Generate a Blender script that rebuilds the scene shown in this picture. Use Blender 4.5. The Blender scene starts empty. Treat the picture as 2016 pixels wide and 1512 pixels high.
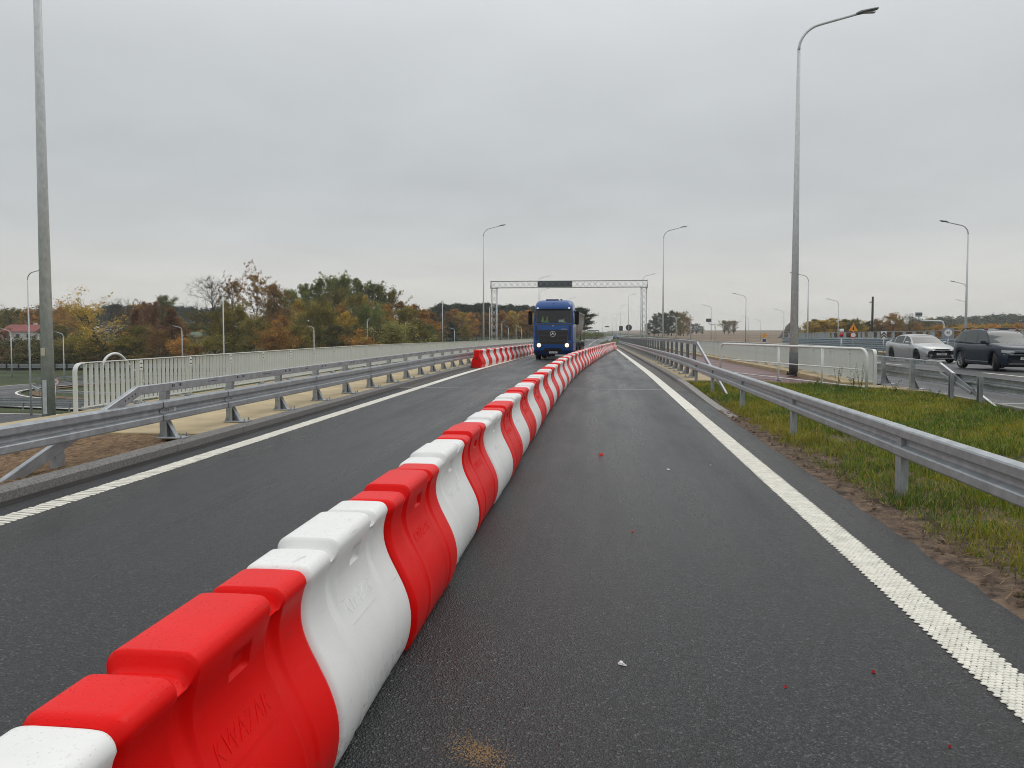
import bpy, math, random
import numpy as np
from mathutils import Vector, Matrix, noise as mnoise

SC = bpy.context.scene
COL = SC.collection
R = math.radians
PI = math.pi

# ------------------------------------------------------------------ camera
EYE = 1.70
YAW = R(6.54)
PITCH = R(2.6)
cam_d = bpy.data.cameras.new("camera")
cam = bpy.data.objects.new("camera", cam_d)
COL.objects.link(cam)
cam.location = (0, 0, EYE)
cam.rotation_euler = (PI / 2 - PITCH, 0, YAW)
cam_d.sensor_width = 36.0
cam_d.lens = 1500 / 2016 * 36.0
cam_d.shift_y = -38 / 2016
cam_d.clip_start = 0.05
cam_d.clip_end = 6000
SC.camera = cam

# ------------------------------------------------------------------ sky, sun, exposure
SUN_EL, SUN_AZ = R(52), R(35)          # azimuth measured from +Y towards +X
world = bpy.data.worlds.new("World")
SC.world = world
world.use_nodes = True
wn, wl = world.node_tree.nodes, world.node_tree.links
wn.clear()
w_out = wn.new("ShaderNodeOutputWorld")
w_bg = wn.new("ShaderNodeBackground")
w_sky = wn.new("ShaderNodeTexSky")
w_sky.sky_type = 'NISHITA'
w_sky.sun_disc = False
w_sky.sun_elevation = SUN_EL
w_sky.sun_rotation = SUN_AZ
w_sky.air_density = 1.0
w_sky.dust_density = 4.0
w_bg.inputs[1].default_value = 0.1
tc = wn.new("ShaderNodeTexCoord")
sep = wn.new("ShaderNodeSeparateXYZ")
wl.new(tc.outputs["Generated"], sep.inputs[0])


def wmath(op, a, b=None, c=None, clamp=False):
    n = wn.new("ShaderNodeMath")
    n.operation = op
    n.use_clamp = clamp
    for i, v in enumerate((a, b, c)):
        if v is None:
            continue
        if isinstance(v, (int, float)):
            n.inputs[i].default_value = v
        else:
            wl.new(v, n.inputs[i])
    return n.outputs[0]


# flattened direction so that cloud banks stretch out towards the horizon
zc = wmath('MAXIMUM', sep.outputs[2], 0.0)
den = wmath('ADD', zc, 0.16)
cx = wmath('DIVIDE', sep.outputs[0], den)
cy = wmath('DIVIDE', sep.outputs[1], den)
comb = wn.new("ShaderNodeCombineXYZ")
wl.new(cx, comb.inputs[0])
wl.new(cy, comb.inputs[1])
n1 = wn.new("ShaderNodeTexNoise")
n1.inputs["Scale"].default_value = 0.85
n1.inputs["Detail"].default_value = 5.0
n1.inputs["Roughness"].default_value = 0.5
n1.inputs["Distortion"].default_value = 0.4
wl.new(comb.outputs[0], n1.inputs["Vector"])
n2 = wn.new("ShaderNodeTexNoise")
n2.inputs["Scale"].default_value = 2.6
n2.inputs["Detail"].default_value = 4.0
wl.new(comb.outputs[0], n2.inputs["Vector"])
ramp = wn.new("ShaderNodeValToRGB")      # overcast luminance against height: pale rim, darker bank, brighter overhead
cr = ramp.color_ramp
cr.interpolation = 'B_SPLINE'
pts = [(0.0, (7.3, 7.15, 6.6)), (0.05, (7.1, 7.0, 6.6)), (0.11, (5.9, 6.1, 6.15)), (0.18, (5.25, 5.55, 5.7)),
       (0.27, (5.75, 6.05, 6.2)), (0.38, (6.4, 6.7, 6.9)), (0.60, (9.3, 9.5, 9.7)), (1.0, (12.5, 12.5, 12.5))]
cr.elements[0].position, cr.elements[1].position = 0.0, 1.0
for p, c in pts[1:-1]:
    cr.elements.new(p)
for e, (p, c) in zip(cr.elements, pts):
    e.position = p
    e.color = (c[0] / 12.5, c[1] / 12.5, c[2] / 12.5, 1)
wl.new(zc, ramp.inputs[0])
lum = wmath('MULTIPLY_ADD', n1.outputs["Fac"], 0.24, 0.87)
lum2 = wmath('MULTIPLY_ADD', n2.outputs["Fac"], 0.13, 0.935)
lum = wmath('MULTIPLY', lum, lum2)
lum = wmath('MULTIPLY', lum, 12.5 * 1.02)
vm = wn.new("ShaderNodeVectorMath")
vm.operation = 'SCALE'
wl.new(ramp.outputs[0], vm.inputs[0])
wl.new(lum, vm.inputs["Scale"])
mixw = wn.new("ShaderNodeMix")
mixw.data_type = 'RGBA'
mixw.inputs[0].default_value = 0.96       # almost closed cloud cover over the clear-sky model
wl.new(w_sky.outputs[0], mixw.inputs[6])
wl.new(vm.outputs[0], mixw.inputs[7])
wl.new(mixw.outputs[2], w_bg.inputs[0])
wl.new(w_bg.outputs[0], w_out.inputs[0])

sun_d = bpy.data.lights.new("sun", 'SUN')
sun = bpy.data.objects.new("sun", sun_d)
COL.objects.link(sun)
sun_d.energy = 0.55
sun_d.angle = R(35)
sun_d.color = (1.0, 0.97, 0.93)
sdir = Vector((math.sin(SUN_AZ) * math.cos(SUN_EL), math.cos(SUN_AZ) * math.cos(SUN_EL), math.sin(SUN_EL)))
sun.rotation_euler = (-sdir).to_track_quat('-Z', 'Y').to_euler()

vs = SC.view_settings
vs.view_transform = 'Standard'
vs.look = 'None'
vs.gamma = 1.0
vs.exposure = 0.0
vs.use_curve_mapping = False
SC.cycles.use_denoising = True
SC.cycles.filter_width = 1.0
SC.cycles.max_bounces = 6
SC.cycles.transparent_max_bounces = 12
SC.cycles.volume_bounces = 0
SC.cycles.caustics_reflective = False
SC.cycles.caustics_refractive = False

# ------------------------------------------------------------------ picture geometry (only used to read places off the ground)
CAMM = Matrix.LocRotScale(Vector((0, 0, EYE)), cam.rotation_euler, None)


def ground_at(px, py, z=0.0):
    """World place on the level z that stands at a spot of the photograph."""
    d = CAMM.to_3x3() @ Vector(((px - 1008) / 1500, -(py - 718) / 1500, -1))
    t = (z - EYE) / d.z
    return Vector((d.x * t, d.y * t, z))


def place(px, Y):
    """X of a spot that stands in column px at the level of the eye and at distance Y along the road."""
    d = CAMM.to_3x3() @ Vector(((px - 1008) / 1500, -(650 - 718) / 1500, -1))
    return d.x / d.y * Y


def height_at(px, py, Y):
    d = CAMM.to_3x3() @ Vector(((px - 1008) / 1500, -(py - 718) / 1500, -1))
    return EYE + d.z / d.y * Y


# ------------------------------------------------------------------ materials
MATS = {}


def mat(name, color, rough=0.6, metal=0.0, vary=0.0, vscale=4.0, vdetail=5.0, color2=None, bump=0.0, bscale=60.0,
        bdist=0.01, spec=0.5, coat=0.0, rvary=0.0, emit=None, obj_rand=0.0, stretch=None):
    m = bpy.data.materials.new(name)
    m.use_nodes = True
    nt = m.node_tree
    N, L = nt.nodes, nt.links
    b = N["Principled BSDF"]
    b.inputs["Base Color"].default_value = (*color, 1)
    b.inputs["Roughness"].default_value = rough
    b.inputs["Metallic"].default_value = metal
    b.inputs["Specular IOR Level"].default_value = spec
    b.inputs["Coat Weight"].default_value = coat
    t = N.new("ShaderNodeTexCoord")
    vec = t.outputs["Object"]
    if stretch:
        mp = N.new("ShaderNodeMapping")
        mp.inputs["Scale"].default_value = stretch
        L.new(vec, mp.inputs[0])
        vec = mp.outputs[0]
    if vary > 0 or color2:
        n = N.new("ShaderNodeTexNoise")
        n.inputs["Scale"].default_value = vscale
        n.inputs["Detail"].default_value = vdetail
        n.inputs["Roughness"].default_value = 0.6
        L.new(vec, n.inputs["Vector"])
        r = N.new("ShaderNodeValToRGB")
        r.color_ramp.elements[0].position = 0.32
        r.color_ramp.elements[1].position = 0.68
        lo = tuple(max(0, c * (1 - vary)) for c in color)
        hi = color2 if color2 else tuple(min(1, c * (1 + vary)) for c in color)
        r.color_ramp.elements[0].color = (*lo, 1)
        r.color_ramp.elements[1].color = (*hi, 1)
        L.new(n.outputs["Fac"], r.inputs[0])
        out = r.outputs[0]
        if obj_rand > 0:
            oi = N.new("ShaderNodeObjectInfo")
            hs = N.new("ShaderNodeHueSaturation")
            mr = N.new("ShaderNodeMapRange")
            mr.inputs[3].default_value = 1 - obj_rand
            mr.inputs[4].default_value = 1 + obj_rand
            L.new(oi.outputs["Random"], mr.inputs[0])
            L.new(mr.outputs[0], hs.inputs["Value"])
            L.new(out, hs.inputs["Color"])
            out = hs.outputs[0]
        L.new(out, b.inputs["Base Color"])
        if rvary > 0:
            mr2 = N.new("ShaderNodeMapRange")
            mr2.inputs[3].default_value = max(0.02, rough - rvary)
            mr2.inputs[4].default_value = min(1, rough + rvary)
            L.new(n.outputs["Fac"], mr2.inputs[0])
            L.new(mr2.outputs[0], b.inputs["Roughness"])
    if bump > 0:
        n3 = N.new("ShaderNodeTexNoise")
        n3.inputs["Scale"].default_value = bscale
        n3.inputs["Detail"].default_value = 4
        L.new(vec, n3.inputs["Vector"])
        bp = N.new("ShaderNodeBump")
        bp.inputs["Strength"].default_value = bump
        bp.inputs["Distance"].default_value = bdist
        L.new(n3.outputs["Fac"], bp.inputs["Height"])
        L.new(bp.outputs[0], b.inputs["Normal"])
    if emit:
        b.inputs["Emission Color"].default_value = (*emit[:3], 1)
        b.inputs["Emission Strength"].default_value = emit[3]
    MATS[name] = m
    return m


# ------------------------------------------------------------------ mesh builder
class MB:
    def __init__(self):
        self.v, self.f, self.mi, self.sm = [], [], [], []

    def add(self, verts, faces, mi=0, smooth=False):
        o = len(self.v)
        self.v.extend([tuple(p) for p in verts])
        for f in faces:
            self.f.append(tuple(i + o for i in f))
            self.mi.append(mi)
            self.sm.append(smooth)
        return self

    def box(self, c, s, mi=0, rot=None, bevel=0.0):
        hx, hy, hz = s[0] / 2, s[1] / 2, s[2] / 2
        if bevel > 0:
            b = min(bevel, hx * .9, hy * .9, hz * .9)
            vs_ = []
            for sx in (-1, 1):
                for sy in (-1, 1):
                    for sz in (-1, 1):
                        vs_ += [(sx * (hx - b), sy * (hy - b), sz * hz), (sx * (hx - b), sy * hy, sz * (hz - b)),
                                (sx * hx, sy * (hy - b), sz * (hz - b))]

            def I(sx, sy, sz, k):
                return ((sx * 2 + sy) * 2 + sz) * 3 + k
            fs = [(I(0, 0, 1, 0), I(1, 0, 1, 0), I(1, 1, 1, 0), I(0, 1, 1, 0)), (I(0, 0, 0, 0), I(0, 1, 0, 0), I(1, 1, 0, 0), I(1, 0, 0, 0)),
                  (I(0, 0, 0, 1), I(1, 0, 0, 1), I(1, 0, 1, 1), I(0, 0, 1, 1)), (I(0, 1, 0, 1), I(0, 1, 1, 1), I(1, 1, 1, 1), I(1, 1, 0, 1)),
                  (I(0, 0, 0, 2), I(0, 0, 1, 2), I(0, 1, 1, 2), I(0, 1, 0, 2)), (I(1, 0, 0, 2), I(1, 1, 0, 2), I(1, 1, 1, 2), I(1, 0, 1, 2))]
            for sz in (0, 1):
                for sy in (0, 1):
                    fs.append((I(0, sy, sz, 0), I(0, sy, sz, 1), I(1, sy, sz, 1), I(1, sy, sz, 0)))
                for sx in (0, 1):
                    fs.append((I(sx, 0, sz, 0), I(sx, 0, sz, 2), I(sx, 1, sz, 2), I(sx, 1, sz, 0)))
            for sx in (0, 1):
                for sy in (0, 1):
                    fs.append((I(sx, sy, 0, 1), I(sx, sy, 0, 2), I(sx, sy, 1, 2), I(sx, sy, 1, 1)))
                    for sz in (0, 1):
                        fs.append((I(sx, sy, sz, 0), I(sx, sy, sz, 1), I(sx, sy, sz, 2)))
        else:
            vs_ = [(x, y, z) for x in (-hx, hx) for y in (-hy, hy) for z in (-hz, hz)]
            fs = [(0, 1, 3, 2), (4, 6, 7, 5), (0, 4, 5, 1), (2, 3, 7, 6), (0, 2, 6, 4), (1, 5, 7, 3)]
        M = rot if rot is not None else Matrix.Identity(3)
        c = Vector(c)
        return self.add([M @ Vector(p) + c for p in vs_], fs, mi)

    def tube(self, path, rad, n=8, mi=0, caps=True, smooth=True):
        path = [Vector(p) for p in path]
        if isinstance(rad, (int, float)):
            rad = [rad] * len(path)
        vs_, fs = [], []
        prev = None
        for i, p in enumerate(path):
            if i == 0:
                t = path[1] - p
            elif i == len(path) - 1:
                t = p - path[i - 1]
            else:
                t = (path[i + 1] - p).normalized() + (p - path[i - 1]).normalized()
            t.normalize()
            if prev is None:
                u = t.orthogonal().normalized()
            else:
                u = (prev - t * prev.dot(t))
                u = u.normalized() if u.length > 1e-6 else t.orthogonal().normalized()
            prev = u
            w = t.cross(u)
            for k in range(n):
                a = 2 * PI * k / n
                vs_.append(p + (u * math.cos(a) + w * math.sin(a)) * rad[i])
        for i in range(len(path) - 1):
            for k in range(n):
                a, b = i * n + k, i * n + (k + 1) % n
                fs.append((a, b, b + n, a + n))
        self.add(vs_, fs, mi, smooth)
        if caps:
            m = len(path)
            o = len(self.v) - len(vs_)
            self.f.append(tuple(o + k for k in range(n - 1, -1, -1)))
            self.mi.append(mi)
            self.sm.append(False)
            self.f.append(tuple(o + (m - 1) * n + k for k in range(n)))
            self.mi.append(mi)
            self.sm.append(False)
        return self

    def prism(self, poly, a, b, mi=0, smooth=False):
        """Loop of 2D points swept by a function: poly (u, v), a/b map (u, v) -> end points."""
        n = len(poly)
        vs_ = [a(u, v) for u, v in poly] + [b(u, v) for u, v in poly]
        fs = [(i, (i + 1) % n, (i + 1) % n + n, i + n) for i in range(n)]
        self.add(vs_, fs, mi, smooth)
        o = len(self.v) - 2 * n
        self.f += [tuple(o + k for k in range(n - 1, -1, -1)), tuple(o + n + k for k in range(n))]
        self.mi += [mi, mi]
        self.sm += [False, False]
        return self

    def disc(self, c, r, nrm=(0, -1, 0), n=20, mi=0, depth=0.0, up=(0, 0, 1)):
        c, nrm = Vector(c), Vector(nrm).normalized()
        u = Vector(up).cross(nrm)
        u = u.normalized() if u.length > 1e-6 else nrm.orthogonal().normalized()
        w = nrm.cross(u)
        ring = [c + (u * math.cos(2 * PI * k / n) + w * math.sin(2 * PI * k / n)) * r for k in range(n)]
        if depth <= 0:
            return self.add(ring, [tuple(range(n))], mi)
        back = [p - nrm * depth for p in ring]
        fs = [tuple(range(n)), tuple(range(2 * n - 1, n - 1, -1))] + [(i, i + n, (i + 1) % n + n, (i + 1) % n) for i in range(n)]
        return self.add(ring + back, fs, mi)

    def grid(self, rows, mi=0, smooth=True, close=False):
        m = len(rows[0])
        vs_ = [p for r_ in rows for p in r_]
        fs = []
        for i in range(len(rows) - 1):
            for k in range(m if close else m - 1):
                k2 = (k + 1) % m
                fs.append((i * m + k, i * m + k2, (i + 1) * m + k2, (i + 1) * m + k))
        return self.add(vs_, fs, mi, smooth)

    def weld(self):
        seen, m, nv = {}, [], []
        for p in self.v:
            k = (round(p[0], 4), round(p[1], 4), round(p[2], 4))
            if k not in seen:
                seen[k] = len(nv)
                nv.append(p)
            m.append(seen[k])
        nf, nm, ns = [], [], []
        for f, a, b in zip(self.f, self.mi, self.sm):
            g = []
            for i in f:
                if m[i] not in g:
                    g.append(m[i])
            if len(g) > 2:
                nf.append(tuple(g))
                nm.append(a)
                ns.append(b)
        self.v, self.f, self.mi, self.sm = nv, nf, nm, ns
        return self

    def mesh(self, name, mats):
        me = bpy.data.meshes.new(name)
        me.from_pydata(self.v, [], self.f)
        for m in (mats if isinstance(mats, (list, tuple)) else [mats]):
            me.materials.append(m)
        me.polygons.foreach_set("material_index", self.mi)
        me.polygons.foreach_set("use_smooth", self.sm)
        me.update()
        return me

    def build(self, name, mats, parent=None, loc=(0, 0, 0), rot=(0, 0, 0)):
        return link(name, self.mesh(name, mats), parent, loc, rot)


def link(name, me, parent=None, loc=(0, 0, 0), rot=(0, 0, 0), scale=None):
    o = bpy.data.objects.new(name, me)
    COL.objects.link(o)
    o.location = loc
    o.rotation_euler = rot
    if scale:
        o.scale = scale
    if parent is not None:
        o.parent = parent
    return o


def quick_mesh(name, V, F, mats, mi=None, smooth=False):
    """Large meshes from numpy arrays of one face size."""
    V = np.asarray(V, dtype=np.float32)
    F = np.asarray(F, dtype=np.int32)
    me = bpy.data.meshes.new(name)
    me.vertices.add(len(V))
    me.vertices.foreach_set("co", V.ravel())
    k = F.shape[1]
    me.loops.add(F.size)
    me.loops.foreach_set("vertex_index", F.ravel())
    me.polygons.add(len(F))
    me.polygons.foreach_set("loop_start", np.arange(0, F.size, k, dtype=np.int32))
    me.polygons.foreach_set("loop_total", np.full(len(F), k, dtype=np.int32))
    for m in (mats if isinstance(mats, (list, tuple)) else [mats]):
        me.materials.append(m)
    if mi is not None:
        me.polygons.foreach_set("material_index", np.asarray(mi, dtype=np.int32))
    me.polygons.foreach_set("use_smooth", np.full(len(F), smooth, dtype=bool))
    me.update(calc_edges=True)
    return me


def tag(o, label=None, cat=None, group=None, kind=None):
    if label:
        o["label"] = label
    if cat:
        o["category"] = cat
    if group:
        o["group"] = group
    if kind:
        o["kind"] = kind
    return o


def thing(name, label, cat, loc=(0, 0, 0), rotz=0.0, group=None):
    o = bpy.data.objects.new(name, None)
    COL.objects.link(o)
    o.empty_display_size = 0.2
    o.location = loc
    o.rotation_euler = (0, 0, rotz)
    return tag(o, label, cat, group)


def structure(o, label=None):
    o["kind"] = "structure"
    if label:
        o["label"] = label
    return o


ORD = ("first second third fourth fifth sixth seventh eighth ninth tenth eleventh twelfth thirteenth fourteenth fifteenth sixteenth "
       "seventeenth eighteenth nineteenth twentieth").split()
TENS = {20: "twenty", 30: "thirty", 40: "forty", 50: "fifty"}


def ordinal(n):
    if n <= 20:
        return ORD[n - 1]
    t = n // 10 * 10
    if n == t:
        return TENS[t][:-1] + "ieth"
    return TENS[t] + "-" + ORD[n - t - 1]


def text_mesh(txt, size=1.0, shear=0.0, spacing=1.0, res=3):
    """Lettering as 2D verts and faces centred on the origin."""
    cu = bpy.data.curves.new("lettering", 'FONT')
    cu.body = txt
    cu.size = size
    cu.shear = shear
    cu.space_character = spacing
    cu.resolution_u = res
    cu.align_x = 'CENTER'
    cu.align_y = 'CENTER'
    ob = bpy.data.objects.new("lettering", cu)
    COL.objects.link(ob)
    dg = bpy.context.evaluated_depsgraph_get()
    ev = ob.evaluated_get(dg)
    me = ev.to_mesh()
    V = [v.co.copy() for v in me.vertices]
    F = [tuple(p.vertices) for p in me.polygons]
    ev.to_mesh_clear()
    bpy.data.objects.remove(ob)
    bpy.data.curves.remove(cu)
    return V, F


rng = random.Random(7)
# ================================================================== materials used throughout
steel = mat("galvanised_steel", (0.37, 0.395, 0.41), 0.40, 0.55, vary=0.20, vscale=7, rvary=0.12, bump=0.05, bscale=90, bdist=0.003)
steel_dull = mat("galvanised_steel_dull", (0.33, 0.355, 0.37), 0.5, 0.45, vary=0.22, vscale=16, rvary=0.1, stretch=(1, 1, 0.35))
steel_hole_lap_shade = mat("dark_hole_lap_shade", (0.03, 0.03, 0.033), 0.7)  # for holes, and for the painted shadow line at rail laps
rail_paint = mat("pale_grey_railing_paint", (0.66, 0.685, 0.655), 0.45, 0.0, vary=0.05, vscale=3)
white_tube = mat("white_tube_paint", (0.74, 0.76, 0.74), 0.4, vary=0.05)
concrete = mat("beige_concrete", (0.43, 0.345, 0.205), 0.85, vary=0.20, vscale=1.6, vdetail=8, bump=0.35, bscale=150, bdist=0.004)
kerb_mat = mat("kerb_concrete", (0.20, 0.195, 0.185), 0.8, vary=0.38, vscale=38, vdetail=3, bump=0.8, bscale=130, bdist=0.006)
paint = mat("white_road_paint", (0.74, 0.72, 0.63), 0.55, vary=0.16, vscale=9, bump=0.2, bscale=200, bdist=0.002)
soil_mat = mat("brown_soil", (0.055, 0.034, 0.024), 0.95, vary=0.5, vscale=7, vdetail=10, color2=(0.24, 0.165, 0.11), bump=1.0, bscale=40, bdist=0.03)
mulch_mat = mat("brown_mulch", (0.13, 0.075, 0.040), 0.95, vary=0.5, vscale=18, vdetail=8, color2=(0.30, 0.19, 0.10), bump=1.0, bscale=60, bdist=0.02, stretch=(1, 0.4, 1))
straw_mat = mat("dry_straw", (0.33, 0.22, 0.11), 0.9, vary=0.3)
dark_rubber = mat("dark_rubber", (0.018, 0.018, 0.019), 0.75)
black_plastic = mat("black_plastic", (0.015, 0.015, 0.017), 0.45)
meadow_mat = mat("meadow", (0.026, 0.052, 0.010), 0.95, vary=0.45, vscale=0.25, vdetail=10, color2=(0.058, 0.074, 0.018), bump=0.8, bscale=6, bdist=0.1)
red_deck_mat = mat("red_brown_deck", (0.125, 0.050, 0.045), 0.42, vary=0.25, vscale=5, rvary=0.18, bump=0.3, bscale=120, bdist=0.003)


def asphalt_material(name, base, wet=0.0):
    m = bpy.data.materials.new(name)
    m.use_nodes = True
    nt = m.node_tree
    N, L = nt.nodes, nt.links
    b = N["Principled BSDF"]
    t = N.new("ShaderNodeTexCoord")
    big = N.new("ShaderNodeTexNoise")
    mp = N.new("ShaderNodeMapping")
    mp.inputs["Scale"].default_value = (0.9, 0.16, 1)
    L.new(t.outputs["Object"], mp.inputs[0])
    L.new(mp.outputs[0], big.inputs["Vector"])
    big.inputs["Scale"].default_value = 1.3
    big.inputs["Detail"].default_value = 7
    big.inputs["Roughness"].default_value = 0.62
    vo = N.new("ShaderNodeTexVoronoi")
    vo.inputs["Scale"].default_value = 105
    L.new(t.outputs["Object"], vo.inputs["Vector"])
    cr_ = N.new("ShaderNodeValToRGB")          # single stones, most of them dark, a few pale
    e = cr_.color_ramp.elements
    e[0].position, e[0].color = 0.0, (0.45, 0.45, 0.46, 1)
    e[1].position, e[1].color = 1.0, (5.0, 4.8, 4.5, 1)
    for p, v in ((0.55, 0.95), (0.86, 1.4), (0.95, 2.4)):
        q = e.new(p)
        q.color = (v, v, v * 0.98, 1)
    sx = N.new("ShaderNodeSeparateColor")
    L.new(vo.outputs["Color"], sx.inputs[0])
    L.new(sx.outputs[0], cr_.inputs[0])
    mr = N.new("ShaderNodeMapRange")
    mr.inputs[1].default_value, mr.inputs[2].default_value = 0.3, 0.72
    mr.inputs[3].default_value, mr.inputs[4].default_value = 0.78, 1.25
    L.new(big.outputs["Fac"], mr.inputs[0])
    mp3 = N.new("ShaderNodeMapping")                # long lanes of wear along the road
    mp3.inputs["Scale"].default_value = (1.15, 0.018, 1)
    L.new(t.outputs["Object"], mp3.inputs[0])
    ln_ = N.new("ShaderNodeTexNoise")
    ln_.inputs["Scale"].default_value = 1.0
    ln_.inputs["Detail"].default_value = 4
    L.new(mp3.outputs[0], ln_.inputs["Vector"])
    mr3 = N.new("ShaderNodeMapRange")
    mr3.inputs[1].default_value, mr3.inputs[2].default_value = 0.3, 0.7
    mr3.inputs[3].default_value, mr3.inputs[4].default_value = 0.70, 1.30
    L.new(ln_.outputs["Fac"], mr3.inputs[0])
    ml_ = N.new("ShaderNodeMath")
    ml_.operation = 'MULTIPLY'
    L.new(mr.outputs[0], ml_.inputs[0])
    L.new(mr3.outputs[0], ml_.inputs[1])
    s1 = N.new("ShaderNodeVectorMath")
    s1.operation = 'SCALE'
    L.new(cr_.outputs[0], s1.inputs[0])
    L.new(ml_.outputs[0], s1.inputs["Scale"])
    s2 = N.new("ShaderNodeVectorMath")
    s2.operation = 'MULTIPLY'
    s2.inputs[1].default_value = base
    L.new(s1.outputs[0], s2.inputs[0])
    L.new(s2.outputs[0], b.inputs["Base Color"])
    rr = N.new("ShaderNodeMapRange")
    rr.inputs[1].default_value, rr.inputs[2].default_value = 0.35, 0.65
    rr.inputs[3].default_value, rr.inputs[4].default_value = 0.46 - wet, 0.78 - wet
    adr = N.new("ShaderNodeMath")
    adr.operation = 'MULTIPLY_ADD'
    L.new(ln_.outputs["Fac"], adr.inputs[0])
    adr.inputs[1].default_value = 0.7
    hb = N.new("ShaderNodeMath")
    hb.operation = 'MULTIPLY_ADD'
    L.new(big.outputs["Fac"], hb.inputs[0])
    hb.inputs[1].default_value, hb.inputs[2].default_value = 0.6, -0.15
    L.new(hb.outputs[0], adr.inputs[2])
    L.new(adr.outputs[0], rr.inputs[0])
    L.new(rr.outputs[0], b.inputs["Roughness"])
    b.inputs["Specular IOR Level"].default_value = 0.42
    h = N.new("ShaderNodeMath")
    h.operation = 'MULTIPLY_ADD'
    L.new(sx.outputs[1], h.inputs[0])
    h.inputs[1].default_value = 0.5
    L.new(vo.outputs["Distance"], h.inputs[2])
    bp = N.new("ShaderNodeBump")
    bp.inputs["Strength"].default_value = 1.0
    bp.inputs["Distance"].default_value = 0.006
    L.new(h.outputs[0], bp.inputs["Height"])
    L.new(bp.outputs[0], b.inputs["Normal"])
    MATS[name] = m
    return m


asphalt = asphalt_material("dark_asphalt", (0.0225, 0.0232, 0.0252), 0.26)
asphalt_old = asphalt_material("grey_asphalt", (0.034, 0.034, 0.036), 0.16)

# ================================================================== ground
def smooth(a, b, x):
    t = min(1, max(0, (x - a) / (b - a)))
    return t * t * (3 - 2 * t)


def dz(y):
    """The bridge falls away gently beyond its crown."""
    if y < 26:
        return 0.0
    if y < 34:
        return -0.0005 * (y - 26) ** 2
    return -0.032 - 0.008 * (min(y, 165) - 34) - 0.0015 * max(0, y - 165)


def tilt(y):
    return math.atan((dz(y + .5) - dz(y - .5)))


def ground_z(x, y):
    left = smooth(-11.5, -20, x)
    right = smooth(30, 37, x)
    zl = -5.5 + 3.5 * smooth(130, 230, y) + 1.0 * smooth(230, 420, y)
    zr = -3.0 + 1.6 * smooth(200, 420, y)
    pl = -0.14 + dz(y)
    z = pl + left * (zl - pl) + right * (zr - pl)
    if y > 430:
        z += smooth(430, 900, y) * 2.2 * smooth(40, 130, x)
    z += 0.10 * mnoise.noise((x * 0.11, y * 0.11, 0)) * max(left, right)
    return z


xs = sorted(set([-900, -600, -420, -300, -220, -170] + list(range(-140, -20, 6)) + [-20, -18, -16, -14, -12.5, -11.5, -9, -5, 0, 5, 10, 20, 28, 30, 32, 34, 36, 38]
                + list(range(44, 160, 10)) + [200, 260, 340, 450, 600, 800, 1100]))
ys = sorted(set([-60, -30, -10, 0, 10, 20, 30] + list(range(38, 140, 6)) + list(range(150, 460, 20)) + [520, 600, 700, 820, 900, 1100, 1400, 2000, 3200]))
gb = MB()
gb.grid([[(x, y, ground_z(x, y)) for x in xs] for y in ys], smooth=True)
# ploughed land on the far rise, a slot of its own
plough = mat("ploughed_field", (0.15, 0.105, 0.065), 0.95, vary=0.3, vscale=0.012, vdetail=6, color2=(0.22, 0.155, 0.095), stretch=(0.15, 1, 1))
nx = len(xs)
for fi in range((len(ys) - 1) * (nx - 1)):
    r_, k_ = divmod(fi, nx - 1)
    if ys[r_] >= 230 and xs[k_] >= 30 and xs[k_] < 260:
        gb.mi[fi] = 1
structure(gb.build("ground", [meadow_mat, plough]))

# ================================================================== main road
ROAD_L, ROAD_R = -5.86, 2.50


def bend(y):                                   # beyond the bridge the road swings gently to the other side
    return 0.00019 * max(0, y - 150) ** 2


def strip(name, x0, x1, y0, y1, z, m, step=2.0, bent=True):
    n = max(1, int((y1 - y0) / step))
    V, F = [], []
    for i in range(n + 1):
        y = y0 + (y1 - y0) * i / n
        b_ = bend(y) if bent else 0
        V += [(x0 + b_, y, z + dz(y)), (x1 + b_, y, z + dz(y))]
        if i:
            a = 2 * i - 2
            F.append((a, a + 1, a + 3, a + 2))
    return structure(link(name, quick_mesh(name, V, F, m)))


strip("main_road", ROAD_L, ROAD_R, -6, 520, 0.0, asphalt, step=2.0)
strip("far_road_line", -5.2, -5.0, 122, 500, 0.012, paint)
strip("far_road_line", -1.7, -1.58, 122, 500, 0.012, paint)
strip("far_road_line", 1.75, 1.9, 122, 500, 0.012, paint)


def drops(name, x0, x1, y0, y1, seed):
    """Road marking laid as rows of small overlapping paint drops."""
    r = np.random.RandomState(seed)
    px_, py_ = 0.0325, 0.0300
    P = []
    rows = int((y1 - y0) / py_)
    for j in range(rows):
        y = y0 + j * py_
        off = (j % 2) * px_ / 2
        n = int((x1 - x0 - off) / px_) + 1
        for i in range(n):
            P.append((x0 + off + i * px_ + r.normal(0, .0011), y + r.normal(0, .0011), r.uniform(0.93, 1.08)))
    P = np.array(P)
    k = 6
    a = (np.arange(k) + .5) * 2 * PI / k
    ring = np.stack([np.cos(a) * 0.0190, np.sin(a) * 0.0166, np.zeros(k)], 1)
    top = np.stack([np.cos(a) * 0.0150, np.sin(a) * 0.0128, np.full(k, 0.0040)], 1)
    base = np.concatenate([ring, top], 0)                          # 12 verts
    V = base[None] * P[:, 2][:, None, None] + np.concatenate([P[:, :2], np.full((len(P), 1), 0.0035)], 1)[:, None, :]
    F = [[i, (i + 1) % k, k + (i + 1) % k, k + i] for i in range(k)] + [[k, k + 1, k + 2, k + 3], [k, k + 3, k + 4, k + 5]]
    F = np.array(F)
    FF = (F[None] + (np.arange(len(P)) * 12)[:, None, None]).reshape(-1, 4)
    return structure(link(name, quick_mesh(name, V.reshape(-1, 3), FF, paint, smooth=False)))


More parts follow.
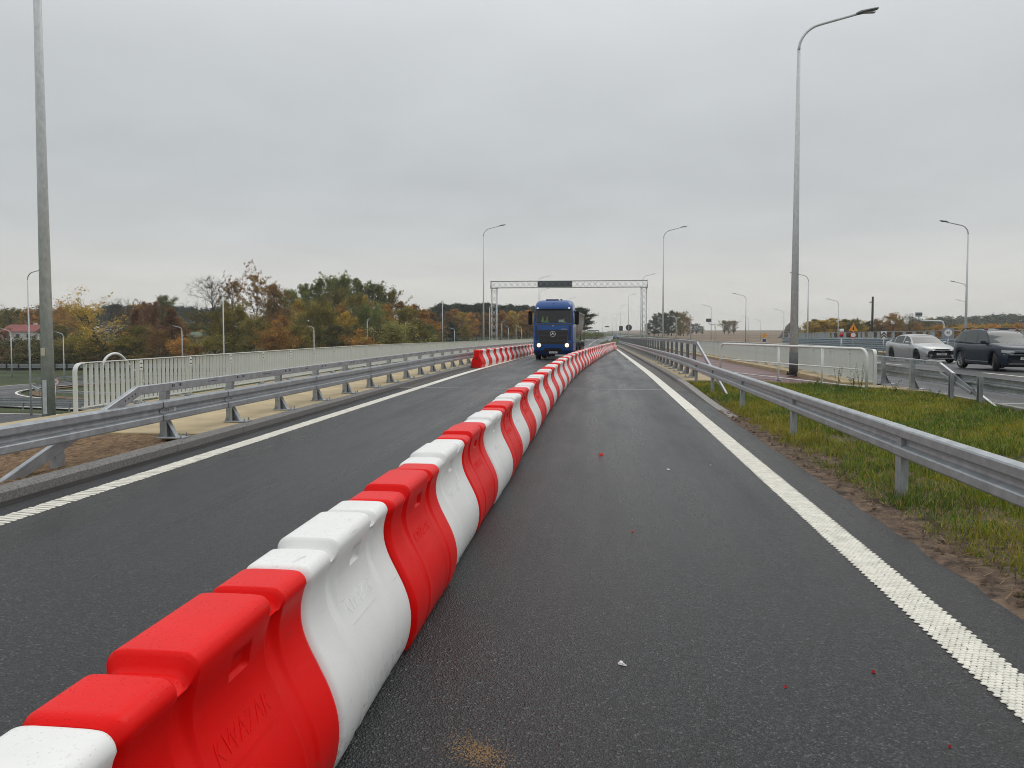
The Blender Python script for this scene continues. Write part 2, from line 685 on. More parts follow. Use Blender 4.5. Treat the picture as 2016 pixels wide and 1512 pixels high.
drops("edge_line", 1.845, 2.085, 1.6, 16.5, 1)
r_ = np.random.RandomState(2)
mb = MB()
y = 4.6
while y < 24:
    sk = 0.035 + r_.normal(0, .004)
    w_ = 0.050 + r_.normal(0, .003)
    a_, b_ = -5.405 + r_.normal(0, .004), -5.165 + r_.normal(0, .004)
    lo = [(a_, y), (b_, y - sk), (b_, y - sk + w_), (a_, y + w_)]
    e_ = .006
    hi = [(a_ + e_, y + e_), (b_ - e_, y - sk + e_), (b_ - e_, y - sk + w_ - e_), (a_ + e_, y + w_ - e_)]
    mb.add([(*p, .003) for p in lo] + [(*p, .0085) for p in hi], [(4, 5, 6, 7)] + [(i, (i + 1) % 4, 4 + (i + 1) % 4, 4 + i) for i in range(4)])
    y += 0.072
structure(mb.build("edge_line", paint))
strip("edge_line", 1.83, 2.095, 16.5, 122, 0.006, paint)
strip("edge_line", -5.41, -5.155, 24, 122, 0.006, paint)
mb = MB()
for (ya, yb) in ((21.92, 21.98),):
    mb.box(((ROAD_L + ROAD_R) / 2, (ya + yb) / 2, 0.004), (ROAD_R - ROAD_L - 0.03, yb - ya, 0.006))
structure(mb.build("expansion_joint", mat("pale_joint_seal", (0.46, 0.46, 0.44), 0.7)))
# dark damp gutter beside the kerb
wet_mat = mat("damp_gutter", (0.020, 0.019, 0.018), 0.35, vary=0.4, vscale=6, stretch=(1, 0.2, 1))
strip("gutter", -5.855, -5.70, 3, 21.8, 0.003, wet_mat, bent=False)
gut2 = mat("gutter_grey", (0.075, 0.066, 0.056), 0.6, vary=0.3, vscale=6, stretch=(1, 0.2, 1))
strip("gutter", -5.855, -5.50, 22.1, 118, 0.003, gut2, bent=False)
strip("gutter", 2.14, 2.495, 22.1, 118, 0.003, gut2, bent=False)

# ---- kerbs: one thing of the setting, each stone a part
def kerb(name, x, w, y0, y1, h, step, side):
    root = thing(name, None, None)
    del_keys = [k for k in ("label", "category") if k in root]
    for k in del_keys:
        del root[k]
    structure(root)
    L_ = step - 0.008
    b = 0.025
    prof = [(0, -0.1), (0, h - b), (b, h), (w, h), (w, -0.1)]
    n = 9
    m = MB()
    rows = []
    for i in range(n):
        y = -L_ / 2 + L_ * i / (n - 1)
        rows.append([(side * u, y, z + (0.003 * mnoise.noise((u * 9, y * 7, z * 9)) if z > 0 else 0)) for u, z in prof])
    m.grid(rows, smooth=False)
    o = len(m.v)
    m.add(rows[0], [tuple(range(len(prof)))])
    m.add(rows[-1], [tuple(range(len(prof) - 1, -1, -1))])
    me = m.mesh("kerb_stone", kerb_mat)
    cnt = int(round((y1 - y0) / step))
    for i in range(cnt):
        yc = y0 + step * (i + .5)
        link("kerb_stone", me, root, (x, yc, dz(yc) + rng.uniform(-.002, .002)), (tilt(yc), 0, rng.uniform(-.001, .001)))
    return root


kerb("kerb", -5.86, 0.21, -2, 118, 0.12, 2.0, -1)
kerb("kerb", 2.505, 0.18, 25.0, 119, 0.12, 2.0, 1)
# the end of the second kerb dips down flush with the road
mb = MB()
rows = []
for i in range(12):
    t = i / 11
    y = 15.2 + 9.78 * t
    h = 0.012 + 0.106 * smooth(0.15, 0.95, t)
    x0 = 2.505 + 0.02 * (1 - t)
    rows.append([(x0, y, -0.08), (x0, y, h - 0.008), (x0 + .02, y, h), (x0 + 0.18, y, h), (x0 + 0.18, y, -0.08)])
mb.grid(rows, smooth=False)
mb.add(rows[0], [(0, 1, 2, 3, 4)])
structure(mb.build("kerb_ramp", mat("pale_kerb", (0.30, 0.29, 0.27), 0.8, vary=0.2, vscale=30, bump=.4, bscale=120)))

# ---- pavement on the outer edge of the bridge, beige concrete, poured in bays
root = thing("pavement", None, None)
structure(root)
mb = MB()
mb.box((0, 0, -0.15), (4.05, 5.985, 0.53), bevel=0.012)
bay = mb.mesh("paving_bay", concrete)
for i in range(18):
    link("paving_bay", bay, root, (-8.10, 14.0 + 6 * i, dz(14.0 + 6 * i)), (tilt(14.0 + 6 * i), 0, 0))
mb = MB()
mb.box((0, 0, -0.14), (1.0, 5.985, 0.50), bevel=0.012)
bay2 = mb.mesh("paving_bay", concrete)
for i in range(16):
    link("paving_bay", bay2, root, (3.19, 27.6 + 6 * i, dz(27.6 + 6 * i)), (tilt(27.6 + 6 * i), 0, 0))

# ---- red brown deck between the two carriageways (walkway strips), with a beige coping
root = thing("bridge_deck", None, None)
structure(root)
y = 25.4
k = 0
xa = 3.70
while y < 78:
    w_ = 0.62 if y < 48 else 1.9
    m = MB()
    m.box((0, 0, -0.06), (3.40, w_ - 0.014, 0.16), bevel=0.012)
    link("deck_strip", m.mesh("deck_strip", red_deck_mat), root, (5.41, y + w_ / 2, dz(y + w_ / 2) + rng.uniform(0, 0.010)), (tilt(y + w_ / 2) + rng.uniform(-.004, .004), 0, 0))
    y += w_
    k += 1
m = MB()
m.box((0, 0, 0), (0.9, 5.985, 0.30), bevel=0.015)
cop = m.mesh("deck_coping", concrete)
for i in range(16):
    yc = 26.4 + 6 * i
    link("deck_coping", cop, root, (7.57, yc, 0.02 + dz(yc)), (tilt(yc), 0, 0))
# skewed end of the deck
m = MB()
poly = [(3.72, 25.38), (7.11, 25.38), (7.11, 23.2), (5.6, 24.4)]
m.prism(poly, lambda u, v: (u, v, -0.2), lambda u, v: (u, v, 0.03))
link("deck_end", m.mesh("deck_end", red_deck_mat), root)
m = MB()
poly = [(7.12, 23.4), (7.12, 23.0), (8.60, 20.9), (8.60, 22.4), (8.02, 23.4)]
m.prism(poly, lambda u, v: (u, v, -0.25), lambda u, v: (u, v, 0.10))
link("deck_end_coping", m.mesh("deck_end_coping", concrete), root)
red_edge = mat("red_edge_coat", (0.22, 0.03, 0.025), 0.5, vary=0.2)
m = MB()
m.prism([(5.60, 24.39), (7.10, 23.19), (7.10, 23.08), (5.55, 24.30)], lambda u, v: (u, v, -0.22), lambda u, v: (u, v, 0.045))
link("deck_edge_band", m.mesh("deck_edge_band", red_edge), root)

# ================================================================== second carriageway
def flat_poly(name, P, z, m):
    return structure(link(name, quick_mesh(name, [(x, y, z) for x, y in P], [list(range(len(P)))], m)))


Z2 = 0.03
strip("second_road", 8.62, 22.3, -4, 330, Z2, asphalt_old, bent=False)
strip("second_road_line", 20.15, 20.38, 24, 320, Z2 + .006, paint, bent=False)
strip("second_road_line", 8.95, 9.15, 30, 320, Z2 + .006, paint, bent=False)
y = 28.0
while y < 260:
    strip("lane_dash", 15.0, 15.16, y, y + 4, Z2 + .006, paint, bent=False)
    y += 12
mb = MB()
mb.box((14.4, 18.4, Z2 + .004), (11, 0.10, 0.006))
structure(mb.build("expansion_joint", MATS["pale_joint_seal"]))
mb = MB()
mb.box((8.72, 9, Z2), (0.13, 24, 0.12), bevel=.01)
structure(mb.build("edging_kerb", MATS["pale_kerb"]))
root = thing("far_pavement", None, None)
structure(root)
mb = MB()
mb.box((0, 0, 0), (2.0, 9.98, 0.40), bevel=.015)
bay3 = mb.mesh("paving_bay", concrete)
for i in range(10):
    link("paving_bay", bay3, root, (23.35, 12 + 10 * i, dz(12 + 10 * i)), (tilt(12 + 10 * i), 0, 0))

# ================================================================== soft verge: soil, mulch, grass
def rough_sheet(name, x0, x1, y0, y1, nx_, ny_, z, amp, m, seed, edge=0.0, fine=9.0):
    X = np.linspace(x0, x1, nx_)
    Y = np.linspace(y0, y1, ny_)
    V = np.zeros((ny_, nx_, 3), dtype=np.float32)
    for j in range(ny_):
        for i in range(nx_):
            x, yy = X[i], Y[j]
            xx = x
            if i == 0 and edge:
                xx += edge * mnoise.noise((seed, yy * 2.1, 0)) + edge * .6 * mnoise.noise((seed, yy * 9, 3))
            h = amp * (mnoise.noise((x * 2.2, yy * 2.2, seed)) * .9 + mnoise.noise((x * fine, yy * fine, seed)) * .6 + abs(mnoise.noise((x * 23, yy * 23, seed))) * .45)
            fall = min(1, i / 3.0) if edge else 1
            V[j, i] = (xx, yy, (z + max(-0.012, h)) * fall - (0.006 if (i == 0 and edge) else 0))
    idx = np.arange(nx_ * ny_).reshape(ny_, nx_)
    F = np.stack([idx[:-1, :-1], idx[:-1, 1:], idx[1:, 1:], idx[1:, :-1]], -1).reshape(-1, 4)
    return structure(link(name, quick_mesh(name, V.reshape(-1, 3), F, m, smooth=True)))


rough_sheet("soil_verge", 2.46, 3.75, 1.5, 16.5, 44, 420, 0.006, 0.019, soil_mat, 3.0, edge=0.05)
turf_soil = mat("turf_soil", (0.045, 0.05, 0.016), 0.95, vary=0.5, vscale=3, vdetail=8, color2=(0.10, 0.085, 0.04), bump=1.0, bscale=40, bdist=0.03)
rough_sheet("verge_soil", 3.6, 8.65, 0.5, 25.2, 110, 420, -0.02, 0.045, turf_soil, 5.0)
rough_sheet("verge_soil", 2.72, 3.7, 16.4, 24.3, 30, 170, -0.005, 0.04, soil_mat, 6.0)
rough_sheet("mulch_bed", -10.4, -6.06, 4.5, 11.0, 120, 150, 0.075, 0.035, mulch_mat, 9.0, fine=14)

g_mats = [mat("grass_green", (0.135, 0.205, 0.016), 0.55, vary=0.3, vscale=3), mat("grass_yellow", (0.30, 0.275, 0.026), 0.55, vary=0.3, vscale=3),
          mat("grass_dry", (0.40, 0.30, 0.11), 0.7, vary=0.3, vscale=3), mat("grass_deep", (0.070, 0.140, 0.015), 0.55, vary=0.3, vscale=3)]
for gm in g_mats:
    nt = gm.node_tree
    b = nt.nodes["Principled BSDF"]
    b.inputs["Specular IOR Level"].default_value = 0.3
    tr = nt.nodes.new("ShaderNodeBsdfTranslucent")
    mx = nt.nodes.new("ShaderNodeMixShader")
    mx.inputs[0].default_value = 0.25
    src = b.inputs["Base Color"].links[0].from_socket
    nt.links.new(src, tr.inputs[0])
    nt.links.new(b.outputs[0], mx.inputs[1])
    nt.links.new(tr.outputs[0], mx.inputs[2])
    nt.links.new(mx.outputs[0], nt.nodes["Material Output"].inputs[0])


def blades(name, P, H, W, mi, mats, seed, lean=0.5):
    """P: N x 3 roots; three-step blades bent over sideways."""
    r = np.random.RandomState(seed)
    n = len(P)
    a = r.uniform(0, 2 * PI, n)
    side = np.stack([np.cos(a), np.sin(a), np.zeros(n)], 1)
    b_ = a + PI / 2 + r.normal(0, .5, n)
    fwd = np.stack([np.cos(b_), np.sin(b_), np.zeros(n)], 1)
    ln = r.uniform(0.1, 1.0, n) * lean
    up = np.array([0, 0, 1.0])
    rows = []
    for t, w in ((0, 1.0), (0.45, 0.85), (0.8, 0.5), (1.0, 0.08)):
        c = P + up * (H * t * (1 - 0.25 * ln * t))[:, None] + fwd * (H * ln * t * t)[:, None]
        rows += [c - side * (W * w / 2)[:, None], c + side * (W * w / 2)[:, None]]
    V = np.stack(rows, 1).reshape(-1, 3)
    F0 = np.array([[0, 1, 3, 2], [2, 3, 5, 4], [4, 5, 7, 6]])
    F = (F0[None] + (np.arange(n) * 8)[:, None, None]).reshape(-1, 4)
    o = link(name, quick_mesh(name, V, F, mats, mi=np.repeat(mi, 3)))
    return o


def grass_field():
    r = np.random.RandomState(11)
    P, H, W, M = [], [], [], []
    bare = [(3.95, 12.2, 0.40, 0.45), (5.6, 10.6, 0.7, 0.35), (2.95, 10.3, .15, .5)]
    N_ = 230000
    X = r.uniform(2.62, 8.6, N_)
    Yv = 1.6 + 23.2 * r.uniform(0, 1, N_) ** 1.15
    keep = r.uniform(0, 1, N_)
    for x, y, q in zip(X, Yv, keep):
        c = mnoise.noise((x * 1.3, y * 1.3, 2)) * .5 + mnoise.noise((x * 4.1, y * 4.1, 7)) * .5
        lim = 2.74 + 0.11 * mnoise.noise((1, y * 1.6, 5)) + 0.10 * mnoise.noise((4, y * 5.2, 1))
        if y > 16.4:
            lim = 2.75
        d = min(1, max(0, (x - lim) / 0.28))
        p = (0.55 + 0.45 * d) * (1.0 + 0.5 * c) if x > lim else (0.05 if x > lim - .3 else 0)
        for bx, by, rx, ry in bare:
            s = ((x - bx) / rx) ** 2 + ((y - by) / ry) ** 2
            if s < 1.6:
                p *= max(0.04, (s - .6))
        if y > 24.6 - max(0, (x - 5.5)) * .85 - max(0, x - 7.1) * .6 and x > 5.4:
            p = 0
        if q > p:
            continue
        tall = 0.85 + 0.5 * c
        for bx, by in ((3.02, 7.55), (3.02, 11.9), (3.02, 16.2), (4.6, 13.4), (8.3, 18), (7.0, 22.3), (6.2, 23.3), (7.6, 21.6)):
            dd = math.hypot(x - bx, y - by)
            if dd < .45:
                tall += 0.55 * (1 - dd / .45)
        P.append((x, y, -0.02 + .012 * c))
        H.append(tall * r.uniform(0.07, 0.19) * (0.6 + .4 * d))
        W.append(r.uniform(0.005, 0.0095) * (1 + max(0, y - 7) * .07))
        e = mnoise.noise((x * .55, y * .55, 20)) + r.normal(0, .35)
        M.append(2 if r.uniform() < 0.10 else (1 if e > 0.12 else (3 if e < -.42 else 0)))
    o = blades("grass", np.array(P), np.array(H), np.array(W), np.array(M), g_mats, 5, lean=0.85)
    tag(o, None, None, None, "stuff")
    o["label"] = "yellow green autumn grass growing on the verge behind the steel barrier"


grass_field()
# loose straw on the mulch and on the bare soil
r_ = np.random.RandomState(4)
P = np.stack([r_.uniform(-10.2, -6.1, 5200), r_.uniform(5.0, 11.0, 5200), np.full(5200, 0.10)], 1)
P2 = np.stack([r_.uniform(2.55, 3.2, 1500), r_.uniform(2, 16, 1500), np.full(1500, 0.035)], 1)
P3 = np.stack([4.0 + r_.normal(0, .25, 260), 12.1 + r_.normal(0, .3, 260), np.full(260, 0.03)], 1)
PP = np.concatenate([P, P2, P3])
ang = r_.uniform(0, PI, len(PP))
ln = r_.uniform(0.02, 0.09, len(PP))
d = np.stack([np.cos(ang) * ln, np.sin(ang) * ln, r_.normal(0, .006, len(PP))], 1)
q = np.stack([-np.sin(ang) * .0022, np.cos(ang) * .0022, np.zeros(len(PP))], 1)
V = np.stack([PP - d - q, PP - d + q, PP + d + q, PP + d - q], 1).reshape(-1, 3)
F = np.arange(len(V)).reshape(-1, 4)
dark_fibre = mat("dark_fibre", (0.10, 0.055, 0.03), 0.9)
o = link("loose_straw", quick_mesh("loose_straw", V, F, [straw_mat, dark_fibre], mi=r_.randint(0, 2, len(F))))
tag(o, None, None, None, "stuff")
o["label"] = "dry straw and bark fibres lying on bare soil"
# clods along the asphalt edge
cl = MB()
for i in range(300):
    x, y = 2.50 + abs(r_.normal(0, .22)), r_.uniform(2.2, 16)
    s = abs(r_.normal(0, .011)) + .006
    vs_ = [Vector((math.cos(a) * s * r_.uniform(.7, 1.2), math.sin(a) * s * r_.uniform(.7, 1.2), 0)) for a in np.arange(5) * 2 * PI / 5]
    o_ = Vector((x, y, .02))
    cl.add([o_ + v for v in vs_] + [o_ + v * .6 + Vector((0, 0, s * .9)) for v in vs_],
           [(i2, (i2 + 1) % 5, 5 + (i2 + 1) % 5, 5 + i2) for i2 in range(5)] + [(5, 6, 7, 8, 9)], 0, True)
o = cl.build("soil_clods", soil_mat)
o["kind"] = "stuff"
o["label"] = "crumbled brown soil clods along the asphalt edge"

# ================================================================== low ground beside the embankment: slip roads
def path_strip(name, pts, w, z, m, closed=False):
    pts = [Vector((p[0], p[1])) for p in pts]
    # Catmull-Rom smoothing
    out = []
    for i in range(len(pts) - 1):
        p0, p1, p2, p3 = pts[max(0, i - 1)], pts[i], pts[i + 1], pts[min(len(pts) - 1, i + 2)]
        for t in np.linspace(0, 1, 7)[:-1]:
            out.append(0.5 * ((2 * p1) + (p2 - p0) * t + (2 * p0 - 5 * p1 + 4 * p2 - p3) * t * t + (3 * p1 - p0 - 3 * p2 + p3) * t ** 3))
    out.append(pts[-1])
    V, F = [], []
    for i, p in enumerate(out):
        t = (out[min(i + 1, len(out) - 1)] - out[max(i - 1, 0)]).normalized()
        n = Vector((-t.y, t.x))
        a, b_ = p + n * w[0], p + n * w[1]
        V += [(a.x, a.y, z), (b_.x, b_.y, z)]
        if i:
            k = 2 * i - 2
            F.append((k, k + 1, k + 3, k + 2))
    structure(link(name, quick_mesh(name, V, F, m)))
    return out


LOOP = [(-17, 106), (-35, 106.5), (-52, 105), (-65, 100), (-71, 91), (-70, 80), (-62, 71.5), (-49, 67), (-33, 65.5), (-19, 65.3)]
ZL = -5.36
path_strip("slip_road", LOOP, (-3.8, 3.8), ZL, asphalt_old)
path_strip("slip_road_line", LOOP, (-3.45, -3.2), ZL + .01, paint)
path_strip("slip_road_line", LOOP, (3.2, 3.45), ZL + .01, paint)
LOW = [(-17, 55), (-45, 55.3), (-80, 56.5), (-140, 60), (-260, 66), (-420, 72)]
path_strip("lower_road", LOW, (-4, 4), ZL, asphalt_old)
path_strip("lower_road_line", LOW, (-3.6, -3.35), ZL + .01, paint)
path_strip("lower_road_line", LOW, (3.35, 3.6), ZL + .01, paint)
path_strip("soil_strip", [(a * .99, b * .998) for a, b in LOOP], (4.1, 5.4), ZL - .02, mulch_mat)
# green island beyond the bridge, on the road axis
m = MB()
rows = []
for i in range(9):
    t = i / 8
    w_ = 1.7 * math.sin(PI * min(1, .08 + t)) + .1
    rows.append([(1.7 + bend(130 + 70 * t) + w_ * s, 130 + 70 * t, dz(130 + 70 * t) + 0.02 + 0.42 * math.cos(s * PI / 2) * (0.6 + .4 * math.sin(t * 9))) for s in (-1, -.6, -.2, .2, .6, 1)])
m.grid(rows)
structure(m.build("traffic_island", meadow_mat))
# ================================================================== water-filled road barriers
def drops_bump(m, strength=0.35):
    nt = m.node_tree
    N, L = nt.nodes, nt.links
    b = N["Principled BSDF"]
    t = N.new("ShaderNodeTexCoord")
    ge = N.new("ShaderNodeNewGeometry")
    vo = N.new("ShaderNodeTexVoronoi")
    vo.inputs["Scale"].default_value = 95
    vo.inputs["Randomness"].default_value = 1.0
    L.new(t.outputs["Object"], vo.inputs["Vector"])
    mr = N.new("ShaderNodeMapRange")                    # only the core of each cell is a water drop
    mr.inputs[1].default_value, mr.inputs[2].default_value = 0.12, 0.36
    mr.inputs[3].default_value, mr.inputs[4].default_value = 1.0, 0.0
    L.new(vo.outputs["Distance"], mr.inputs[0])
    sc = N.new("ShaderNodeSeparateColor")
    L.new(vo.outputs["Color"], sc.inputs[0])
    gt = N.new("ShaderNodeMath")
    gt.operation = 'GREATER_THAN'
    gt.inputs[1].default_value = 0.55
    L.new(sc.outputs[0], gt.inputs[0])
    sn = N.new("ShaderNodeSeparateXYZ")
    L.new(ge.outputs["Normal"], sn.inputs[0])
    up = N.new("ShaderNodeMapRange")
    up.inputs[1].default_value, up.inputs[2].default_value = 0.25, 0.7
    L.new(sn.outputs[2], up.inputs[0])
    m1 = N.new("ShaderNodeMath")
    m1.operation = 'MULTIPLY'
    L.new(mr.outputs[0], m1.inputs[0])
    L.new(gt.outputs[0], m1.inputs[1])
    m2 = N.new("ShaderNodeMath")
    m2.operation = 'MULTIPLY'
    L.new(m1.outputs[0], m2.inputs[0])
    L.new(up.outputs[0], m2.inputs[1])
    bp = N.new("ShaderNodeBump")
    bp.inputs["Strength"].default_value = strength
    bp.inputs["Distance"].default_value = 0.004
    L.new(m2.outputs[0], bp.inputs["Height"])
    n2_ = N.new("ShaderNodeTexNoise")
    n2_.inputs["Scale"].default_value = 140
    L.new(t.outputs["Object"], n2_.inputs["Vector"])
    bp2 = N.new("ShaderNodeBump")
    bp2.inputs["Strength"].default_value = 0.10
    bp2.inputs["Distance"].default_value = 0.003
    L.new(n2_.outputs["Fac"], bp2.inputs["Height"])
    L.new(bp2.outputs[0], bp.inputs["Normal"])
    L.new(bp.outputs[0], b.inputs["Normal"])
    rg = N.new("ShaderNodeMapRange")
    rg.inputs[3].default_value, rg.inputs[4].default_value = b.inputs["Roughness"].default_value, 0.08
    L.new(m2.outputs[0], rg.inputs[0])
    for l in list(b.inputs["Roughness"].links):
        L.remove(l)
    L.new(rg.outputs[0], b.inputs["Roughness"])


def grime(m):
    """Road splash along the foot and thin scuffs, different on every block."""
    nt = m.node_tree
    N, L = nt.nodes, nt.links
    b = N["Principled BSDF"]
    t = N.new("ShaderNodeTexCoord")
    oi = N.new("ShaderNodeObjectInfo")
    cmb = N.new("ShaderNodeVectorMath")
    cmb.operation = 'ADD'
    sc = N.new("ShaderNodeVectorMath")
    sc.operation = 'SCALE'
    sc.inputs[0].default_value = (17, 31, 5)
    L.new(oi.outputs["Random"], sc.inputs["Scale"])
    L.new(t.outputs["Object"], cmb.inputs[0])
    L.new(sc.outputs[0], cmb.inputs[1])
    n = N.new("ShaderNodeTexNoise")
    n.inputs["Scale"].default_value = 26
    n.inputs["Detail"].default_value = 8
    n.inputs["Roughness"].default_value = 0.7
    L.new(cmb.outputs[0], n.inputs["Vector"])
    s = N.new("ShaderNodeSeparateXYZ")
    L.new(t.outputs["Object"], s.inputs[0])
    low = N.new("ShaderNodeMapRange")
    low.inputs[1].default_value, low.inputs[2].default_value = 0.02, 0.30
    low.inputs[3].default_value, low.inputs[4].default_value = 0.16, -0.06
    L.new(s.outputs[2], low.inputs[0])
    ad = N.new("ShaderNodeMath")
    ad.operation = 'ADD'
    L.new(n.outputs["Fac"], ad.inputs[0])
    L.new(low.outputs[0], ad.inputs[1])
    th = N.new("ShaderNodeMapRange")
    th.inputs[1].default_value, th.inputs[2].default_value = 0.60, 0.80
    th.inputs[4].default_value = 0.55
    L.new(ad.outputs[0], th.inputs[0])
    mp = N.new("ShaderNodeMapping")                       # long thin scuffs
    mp.inputs["Scale"].default_value = (9, 2.2, 30)
    mp.inputs["Rotation"].default_value = (0.25, 0, 0.1)
    L.new(cmb.outputs[0], mp.inputs[0])
    n2 = N.new("ShaderNodeTexNoise")
    n2.inputs["Scale"].default_value = 1.6
    n2.inputs["Detail"].default_value = 6
    L.new(mp.outputs[0], n2.inputs["Vector"])
    th2 = N.new("ShaderNodeMapRange")
    th2.inputs[1].default_value, th2.inputs[2].default_value = 0.68, 0.74
    th2.inputs[4].default_value = 0.35
    L.new(n2.outputs["Fac"], th2.inputs[0])
    mxm = N.new("ShaderNodeMath")
    mxm.operation = 'MAXIMUM'
    L.new(th.outputs[0], mxm.inputs[0])
    L.new(th2.outputs[0], mxm.inputs[1])
    mix = N.new("ShaderNodeMix")
    mix.data_type = 'RGBA'
    L.new(mxm.outputs[0], mix.inputs[0])
    src = b.inputs["Base Color"].links[0].from_socket
    L.new(src, mix.inputs[6])
    mix.inputs[7].default_value = (0.13, 0.105, 0.08, 1)
    L.new(mix.outputs[2], b.inputs["Base Color"])


red_pl = mat("red_plastic", (0.78, 0.005, 0.004), 0.38, vary=0.06, vscale=3, spec=0.16)
white_pl = mat("white_plastic", (0.82, 0.82, 0.80), 0.40, vary=0.035, vscale=5, vdetail=9, spec=0.35)
for m_ in (red_pl, white_pl):
    drops_bump(m_)
    b_ = m_.node_tree.nodes["Principled BSDF"]
    grime(m_)

UL, PITCHB = 1.132, 1.14
HWZ = [0.0, 0.03, 0.10, 0.18, 0.26, 0.34, 0.42, 0.50, 0.57, 0.64, 0.69, 0.73]
HWX = [0.200, 0.222, 0.246, 0.256, 0.248, 0.221, 0.180, 0.139, 0.116, 0.113, 0.124, 0.136]


def hw(z):
    """Half width of the barrier against height, smooth."""
    if z <= HWZ[0]:
        return HWX[0]
    for i in range(len(HWZ) - 1):
        if z <= HWZ[i + 1]:
            a, b = HWZ[i], HWZ[i + 1]
            t = (z - a) / (b - a)
            p0, p1, p2, p3 = HWX[max(0, i - 1)], HWX[i], HWX[i + 1], HWX[min(len(HWX) - 1, i + 2)]
            return 0.5 * (2 * p1 + (p2 - p0) * t + (2 * p0 - 5 * p1 + 4 * p2 - p3) * t * t + (3 * p1 - p0 - 3 * p2 + p3) * t ** 3)
    return HWX[-1]


def groove(s):
    g = 0
    for c in (-0.285, 0.285):
        d = abs(s - c)
        g = max(g, 1 - smooth(0.030, 0.058, d))
    return g


def barrier_mesh(name, m):
    S = set(np.linspace(-UL / 2, UL / 2, 27).tolist())
    for c in (-0.285, 0.285):
        for d in (-.062, -.055, -.048, -.040, -.032, -.02, 0, .02, .032, .040, .048, .055, .062):
            S.add(c + d)
    for c in (-UL / 2, UL / 2):
        for d in (.004, .010, .018, .030):
            S.add(c - math.copysign(d, c))
    S0 = 0.05
    for d in (-.074, -.066, -.060, .060, .066, .074):
        S.add(S0 + d)
    S = sorted(S)
    zz = sorted(set(np.linspace(0, 0.70, 24).tolist() + [0.607, 0.614, 0.620, 0.664, 0.670, 0.677]))
    rows = []
    for s in S:
        e = UL / 2 - abs(s)
        ins = 0.020 * (1 - min(1, e / 0.030)) ** 2
        g = groove(s)
        mid = 1 if abs(s) < 0.285 else 0
        top = 0.768 + (0.016 if mid else 0) - 0.050 * g - ins * .9
        side = []
        for z in zz:
            w = hw(z) - ins - g * (0.007 + 0.016 * smooth(0.40, 0.66, z))
            if abs(s) < 0.235:                              # the middle panel lies a little back
                w -= 0.004 * smooth(0.235, 0.20, abs(s)) * smooth(.66, .60, z)
            if abs(s - S0) < 0.063 and 0.612 < z < 0.672:
                w -= 0.016
            side.append((w, z))
        rc = 0.045
        wt = hw(0.73) - ins - g * 0.022
        for a in np.linspace(0, PI / 2, 7)[0:]:
            zc_ = top - rc
            if zc_ + rc * math.sin(a) > 0.701 or True:
                side.append((wt - rc + rc * math.cos(a), max(0.7005, zc_ + rc * math.sin(a))))
        side += [(wt * .5, top + .0015), (0, top + .002)]
        full = [(x, s, z) for x, z in side] + [(-x, s, z) for x, z in side[-2::-1]]
        rows.append(full)
    mb = MB()
    mb.grid(rows, smooth=True)
    n = len(rows[0])
    for row, flip in ((rows[0], False), (rows[-1], True)):
        c = [(0, row[0][1], p[2]) for p in row[:n // 2 + 1]]
        f = []
        half = n // 2
        for i in range(half):
            q = (i, n - 1 - i, n - 2 - i, i + 1)
            if len(set(q)) < 4:
                q = (i, n - 1 - i, i + 1)
            f.append(q if flip else q[::-1])
        mb.add(row, f)
    mb.add([rows[0][0], rows[0][-1], rows[-1][-1], rows[-1][0]], [(0, 1, 2, 3)])
    return mb.mesh(name, m)


me_r, me_w = barrier_mesh("barrier_red", red_pl), barrier_mesh("barrier_white", white_pl)
cu = bpy.data.curves.new("t", 'FONT')


def lettering_mesh(m):
    V, F = text_mesh("KWAZAR", 0.080, 0.25, 1.04, 4)
    Vk = [(v.x - 0.005, v.y) for v in V]
    k_ = [i for i, v in enumerate(Vk) if v[0] < -0.10]
    mb = MB()
    out, off = [], 0.0015
    for x, y in Vk:
        z = 0.475 + y * (1.05)
        out.append((hw(z) - 0.004 + off, x, z))
    # raised front and short walls along the outline
    mb.add(out, F)
    from collections import Counter
    ec = Counter()
    for f in F:
        for i in range(len(f)):
            ec[tuple(sorted((f[i], f[(i + 1) % len(f)])))] += 1
    for (a, b), c in ec.items():
        if c == 1:
            pa, pb = out[a], out[b]
            mb.add([pa, pb, (pb[0] - .008, pb[1], pb[2]), (pa[0] - .008, pa[1], pa[2])], [(0, 1, 2, 3)])
    y0, y1 = min(v[0] for v in Vk), max(v[0] for v in Vk)
    z0 = 0.475 - 0.055
    rows = [[(hw(z) - .001, y0 + (y1 - y0) * i / 8, z) for i in range(9)] for z in (z0 - .003, z0 + .003)]
    mb.grid(rows, smooth=False)
    return mb.mesh("lettering", m)


let_r, let_w = lettering_mesh(red_pl), lettering_mesh(white_pl)
bpy.data.curves.remove(cu)


def spline_x(pts, y):
    for i in range(len(pts) - 1):
        if y <= pts[i + 1][0] or i == len(pts) - 2:
            p0, p1, p2, p3 = pts[max(0, i - 1)], pts[i], pts[i + 1], pts[min(len(pts) - 1, i + 2)]
            t = (y - p1[0]) / (p2[0] - p1[0])
            m1 = (p2[1] - p0[1]) / (p2[0] - p0[0]) * (p2[0] - p1[0])
            m2 = (p3[1] - p1[1]) / (p3[0] - p1[0]) * (p2[0] - p1[0])
            h = (2 * t ** 3 - 3 * t ** 2 + 1, t ** 3 - 2 * t ** 2 + t, -2 * t ** 3 + 3 * t ** 2, t ** 3 - t ** 2)
            return h[0] * p1[1] + h[1] * m1 + h[2] * p2[1] + h[3] * m2


